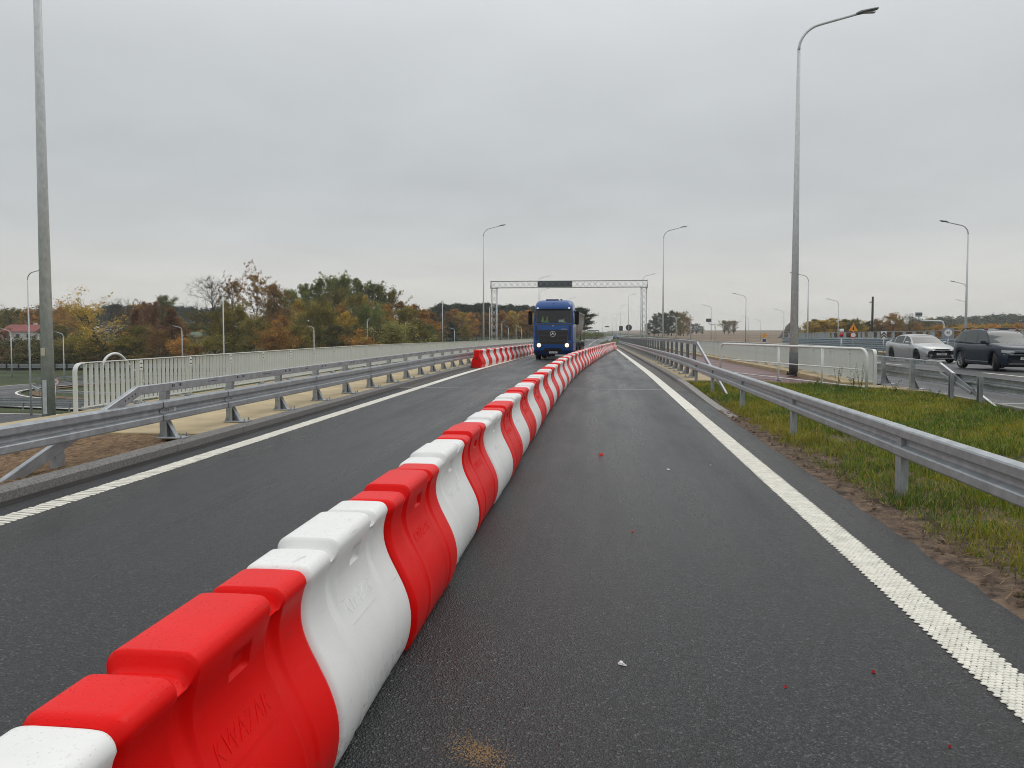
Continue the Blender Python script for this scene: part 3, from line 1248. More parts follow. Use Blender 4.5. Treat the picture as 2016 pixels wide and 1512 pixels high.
def barrier_row(path, y_start, y_end, first_red, where, group, letters):
    y, i = y_start, 0
    nr, nw = 0, 0
    while y < y_end:
        xa = spline_x(path, y)
        xb = spline_x(path, y + PITCHB)
        ang = math.atan2(xb - xa, PITCHB)
        step = PITCHB * math.cos(ang)
        red = (i % 2 == 0) == first_red
        if red:
            nr += 1
            n = nr
        else:
            nw += 1
            n = nw
        o = link("road_barrier", me_r if red else me_w, None)
        yc = y + step / 2
        xc = (xa + spline_x(path, y + step)) / 2
        o.location = (xc + rng.uniform(-.012, .012), yc, dz(yc) + 0.004)
        o.rotation_euler = (tilt(yc), 0, -ang + rng.uniform(-.012, .012))
        o.scale = (1, 1, 1.045 + rng.uniform(-.004, .004))
        colour = "red" if red else "white"
        if i == 0 and not letters:
            lab = "red plastic road barrier block with bare end face, starting the row beside the kerb"
        elif i == 0:
            lab = "white plastic road barrier block cut off at the bottom corner of the photo"
        else:
            lab = f"{ordinal(n)} {colour} barrier block from the camera in {where}"
        tag(o, lab, "road barrier", group)
        if i < letters:
            link("lettering", let_r if red else let_w, o)["kind"] = "stuff"
        y += step
        i += 1


MAIN_ROW = [(0, -1.205), (9, -1.215), (17, -1.225), (28, -1.05), (43, -0.50), (58, 0.18), (70, 0.78), (86, 1.72)]
barrier_row(MAIN_ROW, 0.44, 85, False, "the long middle row", "red and white road barriers in the long middle row", 14)
SIDE_ROW = [(30, -5.60), (36, -5.60), (48, -5.52), (66, -5.45)]
barrier_row(SIDE_ROW, 34.6, 62, True, "the short row beside the kerb", "red and white road barriers in the short row at the kerb", 0)
m = MB()
m.disc((0, -UL / 2 - .002, 0.40), 0.062, (0, -1, 0), 20, 0, 0.004)
first = [o for o in bpy.data.objects if o.name.startswith("road_barrier") and o["label"].startswith("red plastic road barrier block with bare")][0]
m.build("connector_hole", mat("deep_red_hole", (0.30, 0.006, 0.006), 0.6), first)

# ================================================================== steel guardrails
WB = [(0.0, -0.155), (0.030, -0.152), (0.074, -0.143), (0.083, -0.128), (0.083, -0.062), (0.076, -0.050), (0.024, -0.026), (0.020, 0.0),
      (0.024, 0.026), (0.076, 0.050), (0.083, 0.062), (0.083, 0.128), (0.074, 0.143), (0.030, 0.152), (0.0, 0.155)]


def wbeam_mesh(L, flare=0.010):
    """W-shaped rail along +Y, bulging towards +X; its first end laps over its neighbour."""
    t = 0.004
    back = [(u - t, v) for u, v in WB[::-1]]
    poly = WB + back
    mb = MB()
    mb.prism(poly, lambda u, v: (u + flare, -0.16, v), lambda u, v: (u, L, v))
    return mb.mesh("rail_beam", steel)


def wbolts_lap_shade_mesh(L):
    mb = MB()
    for yy in (-0.12, 0.0):
        for z in (-.095, .095):
            mb.disc((0.094, yy, z), 0.013, (1, 0, 0), 8, 0, 0.010)
    for yy in (-0.10, -0.05, 0.0, 0.05):
        mb.box((0.0275, yy, 0.0), (0.006, 0.022, 0.034), mi=1)
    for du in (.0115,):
        mb.grid([[(u + .001, y_, v) for u, v in WB[1:-1]] for y_ in (-0.1655, -0.160)], mi=1, smooth=False)  # dark ribbon past the lap end: shadow of the overlap, painted on
    for yy in (L * .33, L * .5, L * .72):
        mb.box((0.0215, yy, 0.004), (0.006, 0.030, 0.012), mi=1)
    return mb.mesh("rail_bolts_lap_shade", [steel, steel_hole_lap_shade])


def post_C_mesh(h, below=0.3):
    """Cold-rolled C post: web, flanges and lips."""
    t, w, d, l = 0.006, 0.145, 0.075, 0.025
    poly = [(0, -w / 2), (d, -w / 2), (d, -w / 2 + l), (d - t, -w / 2 + l), (d - t, -w / 2 + t), (t, -w / 2 + t), (t, w / 2 - t), (d - t, w / 2 - t),
            (d - t, w / 2 - l), (d, w / 2 - l), (d, w / 2), (0, w / 2)]
    mb = MB()
    mb.prism(poly, lambda u, v: (-v, -u, -below), lambda u, v: (-v, -u, h))
    return mb.mesh("post", steel_dull)


def post_I_mesh(h):
    mb = MB()
    mb.box((0, 0, h / 2), (0.006, 0.10, h))
    mb.box((0.05, 0, h / 2), (0.008, 0.10, h))
    mb.box((-0.05, 0, h / 2), (0.008, 0.10, h))
    mb.box((0, -0.045, h / 2), (0.10, 0.006, h))
    return mb.mesh("post", steel)


def foot_mesh():
    mb = MB()
    mb.box((0.13, 0, 0.010), (0.40, 0.24, 0.020), bevel=.004)
    mb.prism([(0.175, 0.02), (0.190, 0.02), (0.066, 0.25), (0.0555, 0.25)], lambda u, v: (u, -0.045, v), lambda u, v: (u, 0.045, v))
    mb.prism([(0.0555, 0.02), (0.172, 0.02), (0.0555, 0.235)], lambda u, v: (u, 0.030, v), lambda u, v: (u, 0.036, v))
    return mb.mesh("base_plate", steel)


def anchor_mesh():
    mb = MB()
    for x, y in ((0.29, -.08), (0.29, .08), (-.04, -.09), (-.04, .09)):
        mb.tube([(x, y, .018), (x, y, .038)], 0.018, 6)
        mb.tube([(x, y, .03), (x, y, .075)], 0.009, 6)
    return mb.mesh("anchor_bolts", steel_dull)


BEAM = {}


def beam(L):
    k = round(L, 2)
    if k not in BEAM:
        BEAM[k] = (wbeam_mesh(L), wbolts_lap_shade_mesh(L))
    return BEAM[k]


def lay_beams(root, cuts, x, zc_, side, bolts=True):
    """side +1: bulge to +X."""
    for a, b_ in zip(cuts[:-1], cuts[1:]):
        L = b_ - a
        me, bo = beam(L)
        if side > 0:
            loc, rz = (x, a, zc_ + dz(a)), 0
            rx = math.atan2(dz(b_) - dz(a), L)
            rot = (rx, 0, 0)
        else:
            loc = (x, b_, zc_ + dz(b_))
            rot = (-math.atan2(dz(b_) - dz(a), L), 0, PI)
        o = link("rail_beam", me, root, loc, rot)
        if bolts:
            link("rail_bolts_lap_shade", bo, o)["kind"] = "stuff"


def top_rail_mesh(L, side):
    mb = MB()
    mb.box((0, L / 2, 0), (0.07, L - .004, 0.118), bevel=0.008)
    return mb.mesh("top_rail", steel)


def holes_mesh(L, side):
    mb = MB()
    x = side * 0.036
    for c in np.arange(1.0, L, 2.0):
        for d in (-0.14, 0.06):
            mb.box((x, c + d, 0.012), (0.003, 0.075, 0.034))
            mb.box((x + side * .003, c + d + .004, 0.012), (0.006, 0.022, 0.022), mi=1)
        for k in range(8):
            yy = c + 1.0 + (k - 3.5) * 0.038
            if yy < L:
                mb.disc((x + side * .0012, yy, 0.006), 0.0105, (side, 0, 0), 8)
    return mb.mesh("slot_holes", [steel_hole_lap_shade, steel])


fm, am = foot_mesh(), anchor_mesh()


def bridge_rail(label, x, side, y0, y1, first_post, zW, zTop, cuts, tall_top, refl):
    """Guardrail with a box rail on top, standing on base plates. side: direction of the traffic."""
    root = thing("guardrail", label, "guardrail", (0, 0, 0))
    lay_beams(root, cuts, x - side * 0.083, zW, side)
    base = 0.12
    pm = post_I_mesh(tall_top - base)
    y = first_post
    while y < y1:
        p = link("post", pm, root, (x - side * 0.20, y, base + dz(y)), (0, 0, 0 if side > 0 else PI))
        f = link("base_plate", fm, p)
        link("anchor_bolts", am, p)["kind"] = "stuff"
        y += 2.0
    sp = MB()
    sp.box((0, 0, 0), (0.07, 0.09, 0.20))
    sm = sp.mesh("spacer", steel_dull)
    y = first_post
    while y < y1:
        link("spacer", sm, root, (x - side * 0.12, y, zW + dz(y)))
        y += 2.0
    L = 6.0
    tm, hm = top_rail_mesh(L, side), holes_mesh(L, side)
    y = y0
    while y < y1 - 1:
        o = link("top_rail", tm, root, (x - side * 0.04, y, zTop - .059 + dz(y)), (math.atan2(dz(y + L) - dz(y), L), 0, 0))
        link("slot_holes", hm, o)["kind"] = "stuff"
        y += L
    return root


# outer guardrail of the main road (over the pavement)
cuts = [-3.0, 2.3, 6.3, 10.3, 12.2] + [12.2 + 4 * i for i in range(1, 27)]
g1 = bridge_rail("galvanised guardrail with box rail on the beige pavement by the picket railing", -6.14, 1, 9.55, 118, 10.5, 0.545, 0.945, cuts, 0.83, None)
pc = post_C_mesh(0.56)
for y in (8.25, 4.3, 0.3):
    link("post", pc, g1, (-6.30, y, 0.06), (0, 0, -PI / 2))


def strut(name, root, a, b, w=0.075, h=0.13, holes=True):
    a, b = Vector(a), Vector(b)
    d = b - a
    L = d.length
    mb = MB()
    mb.box((0, L / 2, 0), (w, L, h), bevel=.007)
    if holes:
        for k in range(4):
            for s in (-1, 1):
                mb.disc((s * (w / 2 + .0015), 0.10 + k * 0.07, 0.0), 0.012, (s, 0, 0), 8, 1)
    q = d.to_track_quat('Y', 'Z').to_euler()
    return mb.build(name, [steel, steel_hole_lap_shade], root, a, q)


strut("end_strut", g1, (-6.18, 9.60, 0.885), (-6.36, 7.40, 0.02))
m = MB()
m.disc((0, 0, 0), 0.036, (1, 0, 0), 16, 0, 0.02)
refl_w = mat("white_reflector", (0.75, 0.70, 0.70), 0.3)
m.build("reflector", refl_w, g1, (-6.14 - .05, 10.52, 0.545))

# inner guardrail of the main road, over the second kerb
cuts = [24.9 + 4 * i for i in range(24)]
g2 = bridge_rail("tall galvanised guardrail with upper box rail along the inner kerb of the bridge", 2.98, -1, 24.4, 118, 26.2, 0.595, 1.36, cuts, 1.26, None)
strut("end_strut", g2, (3.05, 24.5, 1.30), (3.30, 20.0, -0.05), 0.06, 0.11, False)
m = MB()
m.disc((0, 0, 0), 0.04, (-1, 0, 0), 12, 0, 0.02)
m.build("reflector", mat("red_reflector", (0.45, 0.01, 0.02), 0.2), g2, (2.98 + .05, 25.0, 0.595))
# the plain rail on driven posts in the grass
g3 = thing("guardrail", "plain galvanised W-beam guardrail on driven posts in the grass verge", "guardrail", (0, 0, 0))
lay_beams(g3, [-0.6, 3.7, 8.0, 12.3, 16.6, 20.9, 24.9], 2.98 + .083 - .005, 0.585, -1)
pc2 = post_C_mesh(0.70)
for y in (3.72, 8.02, 12.32, 16.62, 20.92, 24.4):
    link("post", pc2, g3, (2.985, y - 0.03, 0.0), (0, 0, PI / 2))
# guardrail of the second carriageway, seen from behind
g4 = thing("guardrail", "guardrail of the second carriageway seen from behind, its sloping strut in the grass", "guardrail", (0, 0, 0))
lay_beams(g4, [3.0, 7.0, 11.0, 15.0, 19.0, 23.0, 27.0], 8.52, 0.50, 1)
lay_beams(g4, [27.0 + 4 * i for i in range(18)], 8.52, 0.50, 1, False)
for y in (6.0, 10.0, 14.0, 18.0, 19.4):
    link("post", pc2, g4, (8.46, y, -.03), (0, 0, -PI / 2))
pI = post_I_mesh(0.80)
for y in [21.7, 23.8] + [25.8 + 2 * i for i in range(30)]:
    p = link("post", pI, g4, (8.42, y, .10 + dz(y)))
    link("base_plate", fm, p)
tm, hm = top_rail_mesh(6.0, -1), holes_mesh(6.0, -1)
y = 20.2
while y < 96:
    o = link("top_rail", tm, g4, (8.50, y, 0.86 + dz(y)), (math.atan2(dz(y + 6) - dz(y), 6), 0, 0))
    link("slot_holes", hm, o)["kind"] = "stuff"
    y += 6
strut("end_strut", g4, (8.50, 20.3, 0.86), (8.62, 17.6, -0.05), 0.07, 0.12)
strut("end_brace", g4, (8.46, 20.1, 0.62), (8.52, 18.6, 0.25), 0.04, 0.08, False)
# three-rail barrier on the far edge of the second carriageway
blue_steel = mat("blue_grey_steel", (0.27, 0.33, 0.37), 0.5, 0.3, vary=0.12, vscale=3)
g5 = thing("guardrail", "high three-rail steel barrier along the far side of the second carriageway", "guardrail", (0, 0, 0))
mb = MB()
mb.prism(WB + [(u - .05, v) for u, v in WB[::-1]], lambda u, v: (u, 0, v), lambda u, v: (u, 5.99, v))
hb = mb.mesh("rail_beam", blue_steel)
for i in range(14):
    y = 12 + 6 * i
    for z in (0.45, 0.80, 1.14):
        link("rail_beam", hb, g5, (22.2, y + 6, z + dz(y + 6)), (-math.atan2(dz(y + 6) - dz(y), 6), 0, PI))
mb = MB()
mb.box((0, 0, 0.6), (0.10, 0.12, 1.30))
hp = mb.mesh("post", steel_dull)
for i in range(42):
    link("post", hp, g5, (22.32, 12.5 + 2 * i, 0.10 + dz(12.5 + 2 * i)))

# ================================================================== picket railings of the bridge
def picket_railing(label, x, y0, y1, z0, z1, flip):
    root = thing("picket_railing", label, "railing", (x, y0, 0))
    step = 0.165
    n = int((y1 - y0 - 0.3) / step)
    mb = MB()
    mb.box((0, 0, (z1 - z0) / 2 - .02), (0.070, 0.014, z1 - z0 - 0.10))
    sl = mb.mesh("slat", rail_paint)
    rest = MB()
    for i in range(n):
        y = 0.30 + i * step
        if i < 300:
            link("slat", sl, root, (0, y, z0 + .05 + dz(y0 + y)), (0, 0, rng.uniform(-.03, .03)))
        else:
            rest.box((0, y, z0 + (z1 - z0) / 2 + .03 + dz(y0 + y)), (0.070, 0.014, z1 - z0 - 0.10))
    if n > 300:
        o = rest.build("slat", rail_paint, root)
        o["kind"] = "stuff"
    # top and bottom rail in lengths of 6 m
    L = 6.0
    m1, m2 = MB(), MB()
    m1.box((0, L / 2, 0), (0.085, L - .006, 0.014))
    m2.box((0, L / 2, 0), (0.060, L - .006, 0.020))
    t1, t2 = m1.mesh("handrail", rail_paint), m2.mesh("bottom_rail", rail_paint)
    y = 0.20
    while y0 + y < y1 - 3:
        rx = math.atan2(dz(y0 + y + L) - dz(y0 + y), L)
        link("handrail", t1, root, (0, y, z1 + dz(y0 + y)), (rx, 0, 0))
        link("bottom_rail", t2, root, (0, y, z0 + .10 + dz(y0 + y)), (rx, 0, 0))
        y += L
    # supporting posts with a slotted plate under the handrail, on feet
    mp = MB()
    mp.box((0, 0, (z1 - z0) / 2), (0.090, 0.022, z1 - z0 - .01))
    pm = mp.mesh("post", rail_paint)
    pl = MB()
    pl.box((0.046, 0, 0), (0.010, 0.12, 0.20), bevel=.003)
    for zz_ in (-0.045, 0.045):
        pl.box((0.0525, 0, zz_), (0.004, 0.07, 0.022), mi=1)
    plm = pl.mesh("joint_plate", [rail_paint, steel_hole_lap_shade])
    ft = MB()
    ft.box((0, 0, 0.012), (0.20, 0.16, 0.024), bevel=.004)
    for a in (-.07, .07):
        for b in (-.05, .05):
            ft.tube([(a, b, .02), (a, b, .06)], .012, 6)
    ftm = ft.mesh("post_foot", steel_dull)
    y = 1.95
    while y0 + y < y1:
        p = link("post", pm, root, (0, y + .08, z0 + dz(y0 + y)))
        link("joint_plate", plm, p, (0, 0, z1 - z0 - .13), (0, 0, PI if flip else 0))
        link("post_foot", ftm, p)
        y += 2.0
    # bent end piece: flat bar curved from the handrail down to the pavement
    rows = []
    r_c = 0.17
    prof = [(0.24, z1)]
    for k in range(7):
        a = PI / 2 + k / 6 * PI / 2
        prof.append((r_c + r_c * math.cos(a), z1 - r_c + r_c * math.sin(a)))
    prof += [(0, z0 + .02)]
    me_ = MB()
    pin = []
    for i, (yy, z) in enumerate(prof):
        nx_ = 0.016
        if i == 0:
            q = (yy, z - nx_)
        elif i >= len(prof) - 1:
            q = (yy + nx_, z)
        else:
            c = (r_c, z1 - r_c)
            dl = math.hypot(yy - c[0], z - c[1])
            q = (yy + (c[0] - yy) / dl * nx_, z + (c[1] - z) / dl * nx_)
        rows.append([(-0.045, yy, z), (0.045, yy, z), (0.045, q[0], q[1]), (-0.045, q[0], q[1])])
    me_.grid(rows, smooth=False, close=True)
    me_.build("end_bend", rail_paint, root)
    return root


picket_railing("long pale picket railing on the bridge edge in front of the autumn wood", -9.82, 13.30, 116, 0.12, 1.075, False)
picket_railing("pale picket railing behind the red deck and the tall lamp post", 7.62, 22.15, 112, 0.14, 1.16, True)

# white tube railing closing off the end of the deck
rt = thing("tube_railing", "white tubular railing across the end of the red deck beside the grass", "railing", (0, 0, 0))
P0, P1 = Vector((7.33, 21.95, 0)), Vector((4.60, 29.8, 0))
along = (P1 - P0).normalized()
LN = (P1 - P0).length


def on(t, z):
    p = P0 + along * t
    return (p.x, p.y, z + dz(p.y))


pth = [on(0, -0.05), on(0, 0.92)]
for k in range(1, 8):
    a = k / 8 * PI / 2
    pth.append(on(.26 * (1 - math.cos(a)), .92 + .26 * math.sin(a)))
pth += [on(.26, 1.18), on(LN * .5, 1.185), on(LN - .26, 1.19)]
for k in range(1, 8):
    a = k / 8 * PI / 2
    pth.append(on(LN - .26 + .26 * math.sin(a), .93 + .26 * math.cos(a)))
pth += [on(LN, .9), on(LN, -.02)]
mb = MB()
mb.tube(pth, 0.038, 10)
mb.build("handrail", white_tube, rt)
for z in (0.60, 0.12):
    mb = MB()
    mb.tube([on(0.02, z), on(LN - .02, z + .02)], 0.018, 8)
    mb.build("rail", white_tube, rt)
for t in (2.0, 4.35):
    mb = MB()
    mb.tube([on(t, -.05), on(t, 1.17)], 0.034, 10)
    mb.build("post", white_tube, rt)
for t in (0, 2.0, 4.35):
    mb = MB()
    mb.box((0, 0, 0), (.20, .20, .02), bevel=.004)
    mb.build("post_foot", steel_dull, rt, on(t, 0.05))

# stair handrail that leaves the railing towards the slip road
sh = thing("stair_handrail", "curved white handrail of the steps behind the end of the picket railing", "handrail", (0, 0, 0))
hx = -12.05
hy0 = 17.3
pth = [(hx, hy0, -0.6), (hx, hy0, 0.72)]
for k in range(1, 10):
    a = k / 9 * PI * .75
    pth.append((hx + .22 * (1 - math.cos(a)) * .3, hy0 + .40 * (1 - math.cos(a)), .72 + .40 * math.sin(a)))
pth += [(hx + .2, hy0 + 4.2, -1.9)]
mb = MB()
mb.tube(pth, 0.032, 8)
mb.build("rail", white_tube, sh)
mb = MB()
mb.tube([(hx + .12, hy0 + 2.6, -2.4), (hx + .12, hy0 + 2.6, -.10)], 0.024, 8)
mb.build("post", white_tube, sh)
# ================================================================== lamp posts
lamp_steel = mat("lamp_steel", (0.56, 0.59, 0.595), 0.5, 0.2, vary=0.15, vscale=16, vdetail=8, stretch=(1, 1, 0.45))
lamp_head = mat("lamp_head", (0.13, 0.14, 0.15), 0.45)
lamp_glass = mat("lamp_glass", (0.45, 0.46, 0.45), 0.15)


def street_lamp(label, group, x, y, base, tip, arm, r0=0.115, r1=0.045, armlen=2.4, flange=True):
    """Tapered pole with a bent bracket; arm +1 reaches towards +X."""
    root = thing("street_lamp", label, "street lamp", (x, y, base), 0, group)
    H = tip - base
    hb = H - 1.25 * (armlen / 2.4)
    n = 12 if r0 > .12 else 8
    mb = MB()
    mb.tube([(0, 0, 0), (0, 0, hb * .5), (0, 0, hb)], [r0, (r0 + r1) / 2, r1], n)
    mb.build("pole", lamp_steel, root)
    s = armlen / 2.4
    pth = []
    for k in range(9):
        a = k / 8 * R(77)
        pth.append((arm * .85 * s * (1 - math.cos(a)), 0, hb + .85 * s * math.sin(a)))
    ex, ez = pth[-1][0], pth[-1][2]
    ax, az = arm * (armlen - .55 * s), H - .13 * s
    pth += [(ex + (ax - ex) * .5, 0, ez + (az - ez) * .5), (ax, 0, az)]
    mb = MB()
    mb.tube(pth, [r1] + [min(r1, .034 + .012)] * (len(pth) - 1), max(6, n - 4))
    mb.build("bracket", lamp_steel, root)
    # flat LED head
    mb = MB()
    rows = []
    for t, w, h in ((0, .05, .05), (.10, .10, .075), (.22, .13, .085), (.5, .15, .06), (.8, .13, .045), (.98, .09, .03)):
        px_, pz_ = ax + arm * (t * .72 * s - .04), az + .16 * t * s
        rows.append([(px_, -w, pz_ - .012), (px_, -w * .8, pz_ + h * .6), (px_, w * .8, pz_ + h * .6), (px_, w, pz_ - .012), (px_, w * .7, pz_ - .03), (px_, -w * .7, pz_ - .03)])
    mb.grid(rows, smooth=False, close=True)
    mb.add(rows[-1], [(0, 1, 2, 3, 4, 5)])
    mb.add(rows[0], [(5, 4, 3, 2, 1, 0)])
    h_ = mb.build("lamp_head", lamp_head, root)
    mb = MB()
    mb.box((ax + arm * .40 * s, 0, az + .03), (.36 * s, .16, .012))
    mb.tube([(ax + arm * .17 * s, 0, az + .08), (ax + arm * .17 * s, 0, az + .13)], .035, 8)
    mb.build("lens", lamp_glass, h_)
    if flange:
        mb = MB()
        mb.box((0, 0, .02), (.42, .42, .04), bevel=.006)
        for sx in (-.16, .16):
            for sy in (-.16, .16):
                mb.tube([(sx, sy, .03), (sx, sy, .13)], .022, 6)
                mb.tube([(sx, sy, .04), (sx, sy, .075)], .036, 6)
        mb.build("base_flange", dark_rubber, root)
    return root


gp = "street lamps along the main road"
b0 = ground_at(1562, 739, 0.05)
L1 = street_lamp("tall grey lamp post standing on the red deck in front of the pale railing", gp, b0.x, b0.y, 0.06, height_at(1702, 17, b0.y - .1), 1, 0.155, 0.055, 2.55)
mb = MB()
mb.tube([(0, 0, .02), (0, 0, .82)], .158, 12)
mb.build("coated_foot", mat("dark_grey_coat", (0.10, 0.105, 0.11), 0.6), L1)
nl = street_lamp("thick galvanised lamp post beside the picket railing end, its top out of the photo", gp, -12.16, 15.6, -0.4, 13.9, 1, 0.138, 0.055, 2.5, False)
mb = MB()
mb.box((0, -.133, 1.62), (.10, .012, .17), bevel=.004)
mb.build("number_plate", mat("cream_label", (0.55, 0.53, 0.38), 0.5), nl)
mb = MB()
mb.box((0.02, -.136, 0.62), (.10, .010, .75), bevel=.004)
mb.build("service_door", lamp_steel, nl)
LAMPS = [
    # column, tip row, distance, arm, arm length, label, group
    (1305, 446, 85, 1, 2.4, "lamp post behind the inner kerb guardrail, next beyond the tall one", gp),
    (1265, 539, 160, 1, 2.4, "lamp post rising behind the gantry leg on the field side", gp),
    (1237, 578, 246, 1, 2.4, "lamp post directly above the round sign back", gp),
    (1222, 600, 340, 1, 2.4, "lamp post directly above the small green sign board", gp),
    (1213, 617, 470, 1, 2.4, "small far lamp post, next beyond the one above the green sign board", gp),
    (1206, 627, 590, 1, 2.4, "tiny far lamp post, second beyond the one above the green sign board", gp),
    (952, 443, 86, 1, 2.4, "lamp post just before the gantry leg on the outer side of the bridge", gp),
    (1061, 543, 167, 1, 2.4, "lamp post behind the dark panel of the gantry, its bracket above the beam", gp),
    (1063, 568, 212, 1, 2.4, "lamp post whose bracket shows between gantry beam and lorry roof", gp),
    (1119, 585, 262, 1, 2.4, "lamp post whose bracket just clears the roof of the blue lorry", gp),
    (1186, 632, 560, 1, 2.4, "faint lamp post over the green hedge at the end of the road", gp),
]
gs = "street lamps on the slip roads"
LAMPS += [
    (1901, 434, 60, -1, 1.9, "tall lamp post behind the dark blue car, bracket pointing towards the road", gs),
    (1900, 553, 112, -1, 2.0, "lamp post half hidden by the tall one, its bracket at mid height", gs),
    (1903, 590, 160, -1, 2.0, "thin lamp post touching the tall one behind the dark blue car", gs),
    (1590, 536, 92, -1, 2.0, "lamp post close beside the tall lamp of the red deck", gs),
    (1650, 588, 150, -1, 2.2, "lamp post in the middle of the yellow birches", gs),
    (1629, 624, 300, -1, 2.4, "small lamp post with only its bracket showing over the yellow birches", gs),
    (1543, 608, 190, -1, 2.4, "lamp post in front of the earth heap", gs),
    (1468, 577, 140, -1, 2.3, "lamp post standing against the brown ploughed field, tallest there", gs),
    (1473, 622, 280, -1, 2.3, "short lamp post close beside the tallest one on the ploughed field", gs),
    (1497, 628, 310, -1, 2.4, "lamp post on the ploughed field behind the yellow diamond sign", gs),
    (1400, 600, 170, -1, 1.9, "lamp post beside the dark detector box on a bent arm", gs),
    (1360, 615, 215, -1, 2.2, "lamp post at the edge of the round dark grove", gs),
    (1331, 621, 240, -1, 2.2, "lamp post in front of the round dark grove", gs),
    (57, 528, 58, 1, 1.8, "slender lamp post in the low ground beside the thick galvanised one", gs),
    (21, 646, 106, -1, 1.9, "short lamp post at the edge of the photo beyond the looped slip road", gs),
    (124, 653, 99, -1, 1.3, "short lamp post behind the 40 sign", gs),
    (155, 655, 150, 1, 1.2, "thin lamp post under the leaning yellow oak, nearer the thick pole", gs),
    (177, 657, 152, 1, 1.2, "thin lamp post under the leaning yellow oak, nearer the trunk", gs),
    (358, 641, 112, -1, 1.5, "short lamp post in front of the green-roofed building", gs),
    (440, 573, 66, -1, 1.0, "slender lamp post in front of the bare tree behind the picket railing", gs),
    (618, 641, 115, -1, 1.2, "short lamp post in front of the small orange tree", gs),
    (723, 627, 130, 1, .7, "lamp post beside the pale willow bush, taller of a pair", gs),
    (735, 645, 136, -1, .9, "lamp post beside the pale willow bush, shorter of a pair", gs),
    (798, 633, 150, 1, .7, "lamp post on the far side of the pale willow bush", gs),
    (895, 645, 170, -1, 1.4, "short lamp post in front of the dark pines before the gantry", gs),
    (964, 600, 150, 1, 1.2, "lamp post tight against the gantry leg on the wooded side", gs),
    (988, 631, 210, 1, 1.4, "first small lamp post inside the gantry from its wooded leg", gs),
    (1001, 641, 230, -1, 1.6, "second small lamp post inside the gantry from its wooded leg", gs),
    (1016, 642, 240, 1, 1.2, "third small lamp post inside the gantry from its wooded leg", gs),
    (1027, 643, 245, -1, 1.6, "small lamp post close beside the mirror of the blue lorry", gs),
]
for px, yt, Y, arm, al, lab, g in LAMPS:
    x = place(px, Y)
    zt = height_at(px, yt, Y)
    zb = ground_z(x, Y)
    r_ = 0.115 if Y < 100 else (0.10 if Y < 200 else 0.13)
    if px == 440 or px == 57:
        r_ = 0.09
    street_lamp(lab, g, x, Y, zb - .05, zt, arm, r_, 0.045 if Y < 100 else 0.06, al, Y < 70)

# ================================================================== gantry across the main road
GY = 103.5
gx0, gx1 = place(973, GY), place(1267, GY)
gz1, gz0 = height_at(1100, 552.5, GY), height_at(1100, 566.5, GY)
gal = mat("gantry_steel", (0.60, 0.62, 0.62), 0.5, 0.15, vary=0.1, vscale=2)
gr_ = thing("gantry", "steel lattice gantry spanning the main road with a dark sign panel in its beam", "gantry", (0, GY, 0))


def lattice(mb, a, b, u, v, w, h, bays, rc=0.045, rd=0.018):
    a, b, u, v = Vector(a), Vector(b), Vector(u), Vector(v)
    cs = [u * (w / 2 * i) + v * (h / 2 * j) for i, j in ((-1, -1), (1, -1), (1, 1), (-1, 1))]
    for c in cs:
        mb.tube([a + c, b + c], rc, 6)
    for k in range(4):
        c0, c1 = cs[k], cs[(k + 1) % 4]
        for i in range(bays):
            p, q = a + (b - a) * (i / bays), a + (b - a) * ((i + 1) / bays)
            mb.tube([p + c0, q + c1], rd, 4)
            mb.tube([p + c1, q + c0], rd, 4)
        for i in (0, bays):
            p = a + (b - a) * (i / bays)
            mb.tube([p + c0, p + c1], rc, 6)


zg = ground_z(gx0, GY)
mb = MB()
lattice(mb, (gx0 - .45, 0, (gz0 + gz1) / 2), (gx1 + .45, 0, (gz0 + gz1) / 2), (0, 1, 0), (0, 0, 1), 0.9, gz1 - gz0 - .08, 26)
mb.build("beam", gal, gr_)
for gx in (gx0, gx1):
    mb = MB()
    lattice(mb, (gx, 0, ground_z(gx, GY) - .3), (gx, 0, gz0), (1, 0, 0), (0, 1, 0), 0.72, 0.9, 10, .045, .020)
    lg = mb.build("leg", gal, gr_)
    mb = MB()
    mb.box((gx, 0, gz0 - .02), (1.0, 1.1, .10))
    mb.build("cap_plate", gal, lg)
px0, px1 = place(1058, GY), place(1126, GY)
mb = MB()
mb.box(((px0 + px1) / 2, .30, (gz0 + gz1) / 2), (px1 - px0, .22, gz1 - gz0 - .02), bevel=.03)
mb.build("sign_panel", mat("dark_sign_panel", (0.035, 0.045, 0.055), 0.4), gr_)

# far sign gantry over the road beyond the bridge
FY = 395
fg = thing("sign_gantry", "far cantilever gantry with a dark beam above the green hedge", "gantry", (0, FY, 0))
fx0, fx1 = place(1156, FY), place(1179, FY)
fz = height_at(1168, 651, FY)
mb = MB()
mb.box(((fx0 + fx1) / 2, 0, fz), (fx1 - fx0, .5, .55))
mb.build("beam", lamp_head, fg)
mb = MB()
mb.tube([(fx1, 0, ground_z(fx1, FY) - .3), (fx1, 0, fz - .6), (fx1 - .4, 0, fz)], .22, 8)
mb.build("leg", gal, fg)
SY = 330
fx = place(1195, SY)
fz = height_at(1195, 643, SY)
fg = thing("lane_sign", "dark lane sign board on a thin post over the far road", "road sign", (fx, SY, 0))
mb = MB()
mb.box((0, 0, fz), (1.9, .12, .5), bevel=.03)
mb.build("sign_board", lamp_head, fg)
mb = MB()
mb.tube([(0, .1, ground_z(fx, SY) - .2), (0, .1, fz)], .06, 6)
mb.build("post", gal, fg)

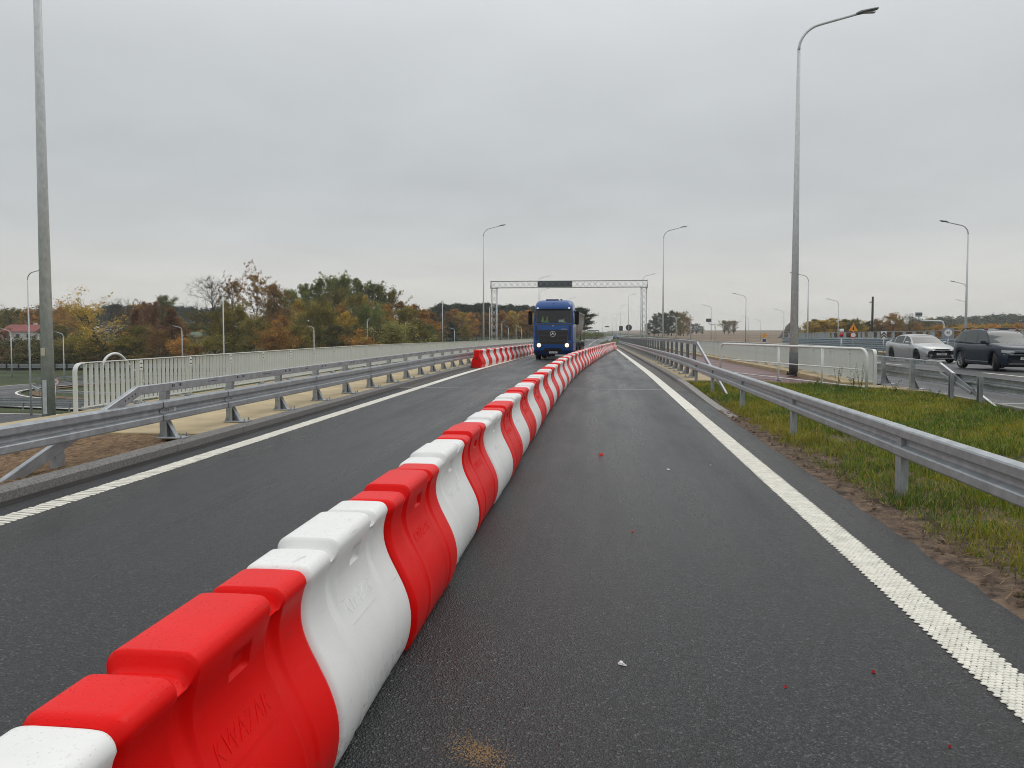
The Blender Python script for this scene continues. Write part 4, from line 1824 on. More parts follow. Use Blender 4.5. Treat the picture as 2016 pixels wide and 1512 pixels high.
# ================================================================== road signs
sign_red = mat("sign_red", (0.55, 0.02, 0.02), 0.45)
sign_white = mat("sign_white", (0.75, 0.75, 0.73), 0.45)
sign_black = mat("sign_black", (0.012, 0.012, 0.012), 0.5)
sign_yellow = mat("sign_orange", (0.75, 0.30, 0.02), 0.45)
sign_back = mat("sign_back_grey", (0.075, 0.08, 0.085), 0.6, vary=.1)
sign_green = mat("sign_back_green", (0.06, 0.085, 0.075), 0.6)


def post_to(root, zb, zt, r=0.03):
    mb = MB()
    mb.tube([(0, .03, zb), (0, .03, zt)], r, 8)
    return mb.build("post", gal, root)


def flat_text(txt, size, m, name, parent, loc, sx=1.0):
    V, F = text_mesh(txt, size)
    mb = MB()
    mb.add([(v.x * sx, 0, v.y) for v in V], F)
    return mb.build(name, m, parent, loc)


def speed_sign(label, x, y, zc_, r, zb, board=False, turn=0.0):
    root = thing("speed_sign", label, "road sign", (x, y, zc_), turn)
    post_to(root, zb - zc_, 0 if not board else -.1)
    if board:
        mb = MB()
        mb.box((0, .015, -.06), (r * 2.9, .02, r * 3.2), bevel=.006)
        mb.build("backing_board", mat("grey_board", (0.25, .28, .31), .5), root)
    mb = MB()
    mb.disc((0, 0, 0), r, (0, -1, 0), 28, 0, 0.004)
    mb.build("red_ring", sign_red if not board else sign_white, root)
    mb = MB()
    mb.disc((0, -.003, 0), r * .84, (0, -1, 0), 28, 0, 0.002)
    mb.build("sign_face", sign_white, root)
    flat_text("40", r * 1.02, sign_black, "lettering", root, (0, -.007, 0), 1.0)
    return root


gsn = ground_at(110, 798, -5.4)
speed_sign("round white 40 speed sign with red rim beside the looped slip road", gsn.x, gsn.y, height_at(109, 752, gsn.y), 0.34, ground_z(gsn.x, gsn.y), False, R(30))
Y_ = 50.5
speed_sign("white disc reading 40 on a grey board behind the silver and dark blue cars", place(1867, Y_), Y_, height_at(1867, 655, Y_), 0.22, 0.1, True, R(-12))
# orange triangle above a round sign
Y_ = 66
wx, wz = place(1680, Y_), height_at(1680, 645, Y_)
ws = thing("warning_sign", "orange warning triangle above a small round sign, behind the three-rail barrier", "road sign", (wx, Y_, wz))
post_to(ws, -wz, .2)
mb = MB()
tri = [(0, .36), (-.40, -.30), (.40, -.30)]
mb.prism(tri, lambda u, v: (u, 0, v), lambda u, v: (u, .012, v))
mb.build("triangle_plate", sign_yellow, ws)
mb = MB()
mb.prism([(0, .16), (-.06, -.2), (.06, -.2)], lambda u, v: (u, -.004, v), lambda u, v: (u, -.002, v))
mb.build("symbol", sign_black, ws)
mb = MB()
mb.disc((0, 0, -.62), .25, (0, -1, 0), 20, 0, .01)
rr = mb.build("round_plate", sign_red, ws)
mb = MB()
mb.disc((0, -.004, -.62), .19, (0, -1, 0), 20, 0, .003)
mb.build("sign_face", sign_white, rr)
# red and white beacon cylinder
Y_ = 68
bx, bz = place(1657, Y_), height_at(1657, 663, Y_)
be = thing("marker_post", "short red and white marker post behind the three-rail barrier", "marker post", (bx, Y_, bz))
for k, m_ in ((0, sign_red), (1, sign_white)):
    mb = MB()
    mb.tube([(0, 0, k * .34), (0, 0, k * .34 + .337)], .17, 14)
    mb.build("band", m_, be)
mb = MB()
mb.tube([(0, 0, -bz - .1), (0, 0, -.003)], .07, 8)
mb.build("post", gal, be)
# chevron board
Y_ = 61
cx_, cz_ = place(1740, Y_), height_at(1740, 660, Y_)
cb = thing("chevron_board", "black and white chevron board behind the three-rail barrier", "road sign", (cx_, Y_, cz_))
post_to(cb, -cz_, 0)
mb = MB()
mb.box((0, 0, 0), (.42, .02, .62), bevel=.005)
mb.build("board", sign_white, cb)
for k in range(2):
    mb = MB()
    o_ = -.12 + .2 * k
    mb.prism([(-.19, o_ - .14), (0.02, o_ + .06), (.19, o_ - .14), (.19, o_ - .02), (.02, o_ + .18), (-.19, o_ - .02)], lambda u, v: (u, -.016, v), lambda u, v: (u, -.0125, v))
    mb.build("chevron", sign_black, cb)
# yellow diamond
Y_ = 105
dx_, dz_ = place(1505, Y_), height_at(1505, 661, Y_)
ds = thing("diamond_sign", "small orange sign with a dark plate below, in front of the ploughed field", "road sign", (dx_, Y_, dz_))
post_to(ds, ground_z(dx_, Y_) - dz_, 0)
mb = MB()
mb.disc((0, 0, 0), .36, (0, -1, 0), 4, 0, .015)
mb.build("sign_plate", sign_yellow, ds)
mb = MB()
mb.box((0, 0, -.62), (.42, .02, .36))
mb.build("lower_plate", mat("sign_blue", (0.03, 0.07, 0.2), .5), ds)
# sign backs at the end of the bridge
Y_ = 112
rx_, rz_ = place(1238, Y_), height_at(1238, 645, Y_)
rs = thing("round_sign", "dark round sign seen from behind on a post at the end of the bridge", "road sign", (rx_, Y_, rz_))
mb = MB()
mb.disc((0, 0, 0), .45, (0, -1, 0), 26, 0, .02)
mb.build("sign_back", sign_back, rs)
mb = MB()
mb.tube([(0, -.035, dz(Y_) - rz_), (0, -.035, .5)], .035, 8)
mb.build("post", gal, rs)
Y_ = 165
rx_, rz_ = place(1222.5, Y_), height_at(1222.5, 646.5, Y_)
rs = thing("square_sign", "small green-grey sign board seen from behind beside the round sign back", "road sign", (rx_, Y_, rz_))
mb = MB()
mb.box((0, 0, 0), (.80, .02, 1.0), bevel=.006)
mb.build("sign_back", sign_green, rs)
post_to(rs, ground_z(rx_, Y_) - rz_, 0)

# traffic detectors on bent arms
def detector(label, pxb, yb, pxp, Y, w, h, facing):
    xb, zb = place(pxb, Y), height_at(pxb, yb, Y)
    xp = place(pxp, Y)
    root = thing("traffic_detector", label, "traffic detector", (xp, Y, 0))
    za = zb - h * .5 - .28
    zg_ = ground_z(xp, Y) if xp > 29 or xp < 21 else dz(Y)
    mb = MB()
    mb.tube([(0, 0, zg_ - .1), (0, 0, za - .25), (-.08, 0, za - .06), (-.25, 0, za)] + [(xb - xp + .22, 0, za + .01), (xb - xp + .06, 0, za + .06), (xb - xp, 0, za + .28)], .055, 8)
    mb.build("bent_pole", gal, root)
    mb = MB()
    mb.box((xb - xp, 0, zb), (w, .14, h), bevel=.02)
    bx_ = mb.build("detector_box", facing, root)
    mb = MB()
    for k in (-.3, 0, .3):
        mb.disc((xb - xp + k * w, -.075, zb), h * .28, (0, -1, 0), 12, 0, .01)
    mb.build("lens", MATS["lamp_head"], bx_)


detector("pale detector box on a long bent arm above the silver car", 1808, 619, 1858, 54, .42, .30, mat("detector_grey", (.42, .44, .46), .5))
detector("dark detector box on a short bent arm beside the guardrail end", 1395, 630.5, 1408, 96, .62, .40, sign_back)
# dark mast with a small camera
Y_ = 80
mx_ = place(1717, Y_)
ms = thing("camera_mast", "dark wooden mast with a small camera behind the far railing", "mast", (mx_, Y_, ground_z(mx_, Y_)))
zt = height_at(1717, 584, Y_) - ground_z(mx_, Y_)
mb = MB()
mb.tube([(0, 0, 0), (0, 0, zt)], [.14, .10], 8)
mb.build("pole", mat("dark_wood_pole", (0.07, .06, .05), .8), ms)
mb = MB()
mb.box((-.22, -.05, zt - .55), (.22, .14, .16), bevel=.03)
mb.build("camera_box", gal, ms)
# tall thin aerial mast in front of the pines
Y_ = 175
mx_ = place(871, Y_)
ms = thing("aerial_mast", "tall thin pale mast in front of the wood before the gantry", "mast", (mx_, Y_, ground_z(mx_, Y_)))
zt = height_at(871, 592, Y_) - ground_z(mx_, Y_)
mb = MB()
mb.tube([(0, 0, 0), (0, 0, zt)], [.16, .07], 6)
mb.build("pole", gal, ms)
mb = MB()
for a in (0, 2.1, 4.2):
    mb.box((.2 * math.cos(a), .2 * math.sin(a), zt - .3), (.10, .10, .7))
mb.build("antenna", gal, ms)

# ================================================================== far parapet with uprights of uneven spacing
pr = thing("parapet", "blue-grey parapet of upright plates and thin rails on the far side of the second carriageway", "parapet", (24.2, 12, 0))
mb = MB()
mb.box((0, 0, 1.0), (.03, .24, 1.78))
up_m = mb.mesh("upright_plate", mat("grey_plate", (.34, .38, .40), .5, vary=.1))
mb = MB()
mb.box((0, 0, 1.0), (.10, .06, 1.80))
up_n = mb.mesh("upright_post", steel_dull)
y = 0.0
k = 0
rp = random.Random(3)
while y < 90:
    rz = R(rp.uniform(35, 75))
    link("upright_plate", up_m, pr, (0, y, dz(12 + y)), (0, 0, rz))
    if rp.random() < .35:
        link("upright_post", up_n, pr, (0, y + rp.uniform(.3, .5), dz(12 + y)))
    y += rp.choice((.8, 1.1, 1.5, 1.9, 2.3))
mb = MB()
mb.tube([(0, 0, 0), (0, 5.99, 0)], .022, 6)
rl = mb.mesh("rail", blue_steel)
for i in range(15):
    for z in (.35, .85, 1.35, 1.86):
        link("rail", rl, pr, (-.06, 6 * i, z + dz(12 + 6 * i)), (math.atan2(dz(18 + 6 * i) - dz(12 + 6 * i), 6), 0, 0))

# ================================================================== guardrails of the low slip roads
def slip_guardrail(label, pts, z, posts_dark=False, two=False):
    root = thing("guardrail", label, "guardrail", (0, 0, z))
    pts = [Vector((p[0], p[1])) for p in pts]
    seg = []
    for a, b in zip(pts[:-1], pts[1:]):
        n = max(1, int((b - a).length / 4))
        for i in range(n):
            seg.append((a + (b - a) * (i / n), a + (b - a) * ((i + 1) / n)))
    mbp = MB()
    mbp.box((0, 0, .35 if not posts_dark else .5), (.07, .11 if not posts_dark else .22, .72 if not posts_dark else 1.1))
    pm = mbp.mesh("post", dark_rubber if posts_dark else steel_dull)
    cache = {}
    for a, b in seg:
        L = round((b - a).length, 1)
        if L not in cache:
            q = MB()
            q.prism(WB + [(u - .03, v) for u, v in WB[::-1]], lambda u, v: (u, 0, v), lambda u, v: (u, L + .05, v))
            cache[L] = q.mesh("rail_beam", steel)
        d = b - a
        rz = math.atan2(-d.x, d.y)
        for zz in ((.55, .95) if two else (.6,)):
            link("rail_beam", cache[L], root, (a.x, a.y, zz), (0, 0, rz))
        link("post", pm, root, (a.x, a.y, 0), (0, 0, rz))
        if posts_dark:
            m_ = (a + b) / 2
            link("post", pm, root, (m_.x, m_.y, 0), (0, 0, rz))
    return root


def offset_path(P, d):
    out = []
    P = [Vector(p) for p in P]
    for i, p in enumerate(P):
        t = (P[min(i + 1, len(P) - 1)] - P[max(0, i - 1)]).normalized()
        out.append(p + Vector((-t.y, t.x)) * d)
    return out


slip_guardrail("low guardrail following the inner edge of the looped slip road", offset_path(LOOP, 4.4), -5.35)
slip_guardrail("double low guardrail between the slip road loop and the lower road", [(-19, 60.6), (-50, 61), (-80, 62.4), (-110, 64.2)], -5.35, False, True)
slip_guardrail("far guardrail on dark posts along the trees", [(-20, 121), (-60, 120.5), (-100, 116), (-125, 110)], -5.0, True, True)
slip_guardrail("far low guardrail between the loop and the dark-posted one", offset_path(LOOP[:5], -5.0), -5.35)
# ================================================================== vehicles
from mathutils.bvhtree import BVHTree

tyre_mat = mat("tyre_rubber", (0.016, 0.016, 0.017), 0.8, bump=.2, bscale=80)
glass_dark = mat("car_glass", (0.050, 0.062, 0.060), 0.05, spec=0.5)
chrome = mat("chrome_trim", (0.55, 0.56, 0.57), 0.2, 0.9)
grille_black = mat("grille_black", (0.008, 0.008, 0.009), 0.35)
lamp_lens = mat("headlamp_lens", (0.30, 0.32, 0.33), 0.08, spec=0.8)
plate_white = mat("plate_white", (0.62, 0.62, 0.62), 0.4)
plate_ink = mat("plate_ink", (0.02, 0.02, 0.025), 0.5)
rim_silver = mat("rim_silver", (0.40, 0.40, 0.41), 0.3, 0.7)
rim_dark = mat("rim_dark", (0.06, 0.06, 0.065), 0.3, 0.6)


def glass_pane_mat():
    m = bpy.data.materials.new("windscreen_glass")
    m.use_nodes = True
    nt = m.node_tree
    nt.nodes.remove(nt.nodes["Principled BSDF"])
    tr = nt.nodes.new("ShaderNodeBsdfTransparent")
    tr.inputs[0].default_value = (0.62, 0.70, 0.67, 1)
    gl = nt.nodes.new("ShaderNodeBsdfGlossy")
    gl.inputs["Roughness"].default_value = 0.03
    lw = nt.nodes.new("ShaderNodeLayerWeight")
    lw.inputs[0].default_value = 0.12
    mr = nt.nodes.new("ShaderNodeMapRange")
    mr.inputs[3].default_value, mr.inputs[4].default_value = 0.05, 0.8
    nt.links.new(lw.outputs["Fresnel"], mr.inputs[0])
    mx = nt.nodes.new("ShaderNodeMixShader")
    nt.links.new(mr.outputs[0], mx.inputs[0])
    nt.links.new(tr.outputs[0], mx.inputs[1])
    nt.links.new(gl.outputs[0], mx.inputs[2])
    nt.links.new(mx.outputs[0], nt.nodes["Material Output"].inputs[0])
    return m


pane_mat = glass_pane_mat()


def wheel_meshes(r, w, rim_m, spokes=5, rim_r=0.66, twist=0.0):
    """Tyre and rim around the X axis, outer face at -X."""
    mb = MB()
    prof = [(-w / 2, r * rim_r), (-w / 2 - .004, r * .80), (-w / 2 + .012, r * .94), (-w * .36, r), (w * .36, r), (w / 2 - .012, r * .94), (w / 2, r * .8), (w / 2, r * rim_r)]
    n = 28
    rows = [[(x, rr * math.cos(2 * PI * k / n), rr * math.sin(2 * PI * k / n)) for x, rr in prof] for k in range(n)]
    rows.append(rows[0])
    mb.grid(rows, smooth=True)
    tyre = mb.mesh("tyre", tyre_mat)
    mb = MB()
    rr = r * rim_r
    prof = [(-w / 2 + .012, rr * 1.01), (-w / 2 + .004, rr * .97), (-w / 2 + .02, rr * .90), (-w * .1, rr * .86)]
    rows = [[(x, q * math.cos(2 * PI * k / n), q * math.sin(2 * PI * k / n)) for x, q in prof] for k in range(n)]
    rows.append(rows[0])
    mb.grid(rows, smooth=True)
    mb.disc((-w * .08, 0, 0), rr * .86, (-1, 0, 0), 20, 1)
    for k in range(spokes):
        for s in (-1, 1):
            a0 = 2 * PI * k / spokes
            a1 = a0 + s * (PI / spokes) * .42 + twist
            p0 = Vector((-w / 2 + .022, rr * .16 * math.cos(a0), rr * .16 * math.sin(a0)))
            p1 = Vector((-w / 2 + .012, rr * .92 * math.cos(a1), rr * .92 * math.sin(a1)))
            d = (p1 - p0).normalized()
            sd = Vector((1, 0, 0)).cross(d) * (rr * .055)
            bk = Vector((.03, 0, 0))
            mb.add([p0 - sd, p0 + sd, p1 + sd, p1 - sd, p0 - sd * 1.2 + bk, p0 + sd * 1.2 + bk, p1 + sd * 1.2 + bk, p1 - sd * 1.2 + bk],
                   [(0, 1, 2, 3), (0, 4, 5, 1), (1, 5, 6, 2), (2, 6, 7, 3), (3, 7, 4, 0)], 0)
    mb.disc((-w / 2 + .016, 0, 0), rr * .20, (-1, 0, 0), 14, 0, .03)
    rim = mb.mesh("rim", [rim_m, grille_black])
    return tyre, rim


class Skin:
    """Body surface that flat pieces can be laid on."""

    def __init__(self, mb):
        self.t = BVHTree.FromPolygons([Vector(p) for p in mb.v], mb.f)

    def hit(self, o, d):
        loc, nrm, i, dist = self.t.ray_cast(Vector(o), Vector(d))
        if loc is None:
            return None, None
        if nrm.dot(Vector(d)) > 0:
            nrm = -nrm
        return loc, nrm

    def patch(self, mb, quad, axis, n=6, m=3, off=0.006, mi=0):
        """quad: four (u, v) corners; axis 'front' uses (x, z) along +Y, 'left' uses (y, z) along +X, 'right' along -X."""
        rows = []
        for j in range(m + 1):
            row = []
            for i in range(n + 1):
                s, t = i / n, j / m
                u = (1 - s) * (1 - t) * quad[0][0] + s * (1 - t) * quad[1][0] + s * t * quad[2][0] + (1 - s) * t * quad[3][0]
                v = (1 - s) * (1 - t) * quad[0][1] + s * (1 - t) * quad[1][1] + s * t * quad[2][1] + (1 - s) * t * quad[3][1]
                if axis == 'front':
                    loc, nr = self.hit((u, -3, v), (0, 1, 0))
                    if loc is None:
                        loc, nr = Vector((u, 0.3, v)), Vector((0, -1, 0))
                elif axis == 'left':
                    loc, nr = self.hit((-4, u, v), (1, 0, 0))
                    if loc is None:
                        loc, nr = Vector((-.8, u, v)), Vector((-1, 0, 0))
                else:
                    loc, nr = self.hit((4, u, v), (-1, 0, 0))
                    if loc is None:
                        loc, nr = Vector((.8, u, v)), Vector((1, 0, 0))
                row.append(tuple(loc + nr * off))
            rows.append(row)
        mb.grid(rows, mi=mi, smooth=True)


def lerp_tab(tab, y):
    if y <= tab[0][0]:
        return tab[0][1]
    for (a, va), (b, vb) in zip(tab[:-1], tab[1:]):
        if y <= b:
            t = (y - a) / (b - a)
            t = t * t * (3 - 2 * t) * .5 + t * .5
            return va + (vb - va) * t
    return tab[-1][1]


def curve_tab(tab, y):
    """Smooth curve through the table, without overshoot at kinks."""
    n = len(tab)
    if y <= tab[0][0]:
        return tab[0][1]
    if y >= tab[-1][0]:
        return tab[-1][1]
    sl = [(tab[i + 1][1] - tab[i][1]) / (tab[i + 1][0] - tab[i][0]) for i in range(n - 1)]
    mt = [sl[0]] + [(0 if sl[i - 1] * sl[i] <= 0 else 2 / (1 / sl[i - 1] + 1 / sl[i])) for i in range(1, n - 1)] + [sl[-1]]
    for i in range(n - 1):
        if y <= tab[i + 1][0]:
            d = tab[i + 1][0] - tab[i][0]
            t = (y - tab[i][0]) / d
            return ((2 * t ** 3 - 3 * t ** 2 + 1) * tab[i][1] + (t ** 3 - 2 * t ** 2 + t) * d * mt[i]
                    + (-2 * t ** 3 + 3 * t ** 2) * tab[i + 1][1] + (t ** 3 - t ** 2) * d * mt[i + 1])


def car(name, label, cat, S, loc, rot, paint_m, rim_m, steer=0.0, group=None):
    """Car body lofted from plan, deck and roof lines. Front at y = 0 facing -Y."""
    root = thing(name, label, cat, loc, rot, group)
    L, W = S["L"], S["W"] / 2
    fa, ra, wr = S["fa"], S["fa"] + S["wb"], S["wr"]
    ys_ = set(np.linspace(0, L, 30).tolist() + [0.03, 0.08, L - .03, L - .08])
    for c in (fa, ra):
        for k in range(-6, 7):
            ys_.add(c + wr * 1.16 * k / 6)
    ys_ = sorted(ys_)
    mb = MB()
    rows = []
    for y in ys_:
        w = W * curve_tab(S["plan"], y)
        dk = curve_tab(S["deck"], y)
        zb = lerp_tab(S["sill"], y)
        arch = zb
        for c in (fa, ra):
            q = (wr * 1.14) ** 2 - (y - c) ** 2
            if q > 0:
                arch = max(arch, wr + math.sqrt(q))
        zs = max(zb + .16, 0.42)
        lo, mid = max(arch, zb), max(arch + .012, zs)
        sh = max(dk - .16, mid + .03)
        front = max(0, 1 - y / .9)
        back = max(0, (y - L + .6) / .6)
        half = [(w * .96, lo), (w * .99, mid), (w * 1.0, (mid + sh) / 2 + .02), (w * .992, sh), (w * .95, dk - .045), (w * .87, dk), (w * .55, dk + .025 * S.get("crown", 1)), (0, dk + .035 * S.get("crown", 1))]
        row = []
        for x, z in half:
            bow = .34 * front * (abs(x) / W) ** 2.4 - .16 * back * (abs(x) / W) ** 3
            if front > 0:
                bow += .10 * front * max(0, (z - .55)) / .4
            row.append((x, y + bow, z))
        rows.append(row + [(-a, b, c) for a, b, c in row[-2::-1]])
    mb.grid(rows, smooth=True)
    n = len(rows[0])
    for row, fl in ((rows[0], 0), (rows[-1], 1)):
        h = n // 2
        f = []
        for i in range(h):
            q = (i, i + 1, n - 2 - i, n - 1 - i) if i + 1 != n - 2 - i else (i, i + 1, n - 1 - i)
            f.append(q if not fl else q[::-1])
        mb.add(row, f, 0, False)
    skin = Skin(mb)
    # greenhouse
    G = S["roof"]
    gy = sorted(set(np.linspace(G[0][0], G[-1][0], 26).tolist() + S["pillars"] + [g[0] for g in G]))
    y_ws, y_top, y_rt, y_rw = G[0][0], S["ws_top"], S["rw_top"], G[-1][0]
    pr, gl_f, gl_l, gl_r, gl_b = MB(), MB(), MB(), MB(), MB()
    prows = []
    for y in gy:
        zr = curve_tab(G, y)
        bl = lerp_tab(S["belt"], y)
        wb_ = W * S["wb_k"] * lerp_tab(S["plan"], y)
        f = min(1, max(0, (zr - bl) / S["gh"]))
        wt = wb_ * (1 - .23 * f)
        bow = .16 * max(0, 1 - (y - y_ws) / (y_top - y_ws))

        def P(x, z, k=bow):
            return (x, y + k * (abs(x) / W) ** 2, z)
        r_ = [P(wb_, bl - .03), P(wb_ - .003, bl + .02), P(wt + (wb_ - wt) * .12, bl + (zr - bl) * .86), P(wt * .93, zr - .012 * f), P(wt * .6, zr + .012), P(0, zr + .018)]
        prows.append(r_ + [(-a, b, c) for a, b, c in r_[-2::-1]])
    n = len(prows[0])
    for i in range(len(gy) - 1):
        ym = (gy[i] + gy[i + 1]) / 2
        for k in range(n - 1):
            q = [prows[i][k], prows[i][k + 1], prows[i + 1][k + 1], prows[i + 1][k]]
            tgt = pr
            if k in (1, n - 3) and y_ws + .30 < ym < S["side_end"]:
                if not any(a < ym < b for a, b in S["posts"]):
                    tgt = gl_r if k == 1 else gl_l
            elif k in (3, 4, n - 6, n - 5) and ym < y_top:
                tgt = gl_f
            elif k in (3, 4, n - 6, n - 5) and ym > y_rt:
                tgt = gl_b
            tgt.add(q, [(0, 1, 2, 3)], 0, True)
    body_v = MB()
    body_v.add(mb.v, mb.f, 0, True)
    body_v.add(pr.v, pr.f, 0, True)
    body_v.weld()
    body_v.build("body", paint_m, root)
    for nm, g in (("windscreen", gl_f), ("side_window", gl_l), ("side_window", gl_r), ("rear_window", gl_b)):
        if g.v:
            g.weld()
            g.build(nm, glass_dark, root)
    # dark seals between the panes
    mb2 = MB()
    for s in ('left', 'right'):
        for y in S["seams"]:
            skin.patch(mb2, [(y, lerp_tab(S["sill"], y) + .12), (y + .012, lerp_tab(S["sill"], y) + .12), (y + .05, lerp_tab(S["belt"], y) - .05), (y + .038, lerp_tab(S["belt"], y) - .05)], s, 1, 8, .003)
    mb2.build("door_gap", grille_black, root)
    for s in ('left', 'right'):
        for y in S["handles"]:
            q = MB()
            z = lerp_tab(S["belt"], y) - .13
            skin.patch(q, [(y, z - .014), (y + .20, z - .006), (y + .20, z + .022), (y, z + .016)], s, 3, 1, .022)
            q.build("door_handle", S.get("handle_m", paint_m), root)
        q = MB()
        skin.patch(q, [(fa + wr * 1.15, S["trim_z"]), (ra - wr * 1.15, S["trim_z"]), (ra - wr * 1.15, S["trim_z"] + .035), (fa + wr * 1.15, S["trim_z"] + .035)], s, 8, 1, .008)
        q.build("side_trim", S["trim_m"], root)
    # mirrors
    for s in (-1, 1):
        q = MB()
        y = S["mirror_y"]
        xb = s * W * .93
        zb_ = lerp_tab(S["belt"], y) + .06
        q.box((xb + s * .11, y, zb_ + .02), (.20, .10, .13), bevel=.035)
        q.box((xb + s * .0, y + .02, zb_ - .03), (.14, .05, .04), bevel=.01)
        q.build("mirror", S.get("mirror_m", paint_m), root)
    # front
    for part, m_, quads, off in S["front"]:
        q = MB()
        for qd, nn, mm in quads:
            skin.patch(q, qd, 'front', nn, mm, off)
        q.build(part, m_, root)
    loc_, _ = skin.hit((0, -3, S["plate_z"]), (0, 1, 0))
    q = MB()
    q.box((0, loc_.y - .018, S["plate_z"]), (.52, .014, .115), bevel=.004)
    pl = q.build("number_plate", plate_white, root)
    flat_text(S["plate"], .105, plate_ink, "lettering", pl, (0, loc_.y - .0265, S["plate_z"]), .82)
    if "emblem" in S:
        S["emblem"](root, skin)
    for part in S.get("extra", ()):
        part(root, skin)
    # wheels and wells
    ty, ri = wheel_meshes(wr, .225, rim_m, S["spokes"], .70, S.get("twist", 0))
    for y, ax in ((fa, 0), (ra, 1)):
        for s in (-1, 1):
            a = steer if ax == 0 else 0
            w_ = link("wheel", ty, root, (s * (W - .125), y, wr), (0, 0, (0 if s < 0 else PI) + a))
            link("rim", ri, w_)
        q = MB()
        q.box((0, y, wr + .12), (W * 2 * .86, wr * 2.2, wr * 1.7))
        q.build("wheel_well", grille_black, root)
    q = MB()
    q.box((0, L / 2 + .12, .27), (W * 1.6, L * .78, .14))
    q.build("underbody", grille_black, root)
    return root


def ring(mb, c, r, t, n=24, mi=0, d=.012):
    c = Vector(c)
    rows = []
    for k in range(n + 1):
        a = 2 * PI * k / n
        u = Vector((math.cos(a), 0, math.sin(a)))
        rows.append([c + u * (r - t), c + u * (r - t) + Vector((0, -d, 0)), c + u * r + Vector((0, -d, 0)), c + u * r])
    mb.grid(rows, mi=mi, smooth=False)


def oval_emblem(z, rx, rz):
    def f(root, skin):
        loc_, _ = skin.hit((0, -3, z), (0, 1, 0))
        mb = MB()
        n = 24
        rows = []
        for k in range(n + 1):
            a = 2 * PI * k / n
            rows.append([(math.cos(a) * (rx - .014), loc_.y - .03, z + math.sin(a) * (rz - .014)), (math.cos(a) * rx, loc_.y - .03, z + math.sin(a) * rz), (math.cos(a) * rx, loc_.y, z + math.sin(a) * rz)])
        mb.grid(rows, smooth=False)
        mb.add([(-.035, loc_.y - .03, z + .04), (-.018, loc_.y - .03, z + .04), (-.03, loc_.y - .03, z - .035), (-.05, loc_.y - .03, z - .035)], [(0, 1, 2, 3)])
        mb.add([(-.05, loc_.y - .03, z - .035), (.06, loc_.y - .03, z - .02), (.055, loc_.y - .03, z - .004), (-.03, loc_.y - .03, z - .02)], [(0, 1, 2, 3)])
        mb.build("emblem", chrome, root)
    return f


def vw_emblem(z, r):
    def f(root, skin):
        loc_, _ = skin.hit((0, -3, z), (0, 1, 0))
        mb = MB()
        ring(mb, (0, loc_.y - .012, z), r, r * .13)
        yy = loc_.y - .026

        def bar(a, b, w=r * .10):
            a, b = Vector((a[0] * r, yy, z + a[1] * r)), Vector((b[0] * r, yy, z + b[1] * r))
            d = (b - a).normalized()
            s = Vector((d.z, 0, -d.x)) * w
            mb.add([a - s, a + s, b + s, b - s], [(0, 1, 2, 3)])
        for s in (-1, 1):
            bar((s * .36, .82), (0, .10))
            bar((s * .80, .40), (s * .40, -.72))
            bar((s * .40, -.72), (0, -.02))
        mb.build("emblem", chrome, root)
    return f


silver = mat("silver_paint", (0.40, 0.41, 0.41), 0.30, 0.35, coat=0.6, spec=.5)
navy = mat("blue_black_paint", (0.011, 0.022, 0.038), 0.30, 0.0, coat=0.22, spec=0.3)
plastic_grey = mat("dark_cladding", (0.022, 0.023, 0.025), 0.55)

SEDAN = dict(L=4.97, W=1.865, wb=2.87, fa=0.97, wr=0.335, crown=.8,
             plan=[(0, .76), (.06, .80), (.3, .90), (.8, .98), (1.4, 1), (3.9, 1), (4.5, .96), (4.9, .86), (4.97, .80)],
             deck=[(0, .62), (.05, .70), (.35, .80), (1.0, .90), (1.55, .97), (2.6, .97), (3.9, 1.03), (4.4, 1.06), (4.86, 1.04), (4.97, .94)],
             sill=[(0, .22), (.4, .19), (4.4, .20), (4.97, .30)],
             roof=[(1.42, .955), (1.75, 1.14), (2.20, 1.37), (2.55, 1.432), (3.0, 1.445), (3.4, 1.41), (3.9, 1.26), (4.42, 1.06)],
             belt=[(0, .9), (1.42, .95), (2.5, .955), (3.6, 1.00), (4.42, 1.05)],
             gh=.44, wb_k=.915, ws_top=2.28, rw_top=3.35, side_end=4.02, pillars=[2.56, 2.66, 3.58, 3.64, 4.02], posts=[(2.56, 2.66), (3.58, 3.64)],
             seams=[1.62, 2.60, 3.66], handles=[2.32, 3.36], trim_z=.27, trim_m=silver, mirror_y=1.85, plate_z=.46, plate="CC 80449", spokes=5, twist=.12,
             emblem=oval_emblem(.63, .105, .075))
SEDAN["front"] = [
    ("grille", grille_black, [([(-.56, .25), (.56, .25), (.37, .52), (-.37, .52)], 8, 4), ([(-.37, .52), (.37, .52), (.44, .735), (-.44, .735)], 8, 3)], .008),
    ("headlight", lamp_lens, [([(-.82, .67), (-.47, .60), (-.47, .65), (-.80, .77)], 6, 3)], .010),
    ("headlight", lamp_lens, [([(.47, .60), (.82, .67), (.80, .77), (.47, .65)], 6, 3)], .010),
    ("side_intake", grille_black, [([(-.74, .32), (-.60, .29), (-.56, .34), (-.70, .47)], 3, 3)], .009),
    ("side_intake", grille_black, [([(.60, .29), (.74, .32), (.70, .47), (.56, .34)], 3, 3)], .009),
    ("bumper_lip", chrome, [([(-.66, .215), (.66, .215), (.66, .245), (-.66, .245)], 10, 1)], .012),
]
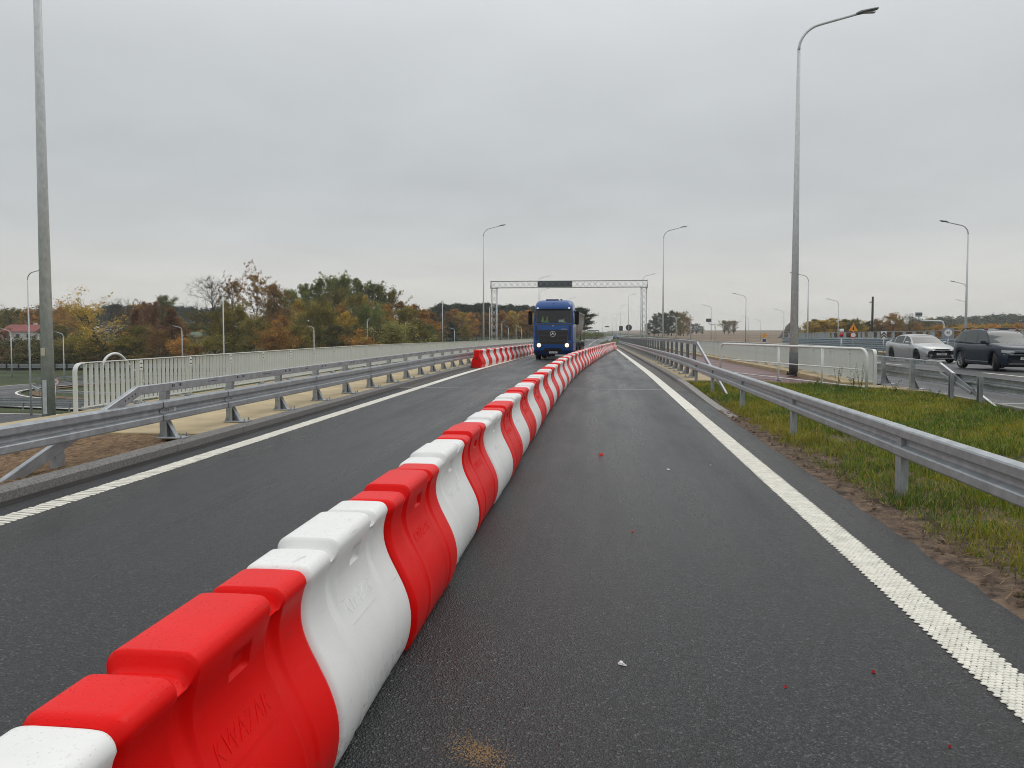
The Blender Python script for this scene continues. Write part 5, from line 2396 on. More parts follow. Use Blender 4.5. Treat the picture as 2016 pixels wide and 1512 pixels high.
SUVC = dict(L=4.50, W=1.84, wb=2.68, fa=0.90, wr=0.355, crown=.8,
            plan=[(0, .80), (.06, .85), (.3, .94), (.7, .99), (1.2, 1), (3.8, 1), (4.2, .97), (4.45, .90), (4.5, .86)],
            deck=[(0, .72), (.05, .84), (.25, .95), (.8, 1.03), (1.35, 1.08), (2.6, 1.06), (4.0, 1.10), (4.42, 1.10), (4.5, 1.0)],
            sill=[(0, .27), (.4, .24), (4.1, .25), (4.5, .38)],
            roof=[(1.22, 1.07), (1.5, 1.25), (1.95, 1.53), (2.25, 1.60), (2.9, 1.645), (3.6, 1.61), (4.0, 1.545), (4.25, 1.33), (4.46, 1.09)],
            belt=[(0, 1), (1.22, 1.05), (2.5, 1.06), (4.0, 1.12), (4.46, 1.12)],
            gh=.54, wb_k=.93, ws_top=1.98, rw_top=4.02, side_end=3.98, pillars=[2.34, 2.44, 3.28, 3.33, 3.66, 3.72, 3.98], posts=[(2.34, 2.44), (3.28, 3.33)],
            seams=[1.38, 2.40, 3.34], handles=[2.12, 3.08], trim_z=.34, trim_m=chrome, mirror_y=1.60, plate_z=.52, plate="WZ 8C18E", spokes=5, twist=.2,
            emblem=vw_emblem(.73, .075))
SUVC["front"] = [
    ("grille", grille_black, [([(-.50, .66), (.50, .66), (.50, .79), (-.50, .79)], 10, 2)], .008),
    ("headlight", lamp_lens, [([(-.84, .74), (-.52, .66), (-.50, .78), (-.82, .84)], 5, 3)], .010),
    ("headlight", lamp_lens, [([(.52, .66), (.84, .74), (.82, .84), (.50, .78)], 5, 3)], .010),
    ("grille_bar", chrome, [([(-.80, .648), (.80, .648), (.80, .663), (-.80, .663)], 12, 1), ([(-.80, .795), (.80, .795), (.80, .808), (-.80, .808)], 12, 1)], .013),
    ("lower_intake", grille_black, [([(-.60, .33), (.60, .33), (.64, .44), (-.64, .44)], 10, 2)], .008),
    ("bumper_trim", chrome, [([(-.70, .30), (.70, .30), (.70, .318), (-.70, .318)], 10, 1)], .012),
]


def suv_extra(root, skin):
    for s in (-1, 1):
        mb = MB()
        mb.tube([(s * .62, 2.0, 1.60), (s * .62, 2.2, 1.665), (s * .62, 3.2, 1.70), (s * .62, 3.9, 1.655), (s * .62, 4.05, 1.58)], .018, 6)
        mb.build("roof_rail", black_plastic, root)
    mb = MB()
    mb.tube([(-.42, 2.45, 1.625), (-.42, 2.45, 1.70)], [.075, .065], 12)
    mb.build("roof_beacon", mat("amber_beacon", (0.45, 0.12, 0.04), 0.3), root)
    mb = MB()
    mb.box((.30, 2.6, 1.66), (.42, .35, .06), bevel=.02)
    mb.build("roof_unit", black_plastic, root)


SUVC["extra"] = [suv_extra]


def on_road(px, py, z):
    return ground_at(px, py, z)


# rear and front wheels of the side facing us fix place and heading
sr, sf = on_road(1767, 704.5, Z2), on_road(1803, 709.5, Z2)
h = math.atan2(sf.x - sr.x, -(sf.y - sr.y))
print("sedan heading", math.degrees(h), sr, sf)
car("sedan", "silver saloon car with a large black grille behind the dark blue car", "car", SEDAN, (sf.x + 1.0, sf.y - 1.02, Z2 + dz(sf.y)), R(4), silver, rim_dark).scale = (1.05, 1.05, 1.06)
ur, uf = on_road(1888, 722.5, Z2), on_road(1950, 729, Z2)
print("suv", ur, uf)
car("suv_car", "dark blue tall car with turned wheels and amber roof beacon at the photo edge", "car", SUVC, (uf.x + 1.06, uf.y - .90, Z2 + dz(uf.y)), R(2.5), navy, rim_silver, R(-24)).scale = (1.04, 1.0, 1.06)
fx_ = place(1213, 250)
blue_far = mat("far_car_blue", (0.03, 0.06, 0.16), 0.3, 0.3, coat=.5)
S2 = dict(SUVC)
S2["extra"] = []
S2["plate"] = "W"
car("distant_car", "tiny blue car far down the main road beside the sign backs", "car", S2, (fx_, 250, dz(250)), 0, blue_far, rim_silver)

# ------------------------------------------------------------------ blue tipper lorry
blue_m = mat("lorry_blue", (0.003, 0.064, 0.25), 0.30, 0.0, coat=0.35, spec=.35)
blue_dk = mat("lorry_blue_dark", (0.004, 0.016, 0.080), 0.4, 0.0, coat=0.2, spec=.35)
tip_m = mat("tipper_grey", (0.30, 0.285, 0.25), 0.55, 0.2, vary=.25, vscale=2.5)
TX, TY = -2.86, 47.2
lorry = thing("lorry", "blue tipper lorry with lit headlights driving towards the camera", "lorry", (TX, TY, dz(TY + 2) + .0))
lorry.rotation_euler = (tilt(TY + 4), 0, R(-2.6))


def cab_outline(z, w, fy, by, rc):
    pts_ = [(-w, by)]
    for k in range(7):
        a = PI + k / 6 * PI / 2
        pts_.append((-w + rc + rc * math.cos(a), fy + rc + rc * math.sin(a)))
    for t in (-.6, -.2, .2, .6):
        pts_.append(((w - rc) * t, fy - .03 * (1 - t * t)))
    for k in range(7):
        a = -PI / 2 + k / 6 * PI / 2
        pts_.append((w - rc + rc * math.cos(a), fy + rc + rc * math.sin(a)))
    pts_.append((w, by))
    return [(x, y, z) for x, y in pts_]


CAB = [(0.34, 1.20, .10, 2.2, .22), (0.60, 1.235, .03, 2.25, .22), (1.05, 1.245, .00, 2.25, .22), (1.55, 1.245, .02, 2.25, .22), (1.95, 1.24, .05, 2.25, .2),
       (2.30, 1.235, .09, 2.25, .18), (3.10, 1.20, .27, 2.25, .18), (3.22, 1.19, .22, 2.25, .22), (3.40, 1.17, .32, 2.25, .26), (3.58, 1.12, .50, 2.2, .30),
       (3.70, 1.02, .75, 2.1, .34), (3.745, .85, 1.0, 2.0, .34)]
body, shell = MB(), MB()
crow = [cab_outline(*c) for c in CAB]
for i in range(len(crow) - 1):
    for k in range(len(crow[0]) - 1):
        if i == 5 and (5 <= k <= 13 or k in (0, len(crow[0]) - 2)):
            continue
        body.add([crow[i][k], crow[i][k + 1], crow[i + 1][k + 1], crow[i + 1][k]], [(0, 1, 2, 3)], 1 if i < 1 else 0, True)
body.add(crow[-1], [tuple(range(len(crow[-1])))], 0)
body.add([c[0] for c in crow] + [c[-1] for c in crow], [(j, j + 1, len(crow) + j + 1, len(crow) + j) for j in range(len(crow) - 1)], 0)
cskin = Skin(body)
body.weld()
body.build("cab", [blue_m, blue_dk], lorry)
q = MB()
for k in range(5, 14):
    q.add([crow[5][k], crow[5][k + 1], crow[6][k + 1], crow[6][k]], [(0, 1, 2, 3)], 0, True)
q.weld()
q.build("windscreen", pane_mat, lorry)


def front_patch(name, quads, m_, off=.01, parent=None):
    q = MB()
    for qd, nn, mm in quads:
        cskin.patch(q, qd, 'front', nn, mm, off)
    return q.build(name, m_, parent or lorry)


front_patch("wiper_cowl", [([(-1.10, 2.17), (1.10, 2.17), (1.12, 2.31), (-1.12, 2.31)], 12, 2)], black_plastic, .012)
front_patch("sun_visor", [([(-1.08, 3.10), (1.08, 3.10), (1.07, 3.17), (-1.07, 3.17)], 10, 2)], black_plastic, .03)
for i, (za, zb_) in enumerate(((1.02, 1.10), (1.16, 1.25), (1.31, 1.40), (1.46, 1.54), (1.60, 1.67), (1.74, 1.80))):
    w0 = .78 + .03 * i
    front_patch("grille_slat", [([(-w0, za + .05), (0, za - .03), (0, zb_ - .03), (-w0, zb_ + .05)], 6, 1), ([(0, za - .03), (w0, za + .05), (w0, zb_ + .05), (0, zb_ - .03)], 6, 1)], grille_black if i % 2 == 0 else mat("grille_grey_%d" % i, (.022, .023, .028), .4), .02 + .012 * (i % 2))
front_patch("grille_back", [([(-.84, .98), (.84, .98), (.95, 1.86), (-.95, 1.86)], 10, 8)], grille_black, .008)
front_patch("corner_panel", [([(-1.10, 1.25), (-.92, 1.2), (-.99, 2.12), (-1.12, 2.12)], 3, 6)], blue_dk, .02)
front_patch("corner_panel", [([(.92, 1.2), (1.10, 1.25), (1.12, 2.12), (.99, 2.12)], 3, 6)], blue_dk, .02)
front_patch("bumper_grille", [([(-.62, .50), (.62, .50), (.50, .74), (-.50, .74)], 8, 3)], grille_black, .012)
front_patch("bumper_lip", [([(-1.05, .36), (1.05, .36), (1.05, .47), (-1.05, .47)], 10, 2)], blue_dk, .014)
hl = mat("lit_headlamp", (0.9, 0.85, 0.7), 0.2, emit=(1.0, 0.76, 0.48, 1.5))
hl_case = mat("headlamp_case", (0.06, 0.06, 0.065), 0.2)
for s in (-1, 1):
    x0 = s * .90
    c = front_patch("headlight", [([(x0 - .20, .78), (x0 + .20, .78), (x0 + .20, 1.04), (x0 - .20, 1.04)], 5, 4)], hl_case, .014)
    q = MB()
    loc_, nr = cskin.hit((x0 - s * .03, -3, .92), (0, 1, 0))
    q.disc(loc_ + Vector((0, -.03, 0)), .125, (0, -1, 0), 20, 0, .01)
    q.build("lamp_bulb", hl, c)
    loc_, nr = cskin.hit((s * .98, -3, 3.22), (0, 1, 0))
    q = MB()
    q.box(loc_ + Vector((0, -.01, 0)), (.13, .06, .07), bevel=.02)
    q.build("marker_light", mat("marker_lamp_%d" % (s + 1), (.8, .85, .9), .2, emit=(.9, .95, 1.0, .5)), lorry)
    # mirrors on arms
    q = MB()
    q.box((s * 1.46, .30, 2.62), (.24, .20, .86), bevel=.06)
    q.box((s * 1.30, .36, 2.98), (.26, .05, .05))
    q.box((s * 1.30, .36, 2.24), (.26, .05, .05))
    mm_ = q.build("mirror", mat("mirror_black_%d" % (s + 1), (.008, .008, .009), .75, spec=.15), lorry)
    q = MB()
    q.box((s * 1.275, .42, 2.62), (.05, .06, .76), bevel=.02)
    q.build("window_pillar", mat("pale_pillar_%d" % (s + 1), (.5, .52, .52), .4), lorry)
    q = MB()
    k = 0 if s < 0 else len(crow[0]) - 2
    q.add([crow[5][k], crow[5][k + 1], crow[6][k + 1], crow[6][k]], [(0, 1, 2, 3)])
    q.build("side_window", pane_mat, lorry)
    q = MB()
    q.box((s * 1.215, 1.98, 2.7), (.05, .52, .86))
    q.build("door_pillar", blue_m, lorry)
    q = MB()
    for z in (.45, .80, 1.10):
        q.box((s * 1.24, 1.15 - .5, z), (.05, .5, .06), bevel=.01)
    q.build("step", black_plastic, lorry)
# star in a ring
q = MB()
loc_, _ = cskin.hit((0, -3, 1.62), (0, 1, 0))
sy_ = loc_.y - .055
ring(q, (0, sy_, 1.62), .175, .024, 28, 0, .02)
for k in range(3):
    a = PI / 2 + k * 2 * PI / 3
    t = Vector((math.cos(a), 0, math.sin(a)))
    s_ = Vector((-t.z, 0, t.x))
    c = Vector((0, sy_ - .02, 1.62))
    q.add([c + Vector((0, -.02, 0)), c + s_ * .036, c + t * .158, c - s_ * .036], [(0, 1, 2), (0, 2, 3)])
    q.add([c + s_ * .036, c - s_ * .036, c + t * .158], [(0, 1, 2)])
q.build("star_emblem", chrome, lorry)
q = MB()
loc_, _ = cskin.hit((0, -3, 2.12), (0, 1, 0))
q.disc(loc_ + Vector((0, -.02, 0)), .035, (0, -1, 0), 14, 0, .01)
q.build("badge", chrome, lorry)
loc_, _ = cskin.hit((.68, -3, 1.92), (0, 1, 0))
flat_text("ACTROS", .085, chrome, "lettering", lorry, (.70, loc_.y - .03, 1.91), 1.15)
q = MB()
loc_, _ = cskin.hit((0, -3, .46), (0, 1, 0))
q.box((.02, loc_.y - .03, .47), (.52, .014, .115), bevel=.004)
pl = q.build("number_plate", plate_white, lorry)
flat_text("WGM 8K42", .10, plate_ink, "lettering", pl, (.02, loc_.y - .039, .47), .78)
# roof hatch and horns
q = MB()
q.box((-.15, 1.2, 3.775), (.8, .6, .06), bevel=.02)
q.box((.42, 1.05, 3.78), (.12, .2, .07), bevel=.02)
q.build("roof_hatch", blue_dk, lorry)
q = MB()
loc_, _ = cskin.hit((0, -3, 3.50), (0, 1, 0))
q.box(loc_ + Vector((0, -.01, 0)), (.05, .05, .08), bevel=.01)
q.build("roof_camera", black_plastic, lorry)
# cab inside
q = MB()
q.box((0, .62, 2.20), (2.3, .55, .22), bevel=.05)
q.build("dashboard", black_plastic, lorry)
seat_m = mat("seat_cloth", (.035, .036, .04), .9)
for x in (-.62, .62):
    q = MB()
    q.box((x, 1.35, 1.72), (.52, .50, .14), bevel=.04)
    q.box((x, 1.62, 2.22), (.50, .14, .90), bevel=.05)
    q.box((x, 1.62, 2.76), (.28, .10, .20), bevel=.04)
    q.build("seat", seat_m, lorry)
q = MB()
q.box((0, 2.18, 2.6), (2.25, .05, 1.3))
q.box((0, 1.3, 1.50), (2.3, 1.8, .06))
q.build("cab_lining", mat("cab_lining", (.07, .075, .075), .9), lorry)
q = MB()
rows = []
for k in range(21):
    a = 2 * PI * k / 20
    c = Vector((.62 + .22 * math.cos(a), .93 + .11 * math.sin(a), 2.24 + .19 * math.sin(a)))
    rows.append([c + Vector((0, .018 * math.cos(b_), .018 * math.sin(b_))) for b_ in (0, PI / 2, PI, 3 * PI / 2)])
q.grid(rows, close=True)
q.build("steering_wheel", black_plastic, lorry)
for s in (-.5, .45):
    q = MB()
    q.tube([(s - .45, .05, 2.34), (s + .35, .10, 2.30)], .014, 6)
    q.build("wiper", black_plastic, lorry)
# chassis and wheels
q = MB()
for s in (-1, 1):
    q.box((s * .42, 5.3, .92), (.09, 9.4, .26))
q.box((0, 1.2, .62), (2.2, 1.9, .30))
q.box((0, 3.0, 1.1), (1.2, .8, 1.0), bevel=.05)
q.build("chassis", grille_black, lorry)
ty, ri = wheel_meshes(.51, .32, rim_silver, 8, .56)
for y in (1.42, 4.6, 7.6, 8.9, 10.2):
    for s in (-1, 1):
        w_ = link("wheel", ty, lorry, (s * 1.07, y, .51), (0, 0, 0 if s < 0 else PI))
        link("rim", ri, w_)
    q = MB()
    if y > 2:
        for s in (-1, 1):
            rows = []
            for k in range(9):
                a = R(20) + k / 8 * R(140)
                rows.append([(s * 1.07 - .19, y + .60 * math.cos(a), .51 + .60 * math.sin(a)), (s * 1.07 + .19, y + .60 * math.cos(a), .51 + .60 * math.sin(a))])
            q.grid(rows)
        q.build("mudguard", black_plastic, lorry)
# half-round tipping body with ribs
rows = []
sec = [(1.27, 3.10), (1.27, 2.98), (1.22, 2.96), (1.20, 2.4), (1.10, 1.9), (.86, 1.52), (.5, 1.36), (0, 1.32)]
sec = sec + [(-a, b) for a, b in sec[-2::-1]]
for y in (3.25, 3.35, 6.5, 10.6, 10.75):
    rows.append([(x * (.97 if y in (3.25, 10.75) else 1), y, z) for x, z in sec])
q = MB()
q.grid(rows, smooth=True)
q.add(rows[0], [tuple(range(len(sec)))])
q.add(rows[-1], [tuple(range(len(sec) - 1, -1, -1))])
tb = q.build("tipper_body", tip_m, lorry)
for y in (3.4, 5.2, 7.0, 8.8, 10.5):
    q = MB()
    rws = [[(x * 1.03, y - .06, z - .02 * (1 - abs(x))) for x, z in sec[2:-2]], [(x * 1.03, y + .06, z - .02 * (1 - abs(x))) for x, z in sec[2:-2]]]
    q.grid(rws, smooth=False)
    q.build("rib", tip_m, tb)
q = MB()
q.box((0, 7.0, 3.13), (2.4, 7.4, .10), bevel=.04)
q.build("tarpaulin", mat("dark_tarpaulin", (.04, .045, .045), .8), tb)

# ------------------------------------------------------------------ the driver and the spare safety vest on the other seat
hivis = mat("hi_vis_green", (0.50, 0.75, 0.22), 0.8)
cloth = mat("dark_work_cloth", (0.03, 0.035, 0.05), .9)
skin_m = mat("skin", (0.42, 0.24, 0.17), 0.55)


def person_driver(x, y, z):
    root = thing("person", "driver in a green safety vest behind the windscreen of the blue lorry", "person", (x, y, z))
    V = [(0, 0, 0), (0, -.02, .22), (0, -.01, .44), (0, -.02, .54), (0, -.05, .62), (0, -.055, .72),
         (-.19, -.03, .46), (-.26, -.18, .26), (-.17, -.42, .34), (.19, -.03, .46), (.26, -.18, .26), (.17, -.42, .34),
         (-.10, -.05, -.02), (-.13, -.46, .0), (-.13, -.50, -.42), (.10, -.05, -.02), (.13, -.46, .0), (.13, -.50, -.42)]
    E = [(0, 1), (1, 2), (2, 3), (3, 4), (4, 5), (2, 6), (6, 7), (7, 8), (2, 9), (9, 10), (10, 11), (0, 12), (12, 13), (13, 14), (0, 15), (15, 16), (16, 17)]
    rad = [.16, .155, .13, .055, .088, .085, .075, .055, .04, .075, .055, .04, .10, .085, .06, .10, .085, .06]
    me = bpy.data.meshes.new("person_body")
    me.from_pydata(V, E, [])
    o = link("body", me, root)
    sk = o.modifiers.new("skin", 'SKIN')
    sv = me.skin_vertices[0].data
    for i, r_ in enumerate(rad):
        sv[i].radius = (r_ * (1.25 if i in (0, 1, 2) else 1), r_)
    sv[0].use_root = True
    su = o.modifiers.new("sub", 'SUBSURF')
    su.levels = su.render_levels = 1
    dg = bpy.context.evaluated_depsgraph_get()
    me2 = bpy.data.meshes.new_from_object(o.evaluated_get(dg))
    o.modifiers.clear()
    o.data = me2
    me2.materials.clear()
    me2.materials.append(cloth)
    me2.materials.append(skin_m)
    for p in me2.polygons:
        p.use_smooth = True
        if p.center.z > .52 or (p.center.y < -.36 and p.center.z > .2):
            p.material_index = 1
    q = MB()
    rows = []
    for zz, w, d in ((.02, .215, .19), (.15, .225, .19), (.30, .225, .18), (.42, .20, .16), (.49, .13, .11)):
        rows.append([(w * math.cos(a), -.02 + d * math.sin(a), zz) for a in np.linspace(0, 2 * PI, 17)])
    q.grid(rows)
    q.build("safety_vest", hivis, root)
    q = MB()
    for zz in (.12, .26):
        q.grid([[(.230 * math.cos(a), -.02 + .196 * math.sin(a), zz + k) for a in np.linspace(0, 2 * PI, 17)] for k in (0, .05)])
    q.build("reflective_band", mat("reflective_band", (.6, .6, .6), .4), root)
    q = MB()
    rows = []
    for k in range(6):
        a = k / 5 * PI / 2
        rows.append([(.098 * math.cos(a) * math.cos(b), -.045 + .105 * math.cos(a) * math.sin(b), .70 + .095 * math.sin(a)) for b in np.linspace(0, 2 * PI, 15)])
    q.grid(rows)
    q.build("hair", mat("dark_hair", (.03, .022, .016), .8), root)
    q = MB()
    q.add([(-.014, -.135, .655), (.014, -.135, .655), (0, -.16, .645), (0, -.138, .69)], [(0, 2, 3), (2, 1, 3), (0, 1, 2)])
    q.build("nose", skin_m, root)
    q = MB()
    for s in (-1, 1):
        q.disc((s * .034, -.136, .690), .011, (0, -1, 0), 8, 0, .004)
    q.build("eyes", sign_black, root)
    return root


person_driver(TX + .62, TY + 1.25, dz(TY + 1) + 1.92)
q = MB()
rows = []
for t, w in ((0, .27), (.2, .27), (.45, .25), (.62, .22)):
    rows.append([(-w, -.10, t), (-w * .4, -.17, t), (0, -.16, t), (w * .4, -.17, t), (w, -.10, t), (w, .09, t), (-w, .09, t)])
q.grid(rows, close=True)
for s in (-1, 1):
    q.add([(s * .21, -.12, .60), (s * .07, -.13, .60), (s * .10, -.02, .90), (s * .18, -.02, .90), (s * .18, .11, .62), (s * .08, .11, .62)], [(0, 1, 2, 3), (3, 2, 5, 4)])
v = q.build("safety_vest", hivis, None, (TX - .60, TY + 1.45, dz(TY + 1) + 1.82))
tag(v, "green safety vest hung over the empty passenger seat of the blue lorry", "safety vest")
q = MB()
q.box((0, 0, 0), (.33, .01, .17), bevel=.003)
v = q.build("windscreen_card", plate_white, None, (TX + .50, TY + .26, dz(TY) + 2.405), (R(-14), 0, 0))
tag(v, "white card standing behind the windscreen of the blue lorry", "card")
# ================================================================== trees
def leaf_mat(name, col, tr=0.38, var=0.35):
    m = mat(name, col, 0.75, vary=var, vscale=0.9, vdetail=3, obj_rand=0.22, spec=0.25)
    nt = m.node_tree
    b = nt.nodes["Principled BSDF"]
    t = nt.nodes.new("ShaderNodeBsdfTranslucent")
    mx = nt.nodes.new("ShaderNodeMixShader")
    mx.inputs[0].default_value = tr
    src = b.inputs["Base Color"].links[0].from_socket
    nt.links.new(src, t.inputs[0])
    nt.links.new(b.outputs[0], mx.inputs[1])
    nt.links.new(t.outputs[0], mx.inputs[2])
    nt.links.new(mx.outputs[0], nt.nodes["Material Output"].inputs[0])
    return m


bark = mat("dark_bark", (0.045, 0.038, 0.032), 0.9, vary=.4, vscale=3, bump=.6, bscale=12, bdist=.03)
bark_pale = mat("pale_bark", (0.24, 0.22, 0.20), 0.85, vary=.5, vscale=2.0)
bark_pine = mat("pine_bark", (0.09, 0.055, 0.04), 0.9, vary=.4, vscale=2.0)
LM = {
    'olive': [leaf_mat("leaf_olive_a", (0.237, 0.206, 0.048)), leaf_mat("leaf_olive_b", (0.338, 0.250, 0.053)), leaf_mat("leaf_olive_c", (0.150, 0.156, 0.043))],
    'yellow': [leaf_mat("leaf_yellow_a", (0.625, 0.413, 0.062)), leaf_mat("leaf_yellow_b", (0.475, 0.325, 0.062)), leaf_mat("leaf_yellow_c", (0.325, 0.263, 0.062))],
    'orange': [leaf_mat("leaf_orange_a", (0.575, 0.294, 0.062)), leaf_mat("leaf_orange_b", (0.450, 0.219, 0.056)), leaf_mat("leaf_orange_c", (0.325, 0.213, 0.062))],
    'rust': [leaf_mat("leaf_rust_a", (0.250, 0.112, 0.056)), leaf_mat("leaf_rust_b", (0.194, 0.098, 0.056)), leaf_mat("leaf_rust_c", (0.275, 0.156, 0.069))],
    'brown': [leaf_mat("leaf_brown_a", (0.312, 0.169, 0.060)), leaf_mat("leaf_brown_b", (0.250, 0.144, 0.056)), leaf_mat("leaf_brown_c", (0.312, 0.206, 0.062))],
    'green': [leaf_mat("leaf_green_a", (0.181, 0.206, 0.056)), leaf_mat("leaf_green_b", (0.237, 0.250, 0.069)), leaf_mat("leaf_green_c", (0.125, 0.156, 0.050))],
    'willow': [leaf_mat("leaf_willow_a", (0.331, 0.310, 0.098)), leaf_mat("leaf_willow_b", (0.253, 0.271, 0.088)), leaf_mat("leaf_willow_c", (0.388, 0.331, 0.098))],
    'pine': [leaf_mat("needle_a", (0.040, 0.063, 0.033), .12), leaf_mat("needle_b", (0.054, 0.078, 0.040), .12), leaf_mat("needle_c", (0.031, 0.051, 0.031), .12)],
    'scrub': [leaf_mat("leaf_scrub_a", (0.106, 0.121, 0.043)), leaf_mat("leaf_scrub_b", (0.165, 0.136, 0.049)), leaf_mat("leaf_scrub_c", (0.098, 0.098, 0.043))],
}

# shape: (bare trunk share, spread against height table, limb rise, limbs, leaves, leaf size, cluster size, drop-out)
SHAPES = {
    'oak': dict(h0=.16, prof=[(0, .10), (.2, .33), (.5, .46), (.75, .40), (.92, .22), (1, .06)], rise=.55, limbs=34, leaves=12000, ls=.19, cs=.50, wander=.5),
    'thin_oak': dict(h0=.20, prof=[(0, .10), (.2, .30), (.5, .40), (.75, .34), (.92, .20), (1, .06)], rise=.8, limbs=34, leaves=4200, ls=.19, cs=.26, wander=.6),
    'round': dict(h0=.06, prof=[(0, .25), (.25, .40), (.5, .42), (.8, .30), (1, .05)], rise=.5, limbs=34, leaves=12000, ls=.19, cs=.48, wander=.35),
    'birch': dict(h0=.14, prof=[(0, .12), (.25, .24), (.5, .25), (.8, .15), (1, .03)], rise=.75, limbs=36, leaves=10500, ls=.165, cs=.36, wander=.3, droop=.5),
    'poplar': dict(h0=.10, prof=[(0, .10), (.25, .22), (.5, .25), (.8, .17), (1, .03)], rise=1.9, limbs=44, leaves=11500, ls=.155, cs=.28, wander=.25),
    'cone': dict(h0=.05, prof=[(0, .30), (.15, .30), (.5, .20), (.8, .09), (1, .01)], rise=.08, limbs=52, leaves=12000, ls=.155, cs=.26, wander=.1),
    'pine': dict(h0=.45, prof=[(0, .12), (.2, .22), (.55, .24), (.85, .16), (1, .04)], rise=.45, limbs=30, leaves=9500, ls=.19, cs=.40, wander=.25),
    'bare': dict(h0=.22, prof=[(0, .15), (.3, .34), (.6, .34), (.9, .18), (1, .05)], rise=1.0, limbs=40, leaves=260, ls=.10, cs=.30, wander=.5, twigs=1),
    'leaning': dict(h0=.20, prof=[(0, .3), (.3, .58), (.6, .60), (.85, .50), (1, .38)], rise=.55, lb=2.3, limbs=30, leaves=5200, ls=.19, cs=.55, wander=.7, lean=(-.42, 0), fork=True),
    'bush': dict(h0=.0, prof=[(0, .55), (.3, .68), (.6, .55), (.9, .25), (1, .05)], rise=1.1, limbs=34, leaves=8000, ls=.32, cs=.75, wander=.3),
}


def tree_meshes(shape, tone, seed, lean=None):
    S = SHAPES[shape]
    r = np.random.RandomState(seed)
    H = 10.0
    mb = MB()
    ln = S.get("lean", (0, 0))
    trunk = []
    wob = r.normal(0, .09 * S["wander"], (9, 2))
    for i in range(9):
        t = i / 8
        trunk.append(Vector((wob[:i + 1, 0].sum() * 1.0 + ln[0] * H * t ** 1.3, wob[:i + 1, 1].sum() + ln[1] * H * t, H * .97 * t)))
    r0 = .155 if shape != 'bush' else .06
    mb.tube(trunk, [r0 * (1 - .93 * (i / 8)) * (1.25 if i == 0 else 1) for i in range(9)], 7)
    pts_, wts = [], []

    def tp(t):
        q = t * 8
        i = min(7, int(q))
        return trunk[i].lerp(trunk[i + 1], q - i)

    for k in range(S["limbs"]):
        t = S["h0"] + (1 - S["h0"]) * ((k + r.uniform(0, 1)) / S["limbs"]) ** .92 * .97
        rel = (t - S["h0"]) / (1 - S["h0"])
        spread = lerp_tab(S["prof"], rel) * H * r.uniform(.62, 1.12)
        a = k * 2.399 + r.normal(0, .4)
        rise = S["rise"] * r.uniform(.6, 1.3)
        p = tp(max(.02, t - .10 * rise * spread / H))
        d = Vector((math.cos(a), math.sin(a), rise)).normalized()
        L_ = spread / max(.35, math.hypot(d.x, d.y))
        L_ = min(L_, (H * 1.0 - p.z) / max(.05, d.z) if d.z > 0.05 else L_)
        path = [p]
        nseg = 5
        for j in range(1, nseg + 1):
            d = (d + Vector(r.normal(0, .16 * (1 + S["wander"]), 3)) + Vector((0, 0, -.10 * S.get("droop", 0) * j))).normalized()
            path.append(path[-1] + d * L_ / nseg)
        rb = max(.012, r0 * .42 * (1 - t * .75)) * S.get('lb', 1)
        mb.tube(path, [rb * (1 - .9 * j / nseg) + .004 for j in range(nseg + 1)], 4, caps=False)
        for j in range(2, nseg + 1):
            pts_.append(path[j])
            wts.append(1.0)
        for q in range(4 if not S.get("twigs") else 9):
            j = r.randint(1, nseg + 1)
            a2 = r.uniform(0, 2 * PI)
            d2 = (d * .6 + Vector((math.cos(a2), math.sin(a2), r.uniform(-.2, .8)))).normalized()
            tl = L_ * r.uniform(.18, .38)
            e = path[j] + d2 * tl
            m_ = path[j] + d2 * tl * .5 + Vector(r.normal(0, .06, 3))
            mb.tube([path[j], m_, e], [.013, .009, .004], 3, caps=False)
            if S.get("twigs"):
                for _ in range(4):
                    d3 = (d2 + Vector(r.normal(0, .6, 3))).normalized()
                    mb.tube([m_, m_ + d3 * tl * .7], [.008, .003], 3, caps=False)
            pts_ += [m_, e]
            wts += [.8, 1.0]
    bm_ = bark_pale if shape == 'birch' else (bark_pine if shape == 'pine' else bark)
    tm_ = mb.mesh("trunk", bm_)
    C = np.array([tuple(p) for p in pts_])
    n = S["leaves"]
    wts = np.array(wts) * r.uniform(.25, 1.6, len(C))
    idx = r.choice(len(C), n, p=wts / wts.sum())
    cs = S["cs"] * (.6 + .8 * r.uniform(0, 1, len(C)))
    tone_c = r.randint(0, 3, len(C))
    off = r.normal(0, 1, (n, 3)) * cs[idx][:, None] * np.array([.62, .62, .46])
    if S.get("droop"):
        off[:, 2] -= np.abs(r.normal(0, .35, n)) * S["droop"]
    P = C[idx] + off
    P[:, 2] = np.maximum(P[:, 2], .12)
    nrm = r.normal(0, 1, (n, 3))
    nrm[:, 2] += .5
    nrm /= np.linalg.norm(nrm, axis=1)[:, None]
    ref = r.normal(0, 1, (n, 3))
    u = np.cross(nrm, ref)
    u /= np.linalg.norm(u, axis=1)[:, None]
    w = np.cross(nrm, u)
    s = S["ls"] * r.uniform(.55, 1.25, n)[:, None]
    V = np.stack([P - u * s * .5 - w * s * .12, P - w * s * .5 + u * s * .1, P + u * s * .5 + w * s * .1, P + w * s * .5], 1).reshape(-1, 3)
    F = np.arange(4 * n).reshape(-1, 4)
    mi = np.where(r.uniform(0, 1, n) < .72, tone_c[idx], r.randint(0, 3, n))
    cm = quick_mesh("crown", V, F, LM[tone], mi=mi)
    return tm_, cm, (V, F, mi)


PROTO = {}


def proto(shape, tone, var):
    k = (shape, tone, var)
    if k not in PROTO:
        PROTO[k] = tree_meshes(shape, tone, (hash((shape + tone)) if False else sum(map(ord, shape + tone))) * 7 + var * 131)
    return PROTO[k]


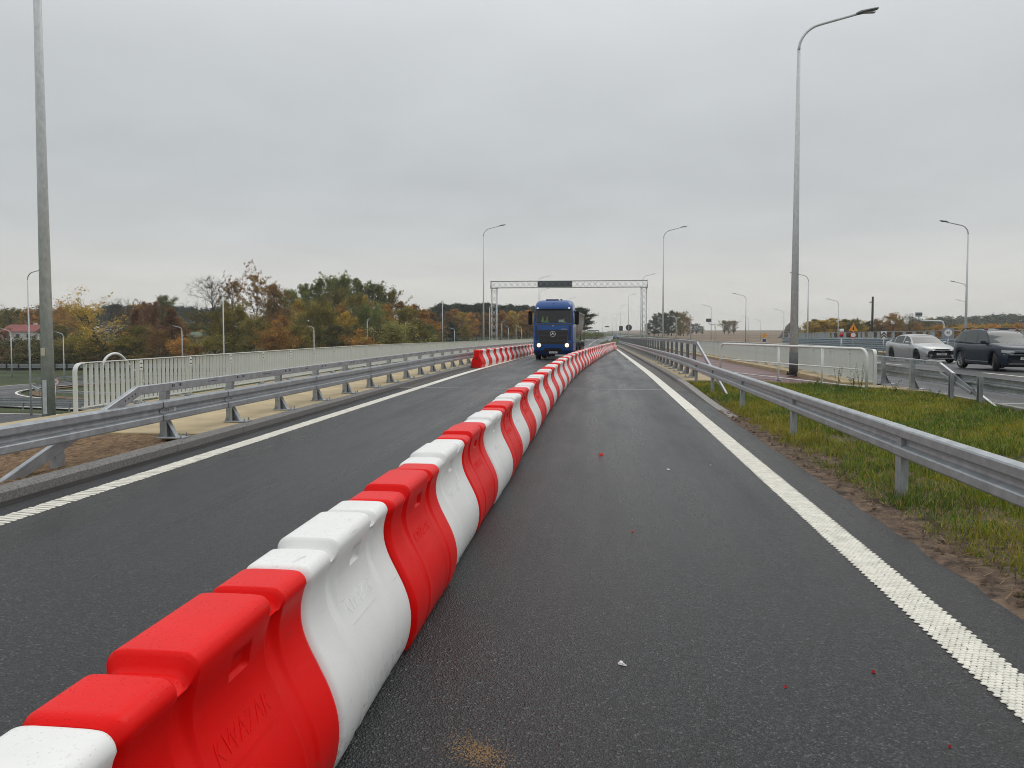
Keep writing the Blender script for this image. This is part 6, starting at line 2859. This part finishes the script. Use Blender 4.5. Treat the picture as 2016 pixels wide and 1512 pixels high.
NAMES = {'thin_oak': 'oak_tree', 'oak': 'oak_tree', 'round': 'broadleaf_tree', 'birch': 'birch_tree', 'poplar': 'poplar_tree', 'cone': 'larch_tree', 'pine': 'pine_tree', 'bare': 'bare_tree',
         'leaning': 'leaning_oak', 'bush': 'shrub'}
LOOKS = {'thin_oak': 'half bare', 'oak': 'spreading', 'round': 'rounded', 'birch': 'slender', 'poplar': 'upright', 'cone': 'conical', 'pine': 'tall', 'bare': 'bare', 'leaning': 'leaning', 'bush': 'bushy'}
WORDS = {'olive': 'olive', 'yellow': 'yellow', 'orange': 'orange', 'rust': 'rust red', 'brown': 'brown', 'green': 'green', 'willow': 'pale yellow', 'pine': 'dark green', 'scrub': 'dull green'}
TREES = [
    # px, top row, distance, shape, tone, width factor, zone
    (20, 612, 205, 'oak', 'olive', 1.0, 0), (55, 607, 215, 'birch', 'orange', 1.3, 0), (92, 606, 220, 'oak', 'brown', .9, 0), (128, 604, 210, 'oak', 'orange', .9, 0),
    (8, 650, 165, 'round', 'rust', .8, 0), (28, 634, 205, 'birch', 'yellow', 1.0, 0), (75, 672, 150, 'bush', 'scrub', 1.0, 0), (25, 676, 140, 'bush', 'scrub', 1.2, 0),
    (105, 660, 146, 'bush', 'scrub', 1.2, 0), (140, 668, 138, 'bush', 'olive', 1.1, 0), (55, 676, 136, 'bush', 'scrub', 1.3, 0), (90, 680, 134, 'bush', 'scrub', 1.2, 0),
    (118, 640, 180, 'round', 'olive', 1.0, 0), (168, 650, 150, 'round', 'olive', 1.0, 0),
    (212, 600, 131, 'leaning', 'yellow', 1.05, 0), (228, 592, 137, 'bare', 'brown', .95, 0), (185, 672, 132, 'bush', 'olive', 1.1, 0), (240, 668, 132, 'bush', 'olive', 1.0, 0),
    (262, 606, 150, 'thin_oak', 'brown', .8, 0), (283, 592, 165, 'birch', 'brown', 1.1, 0), (272, 640, 134, 'round', 'olive', .9, 0), (322, 582, 172, 'round', 'green', .85, 0),
    (300, 604, 150, 'oak', 'rust', .8, 0), (338, 600, 138, 'cone', 'rust', 1.25, 0), (312, 650, 130, 'round', 'brown', 1.0, 0), (362, 672, 128, 'bush', 'orange', .8, 0),
    (268, 600, 139, 'cone', 'rust', .95, 0),
    (384, 660, 127, 'bare', 'brown', .6, 0), (420, 549, 139, 'bare', 'brown', .95, 0), (432, 612, 135, 'round', 'olive', .9, 0), (412, 668, 126, 'bush', 'olive', 1.0, 0),
    (458, 551, 150, 'thin_oak', 'brown', .72, 0), (470, 604, 132, 'oak', 'olive', .9, 0), (505, 543, 140, 'thin_oak', 'brown', .80, 0), (540, 552, 150, 'birch', 'brown', 1.0, 0),
    (500, 628, 128, 'round', 'olive', .8, 0), (556, 618, 130, 'birch', 'orange', 1.0, 0), (545, 655, 124, 'bush', 'orange', .75, 0), (572, 570, 168, 'round', 'green', .85, 0),
    (600, 566, 172, 'poplar', 'green', 1.2, 0), (612, 600, 140, 'oak', 'olive', .85, 0), (628, 556, 176, 'poplar', 'green', 1.2, 0), (648, 600, 140, 'oak', 'olive', .85, 0),
    (655, 552, 180, 'poplar', 'green', 1.25, 0), (680, 550, 178, 'poplar', 'green', 1.2, 0), (672, 594, 148, 'birch', 'orange', 1.0, 0), (682, 610, 136, 'birch', 'yellow', .9, 0),
    (700, 580, 162, 'round', 'olive', .8, 0), (705, 556, 184, 'poplar', 'green', 1.2, 0), (732, 562, 186, 'poplar', 'green', 1.2, 0), (720, 600, 152, 'round', 'green', .8, 0),
    (748, 568, 188, 'poplar', 'olive', 1.2, 0), (758, 592, 160, 'birch', 'olive', 1.1, 0), (772, 575, 190, 'poplar', 'olive', 1.1, 0), (742, 612, 150, 'oak', 'green', .8, 0),
    (776, 650, 128, 'bush', 'willow', .95, 0), (790, 588, 182, 'birch', 'brown', 1.1, 0), (800, 605, 165, 'round', 'olive', .8, 0), (818, 596, 176, 'birch', 'rust', 1.1, 0),
    (835, 606, 172, 'birch', 'orange', 1.2, 0), (822, 630, 150, 'round', 'olive', .9, 0), (850, 612, 180, 'birch', 'brown', 1.2, 0), (845, 640, 156, 'round', 'green', .8, 0),
    (588, 584, 166, 'birch', 'yellow', 1.0, 0), (640, 578, 168, 'birch', 'olive', 1.0, 0), (664, 572, 170, 'poplar', 'olive', 1.2, 0), (718, 578, 172, 'birch', 'yellow', 1.0, 0), (762, 596, 158, 'birch', 'orange', 1.0, 0), (808, 598, 170, 'birch', 'yellow', 1.0, 0), (530, 590, 158, 'birch', 'olive', 1.0, 0), (446, 590, 160, 'birch', 'olive', 1.0, 0), (390, 612, 175, 'round', 'olive', .9, 0), (352, 622, 160, 'birch', 'brown', 1.0, 0),
    (660, 640, 128, 'round', 'scrub', .9, 0), (700, 640, 130, 'round', 'scrub', .9, 0), (590, 640, 130, 'round', 'olive', .9, 0), (750, 645, 132, 'round', 'scrub', .9, 0), (715, 668, 126, 'bush', 'orange', .8, 0),
    # wood before and behind the gantry
    (858, 620, 235, 'pine', 'pine', 1.1, 1), (868, 598, 320, 'pine', 'pine', 1.1, 1), (885, 601, 325, 'pine', 'pine', 1.1, 1), (900, 598, 330, 'pine', 'pine', 1.1, 1), (912, 600, 320, 'pine', 'pine', 1.1, 1),
    (928, 600, 335, 'pine', 'pine', 1.1, 1), (944, 597, 330, 'pine', 'pine', 1.1, 1), (958, 596, 330, 'pine', 'pine', 1.1, 1), (972, 599, 335, 'pine', 'pine', 1.1, 1), (990, 602, 340, 'pine', 'pine', 1.1, 1),
    (1005, 600, 338, 'pine', 'pine', 1.1, 1), (1020, 602, 345, 'pine', 'pine', 1.1, 1), (1036, 601, 345, 'pine', 'pine', 1.1, 1), (1050, 604, 350, 'pine', 'pine', 1.1, 1),
    (880, 610, 250, 'birch', 'brown', 1.3, 1), (895, 606, 255, 'birch', 'orange', 1.3, 1), (910, 612, 250, 'birch', 'yellow', 1.4, 1), (923, 616, 255, 'birch', 'orange', 1.4, 1), (938, 614, 262, 'birch', 'brown', 1.4, 1),
    (952, 612, 265, 'birch', 'brown', 1.3, 1), (968, 614, 268, 'birch', 'brown', 1.3, 1), (986, 612, 270, 'birch', 'orange', 1.4, 1), (1008, 610, 272, 'birch', 'yellow', 1.4, 1), (1022, 614, 275, 'birch', 'orange', 1.4, 1),
    (1040, 608, 278, 'birch', 'orange', 1.4, 1), (1055, 612, 282, 'birch', 'brown', 1.4, 1), (862, 636, 205, 'round', 'orange', 1.0, 1), (890, 636, 205, 'round', 'pine', 1.0, 1), (915, 640, 215, 'birch', 'olive', 1.3, 1),
    (1143, 606, 205, 'pine', 'pine', 1.5, 1), (1150, 622, 212, 'pine', 'scrub', 1.3, 1),
    # round grove and the small far ones
    (1288, 624, 420, 'round', 'pine', 1.0, 2), (1297, 616, 425, 'round', 'scrub', 1.0, 2), (1309, 617, 430, 'round', 'pine', 1.0, 2), (1322, 612, 430, 'round', 'scrub', 1.05, 2), (1335, 615, 430, 'round', 'olive', 1.0, 2),
    (1346, 616, 425, 'oak', 'olive', .9, 2), (1353, 626, 420, 'round', 'brown', .9, 2), (1278, 636, 430, 'round', 'scrub', 1.0, 2), (1315, 630, 405, 'round', 'pine', 1.0, 2), (1340, 634, 405, 'round', 'olive', 1.0, 2),
    (1362, 638, 560, 'round', 'pine', 1.0, 2), (1372, 637, 560, 'round', 'pine', 1.0, 2), (1381, 642, 560, 'round', 'scrub', 1.0, 2),
    (1426, 632, 540, 'poplar', 'olive', 1.5, 2), (1435, 633, 542, 'poplar', 'olive', 1.5, 2), (1445, 632, 545, 'poplar', 'brown', 1.5, 2),
    # beyond the second carriageway
    (1594, 630, 235, 'birch', 'yellow', 1.6, 3), (1606, 626, 238, 'birch', 'olive', 1.6, 3), (1618, 628, 232, 'birch', 'yellow', 1.7, 3), (1630, 630, 240, 'birch', 'orange', 1.7, 3), (1642, 624, 236, 'birch', 'yellow', 1.6, 3),
    (1655, 630, 240, 'birch', 'orange', 1.8, 3), (1667, 626, 238, 'birch', 'olive', 1.7, 3), (1682, 628, 236, 'round', 'olive', 1.1, 3), (1694, 636, 240, 'round', 'yellow', 1.0, 3),
    (1710, 632, 250, 'round', 'scrub', 1.0, 3), (1728, 630, 255, 'round', 'brown', 1.0, 3), (1745, 633, 255, 'round', 'olive', 1.0, 3), (1758, 620, 250, 'oak', 'brown', .9, 3), (1772, 626, 252, 'oak', 'olive', .9, 3),
    (1790, 619, 245, 'bare', 'brown', .8, 3), (1803, 634, 255, 'round', 'brown', 1.0, 3), (1820, 632, 300, 'round', 'scrub', 1.0, 3), (1835, 629, 310, 'oak', 'scrub', 1.0, 3),
    (1850, 640, 250, 'round', 'orange', 1.1, 3), (1880, 642, 250, 'birch', 'yellow', 1.8, 3), (1905, 641, 245, 'round', 'orange', 1.2, 3), (1930, 640, 250, 'round', 'yellow', 1.2, 3), (1955, 638, 245, 'round', 'orange', 1.2, 3),
    (1980, 638, 250, 'round', 'yellow', 1.2, 3), (2005, 636, 248, 'round', 'orange', 1.2, 3), (1560, 636, 330, 'cone', 'scrub', 1.9, 3),
]
ZONES = [("from the photo edge in", "the wood behind the picket railing"), ("counted towards the lorry in", "the wood at the gantry"),
         ("counted away from the road in", "the far skyline groves"), ("counted away from the road", "beyond the second carriageway")]
ZG = ["trees of the wood behind the picket railing", "trees of the wood at the gantry", "trees of the far groves", "trees beyond the second carriageway"]
count = {}
rt_ = random.Random(19)
for px, yt, Y, shape, tone, wf, zone in sorted(TREES, key=lambda t: (t[6], t[0])):
    x = place(px, Y)
    gz = ground_z(x, Y)
    zt = height_at(px, yt, Y)
    Hh = max(1.5, zt - gz)
    var = rt_.randint(0, 1)
    tm_, cm, _ = proto(shape, tone, var)
    k = (zone, shape, tone)
    count[k] = count.get(k, 0) + 1
    total = sum(1 for t in TREES if (t[6], t[3], t[4]) == k)
    nm = {'leaning': 'oak', 'thin_oak': 'oak', 'round': 'broadleaf tree', 'cone': 'larch', 'bush': 'shrub', 'bare': 'tree'}.get(shape, shape)
    look = LOOKS[shape] + (" leafless" if shape == 'bare' else " " + WORDS[tone])
    if zone == 0 and nm == "broadleaf tree":
        nm = "tree"
    lab = f"{look} {nm} {'in ' if zone < 3 else ''}{ZONES[zone][1]}" if total == 1 else f"{ordinal(count[k])} {look} {nm} {ZONES[zone][0]} {ZONES[zone][1]}"
    t_ = thing(NAMES[shape], lab, "shrub" if shape == 'bush' else "tree", (x, Y, gz - .05), 0, ZG[zone])
    s = Hh / 10.0
    if shape == 'bush':
        wf *= 1.35
    if shape in ('oak', 'round', 'poplar', 'birch', 'thin_oak') and s > 1.15:
        wf *= .80 if shape != 'poplar' else .66
    sx = s * wf
    if shape in ('pine', 'birch', 'poplar', 'cone') and False:
        sx = s
    rz = rt_.uniform(0, 2 * PI) if shape != 'leaning' else rt_.uniform(-.2, .2)
    link("trunk", tm_, t_, (0, 0, 0), (0, 0, rz), (sx, sx, s))
    link("crown", cm, t_, (0, 0, 0), (0, 0, rz), (sx, sx, s))


def mass(name, label, spots, kinds, seed, leaves=900):
    """Far wood that reads as one mass: thinned crowns joined into one object."""
    r = np.random.RandomState(seed)
    Vs, Ms = [], []
    mats_, slot = [], {}
    for (x, y, h, wf) in spots:
        shape, tone = kinds[r.randint(len(kinds))]
        V, F, mi = proto(shape, tone, 0)[2]
        V = V.reshape(-1, 4, 3)
        pick = r.choice(len(V), min(leaves, len(V)), replace=False)
        q = V[pick].copy()
        c = q.mean(1, keepdims=True)
        q = c + (q - c) * 2.4
        a = r.uniform(0, 2 * PI)
        s = h / 10
        rot = np.array([[math.cos(a), -math.sin(a), 0], [math.sin(a), math.cos(a), 0], [0, 0, 1]])
        q = (q @ rot.T) * np.array([s * wf, s * wf, s]) + np.array([x, y, ground_z(x, y) - .2])
        if tone not in slot:
            slot[tone] = len(mats_)
            mats_ += LM[tone]
        Vs.append(q)
        Ms.append(slot[tone] + mi[pick])
    V = np.concatenate(Vs).reshape(-1, 3)
    o = link(name, quick_mesh(name, V, np.arange(len(V)).reshape(-1, 4), mats_, mi=np.concatenate(Ms)))
    o["kind"] = "stuff"
    o["label"] = label
    return o


r_ = np.random.RandomState(31)
sp = []
for px in np.arange(130, 460, 5.5):
    for Y, top in ((430, 600), (460, 599)):
        yt = top + r_.uniform(-4, 6) + 9 * abs(px - 290) / 170 + (8 if px < 200 else 0)
        x = place(px, Y)
        sp.append((x, Y, max(6, height_at(px, yt, Y) - ground_z(x, Y)), 1.25))
mass("far_pine_wood", "dark far pine wood on the ridge behind the leaning oak", sp, [('pine', 'pine'), ('cone', 'pine')], 2, 420)
sp = []
for px in np.arange(-40, 180, 7.0):
    for Y, top in ((300, 611), (280, 618), (255, 630)):
        yt = top + r_.uniform(-4, 7)
        x = place(px, Y)
        sp.append((x, Y, max(5, height_at(px, yt, Y) - ground_z(x, Y)), 1.1))
mass("far_mixed_wood", "far mixed autumn wood behind the red-roofed house", sp, [('oak', 'brown'), ('birch', 'orange'), ('round', 'olive'), ('oak', 'scrub'), ('pine', 'pine')], 3, 650)
sp = []
for px in np.arange(240, 870, 8.0):
    for Y, top in ((215, 640), (200, 655)):
        yt = top + r_.uniform(-8, 8)
        x = place(px, Y)
        sp.append((x, Y, max(4, height_at(px, yt, Y) - ground_z(x, Y)), 1.5))
mass("undergrowth", "dark undergrowth between the trunks of the wood", sp, [('round', 'scrub'), ('round', 'olive'), ('pine', 'pine')], 4, 700)
sp = []
for px in np.arange(850, 1065, 4.5):
    for Y, top in ((360, 604), (300, 632), (285, 640)):
        yt = top + r_.uniform(-4, 6)
        x = place(px, Y)
        sp.append((x, Y, max(4, height_at(px, yt, Y) - ground_z(x, Y)), 1.35))
mass("far_wood", "dim far wood behind the birches at the gantry", sp, [('pine', 'pine'), ('birch', 'brown'), ('pine', 'pine'), ('birch', 'scrub')], 5, 500)
sp = []
for px in np.arange(1795, 2120, 5.0):
    for Y, top in ((620, 626), (650, 623)):
        yt = top + r_.uniform(-3, 4) - (3 if px > 1930 else 0) + (4 if px < 1850 else 0)
        x = place(px, Y)
        sp.append((x, Y, max(6, height_at(px, yt, Y) - ground_z(x, Y)), 1.3))
mass("far_ridge_wood", "hazy far wood on the ridge beyond the dark blue car", sp, [('round', 'pine'), ('pine', 'pine'), ('round', 'scrub')], 6, 450)
sp = []
for px in np.arange(1590, 2110, 7.0):
    for Y, top in ((270, 640), (262, 645)):
        yt = top + r_.uniform(-4, 4)
        x = place(px, Y)
        sp.append((x, Y, max(3, height_at(px, yt, Y) - ground_z(x, Y)), 1.8))
mass("scrubland", "low orange and dull green scrub beyond the far parapet", sp, [('round', 'orange'), ('round', 'scrub'), ('round', 'yellow'), ('round', 'olive')], 7, 550)
sp = []
for px in np.arange(1128, 1188, 3.0):
    Y = 262 + r_.uniform(-12, 12)
    x = place(px, Y)
    sp.append((x, Y, max(1.5, height_at(px, 654 + r_.uniform(-1.5, 2), Y) - ground_z(x, Y)), 2.2))
mass("hedge", "low green hedge beside the road beyond the bridge", sp, [('round', 'green'), ('round', 'scrub')], 8, 450)

sp = []
for px in np.arange(-60, 360, 6.0):
    for Y, top in ((129, 700), (134, 688), (142, 676)):
        if px > 175 and Y > 130:
            continue
        yt = top + r_.uniform(-9, 9)
        x = place(px, Y)
        sp.append((x, Y, max(2.0, height_at(px, yt, Y) - ground_z(x, Y)), 2.0))
mass("roadside_scrub", "dark bushy scrub behind the far guardrail of the slip roads", sp, [('round', 'scrub'), ('round', 'olive'), ('bush', 'scrub'), ('round', 'rust')], 9, 600)

# ================================================================== buildings among the trees
roof_red = mat("red_roof", (0.21, 0.050, 0.042), 0.7, vary=.15, vscale=.8)
roof_green = mat("green_roof", (0.13, 0.19, 0.135), 0.6, vary=.12, vscale=.6)
wall_white = mat("white_render", (0.62, 0.61, 0.58), 0.8, vary=.08)
win_dark = mat("window_dark", (0.02, 0.025, 0.03), 0.1)


def house(name, label, px, Y, ytop, yeave, ybase, w, d, rz, rm, nwin):
    x = place(px, Y)
    zb = ground_z(x, Y)
    zt, ze = height_at(px, ytop, Y), height_at(px, yeave, Y)
    root = thing(name, label, "house" if name == "house" else "building", (x, Y, zb), rz)
    ht, he = zt - zb, ze - zb
    mb = MB()
    mb.box((0, 0, he / 2), (w, d, he))
    mb.build("wall", wall_white, root)
    mb = MB()
    mb.prism([(-d / 2 - .5, he - .1), (d / 2 + .5, he - .1), (0, ht)], lambda u, v: (-w / 2 - .5, u, v), lambda u, v: (w / 2 + .5, u, v))
    rf = mb.build("roof", rm, root)
    mb = MB()
    mb.box((w * .2, .6, ht - .2), (.7, .7, 1.3))
    mb.build("chimney", wall_white, rf)
    for k in range(nwin):
        xx = -w / 2 + w * (k + .5) / nwin
        for zz in ((he * .55,) if he < 4.2 else (he * .30, he * .72)):
            mb = MB()
            mb.box((xx, -d / 2 - .03, zz), (1.2, .08, 1.3))
            wd = mb.build("window", wall_white, root)
            mb = MB()
            mb.box((xx, -d / 2 - .075, zz), (1.0, .03, 1.1))
            mb.build("pane", win_dark, wd)
    return root


house("house", "white house with a red tiled roof among the trees", 55, 190, 639, 652, 668, 8.5, 9, R(8), roof_red, 3)
house("long_building", "low white building with a pale green roof behind the trees", 388, 172, 653, 663, 672, 6.2, 9, R(-6), roof_green, 2)
# roadside earth heap on the far rise
m = MB()
Y_ = 345
hx_ = place(1560, Y_)
rows = []
for i in range(9):
    t = i / 8
    rr = 5.6 * (1 - t) ** .8 + .2
    rows.append([(hx_ + rr * math.cos(a) * (1 + .15 * mnoise.noise((a * 2, t * 5, 1))), Y_ + rr * math.sin(a), ground_z(hx_, Y_) + (height_at(1560, 631, Y_) - ground_z(hx_, Y_)) * t + .3 * mnoise.noise((a * 3, t * 7, 2))) for a in np.linspace(0, 2 * PI, 25)])
m.grid(rows)
o = m.build("earth_heap", mat("grey_earth", (.12, .11, .10), .95, vary=.4, vscale=.8))
tag(o, "grey heap of earth at the end of the ploughed field", "earth heap")

# ================================================================== litter on the asphalt
def scrap(label, px, py, size, m_, seed):
    r = np.random.RandomState(seed)
    p = ground_at(px, py, .004)
    mb = MB()
    k = 7
    ring_ = [(math.cos(a) * size * r.uniform(.35, 1.0), math.sin(a) * size * r.uniform(.3, .8), r.uniform(.001, .012)) for a in np.arange(k) * 2 * PI / k]
    top = [(x * .5 + r.normal(0, size * .08), y * .5, z + size * r.uniform(.10, .35)) for x, y, z in ring_]
    mb.add([(x, y, 0) for x, y, z in ring_] + top, [(i, (i + 1) % k, k + (i + 1) % k, k + i) for i in range(k)] + [tuple(range(k, 2 * k))], 0, False)
    o = mb.build("plastic_scrap", m_, None, p, (0, 0, r.uniform(0, 6)))
    tag(o, label, "scrap", "scraps of plastic on the asphalt")


scrap("red shard of plastic on the asphalt, longest of the red scraps", 1184, 896, .065, red_pl, 1)
scrap("small red crumb on the asphalt in the middle of the lane", 1246, 1047, .018, red_pl, 2)
scrap("crumpled white scrap on the asphalt between the red crumb and the edge line", 1316, 925, .032, white_pl, 3)
scrap("white torn scrap lying on the asphalt close to the camera", 1225, 1308, .030, white_pl, 4)
scrap("flat dull red flake on the asphalt near the wide edge line", 1720, 1324, .018, MATS["red_reflector"], 5)
scrap("red flake on the asphalt between the barrier row and the edge line, near the camera", 1546, 1353, .010, MATS["red_reflector"], 6)
scrap("tiny white chip on the asphalt by the edge line", 1399, 916, .018, white_pl, 7)
scrap("red fleck on the asphalt at the bottom of the photo", 1870, 1471, .010, MATS["red_reflector"], 8)
# sandy spill
r_ = np.random.RandomState(8)
c = ground_at(940, 1484, .004)
n = 900
P = np.stack([c.x + r_.normal(0, .055, n), c.y + r_.normal(0, .06, n), np.full(n, .006)], 1)
P[:, 0] += (P[:, 1] - c.y) * -.5
s = r_.uniform(.0008, .0026, n)
V = np.stack([P + np.stack([-s, -s, 0 * s], 1), P + np.stack([s, -s, 0 * s], 1), P + np.stack([s, s, s], 1), P + np.stack([-s, s, s * .4], 1)], 1).reshape(-1, 3)
o = link("sand_spill", quick_mesh("sand_spill", V, np.arange(len(V)).reshape(-1, 4), mat("ochre_sand", (.25, .155, .07), .9)))
o["kind"] = "stuff"
o["label"] = "small spill of ochre sand on the asphalt at the bottom of the photo"
# weeds in front of the tube railing
r_ = np.random.RandomState(12)
weeds = [(6.75, 22.6, .75), (7.05, 22.2, .55), (7.15, 21.9, .95), (6.3, 23.2, .45), (7.8, 21.2, .4), (8.1, 19.5, .35)]
for i, (x, y, h_) in enumerate(weeds):
    mb = MB()
    wd = thing("weed", f"{ordinal(i + 1)} low dry weed stalk growing around the tube railing end" if i else "dry weed stalk standing highest against the tube railing post", "weed", (x, y, -.02), 0, "weeds by the tube railing")
    stems, lv = MB(), MB()
    for k in range(4):
        a = r_.uniform(0, 6)
        tip = Vector((math.cos(a) * .14, math.sin(a) * .14, h_ * r_.uniform(.7, 1)))
        stems.tube([(0, 0, 0), tip * .5 + Vector((0, 0, .05)), tip], [.006, .005, .002], 4)
        for q in range(16):
            p = tip * r_.uniform(.25, 1.0) + Vector(r_.normal(0, .022, 3))
            s_ = r_.uniform(.012, .030)
            u = Vector(r_.normal(0, 1, 3)).normalized() * s_
            w_ = Vector(r_.normal(0, 1, 3)).normalized() * s_ * .5
            lv.add([p - u, p - w_, p + u, p + w_], [(0, 1, 2, 3)])
    stems.build("stem", mat("weed_stem", (.12, .11, .05), .8) if i == 0 else MATS["weed_stem"], wd)
    lv.build("leaves", g_mats[3], wd)
# ================================================================== misty air
hz = MB()
hz.box((60, 950, 18), (2300, 2100, 58))
haze = hz.build("haze", [])
haze["kind"] = "stuff"
haze["label"] = "thin grey autumn mist over the whole landscape"
hm_ = bpy.data.materials.new("mist")
hm_.use_nodes = True
nt = hm_.node_tree
nt.nodes.clear()
ov = nt.nodes.new("ShaderNodeOutputMaterial")
pv = nt.nodes.new("ShaderNodeVolumePrincipled")
pv.inputs["Color"].default_value = (0.93, 0.95, 0.97, 1)
pv.inputs["Density"].default_value = 0.00027
pv.inputs["Anisotropy"].default_value = 0.2
nt.links.new(pv.outputs[0], ov.inputs["Volume"])
haze.data.materials.append(hm_)
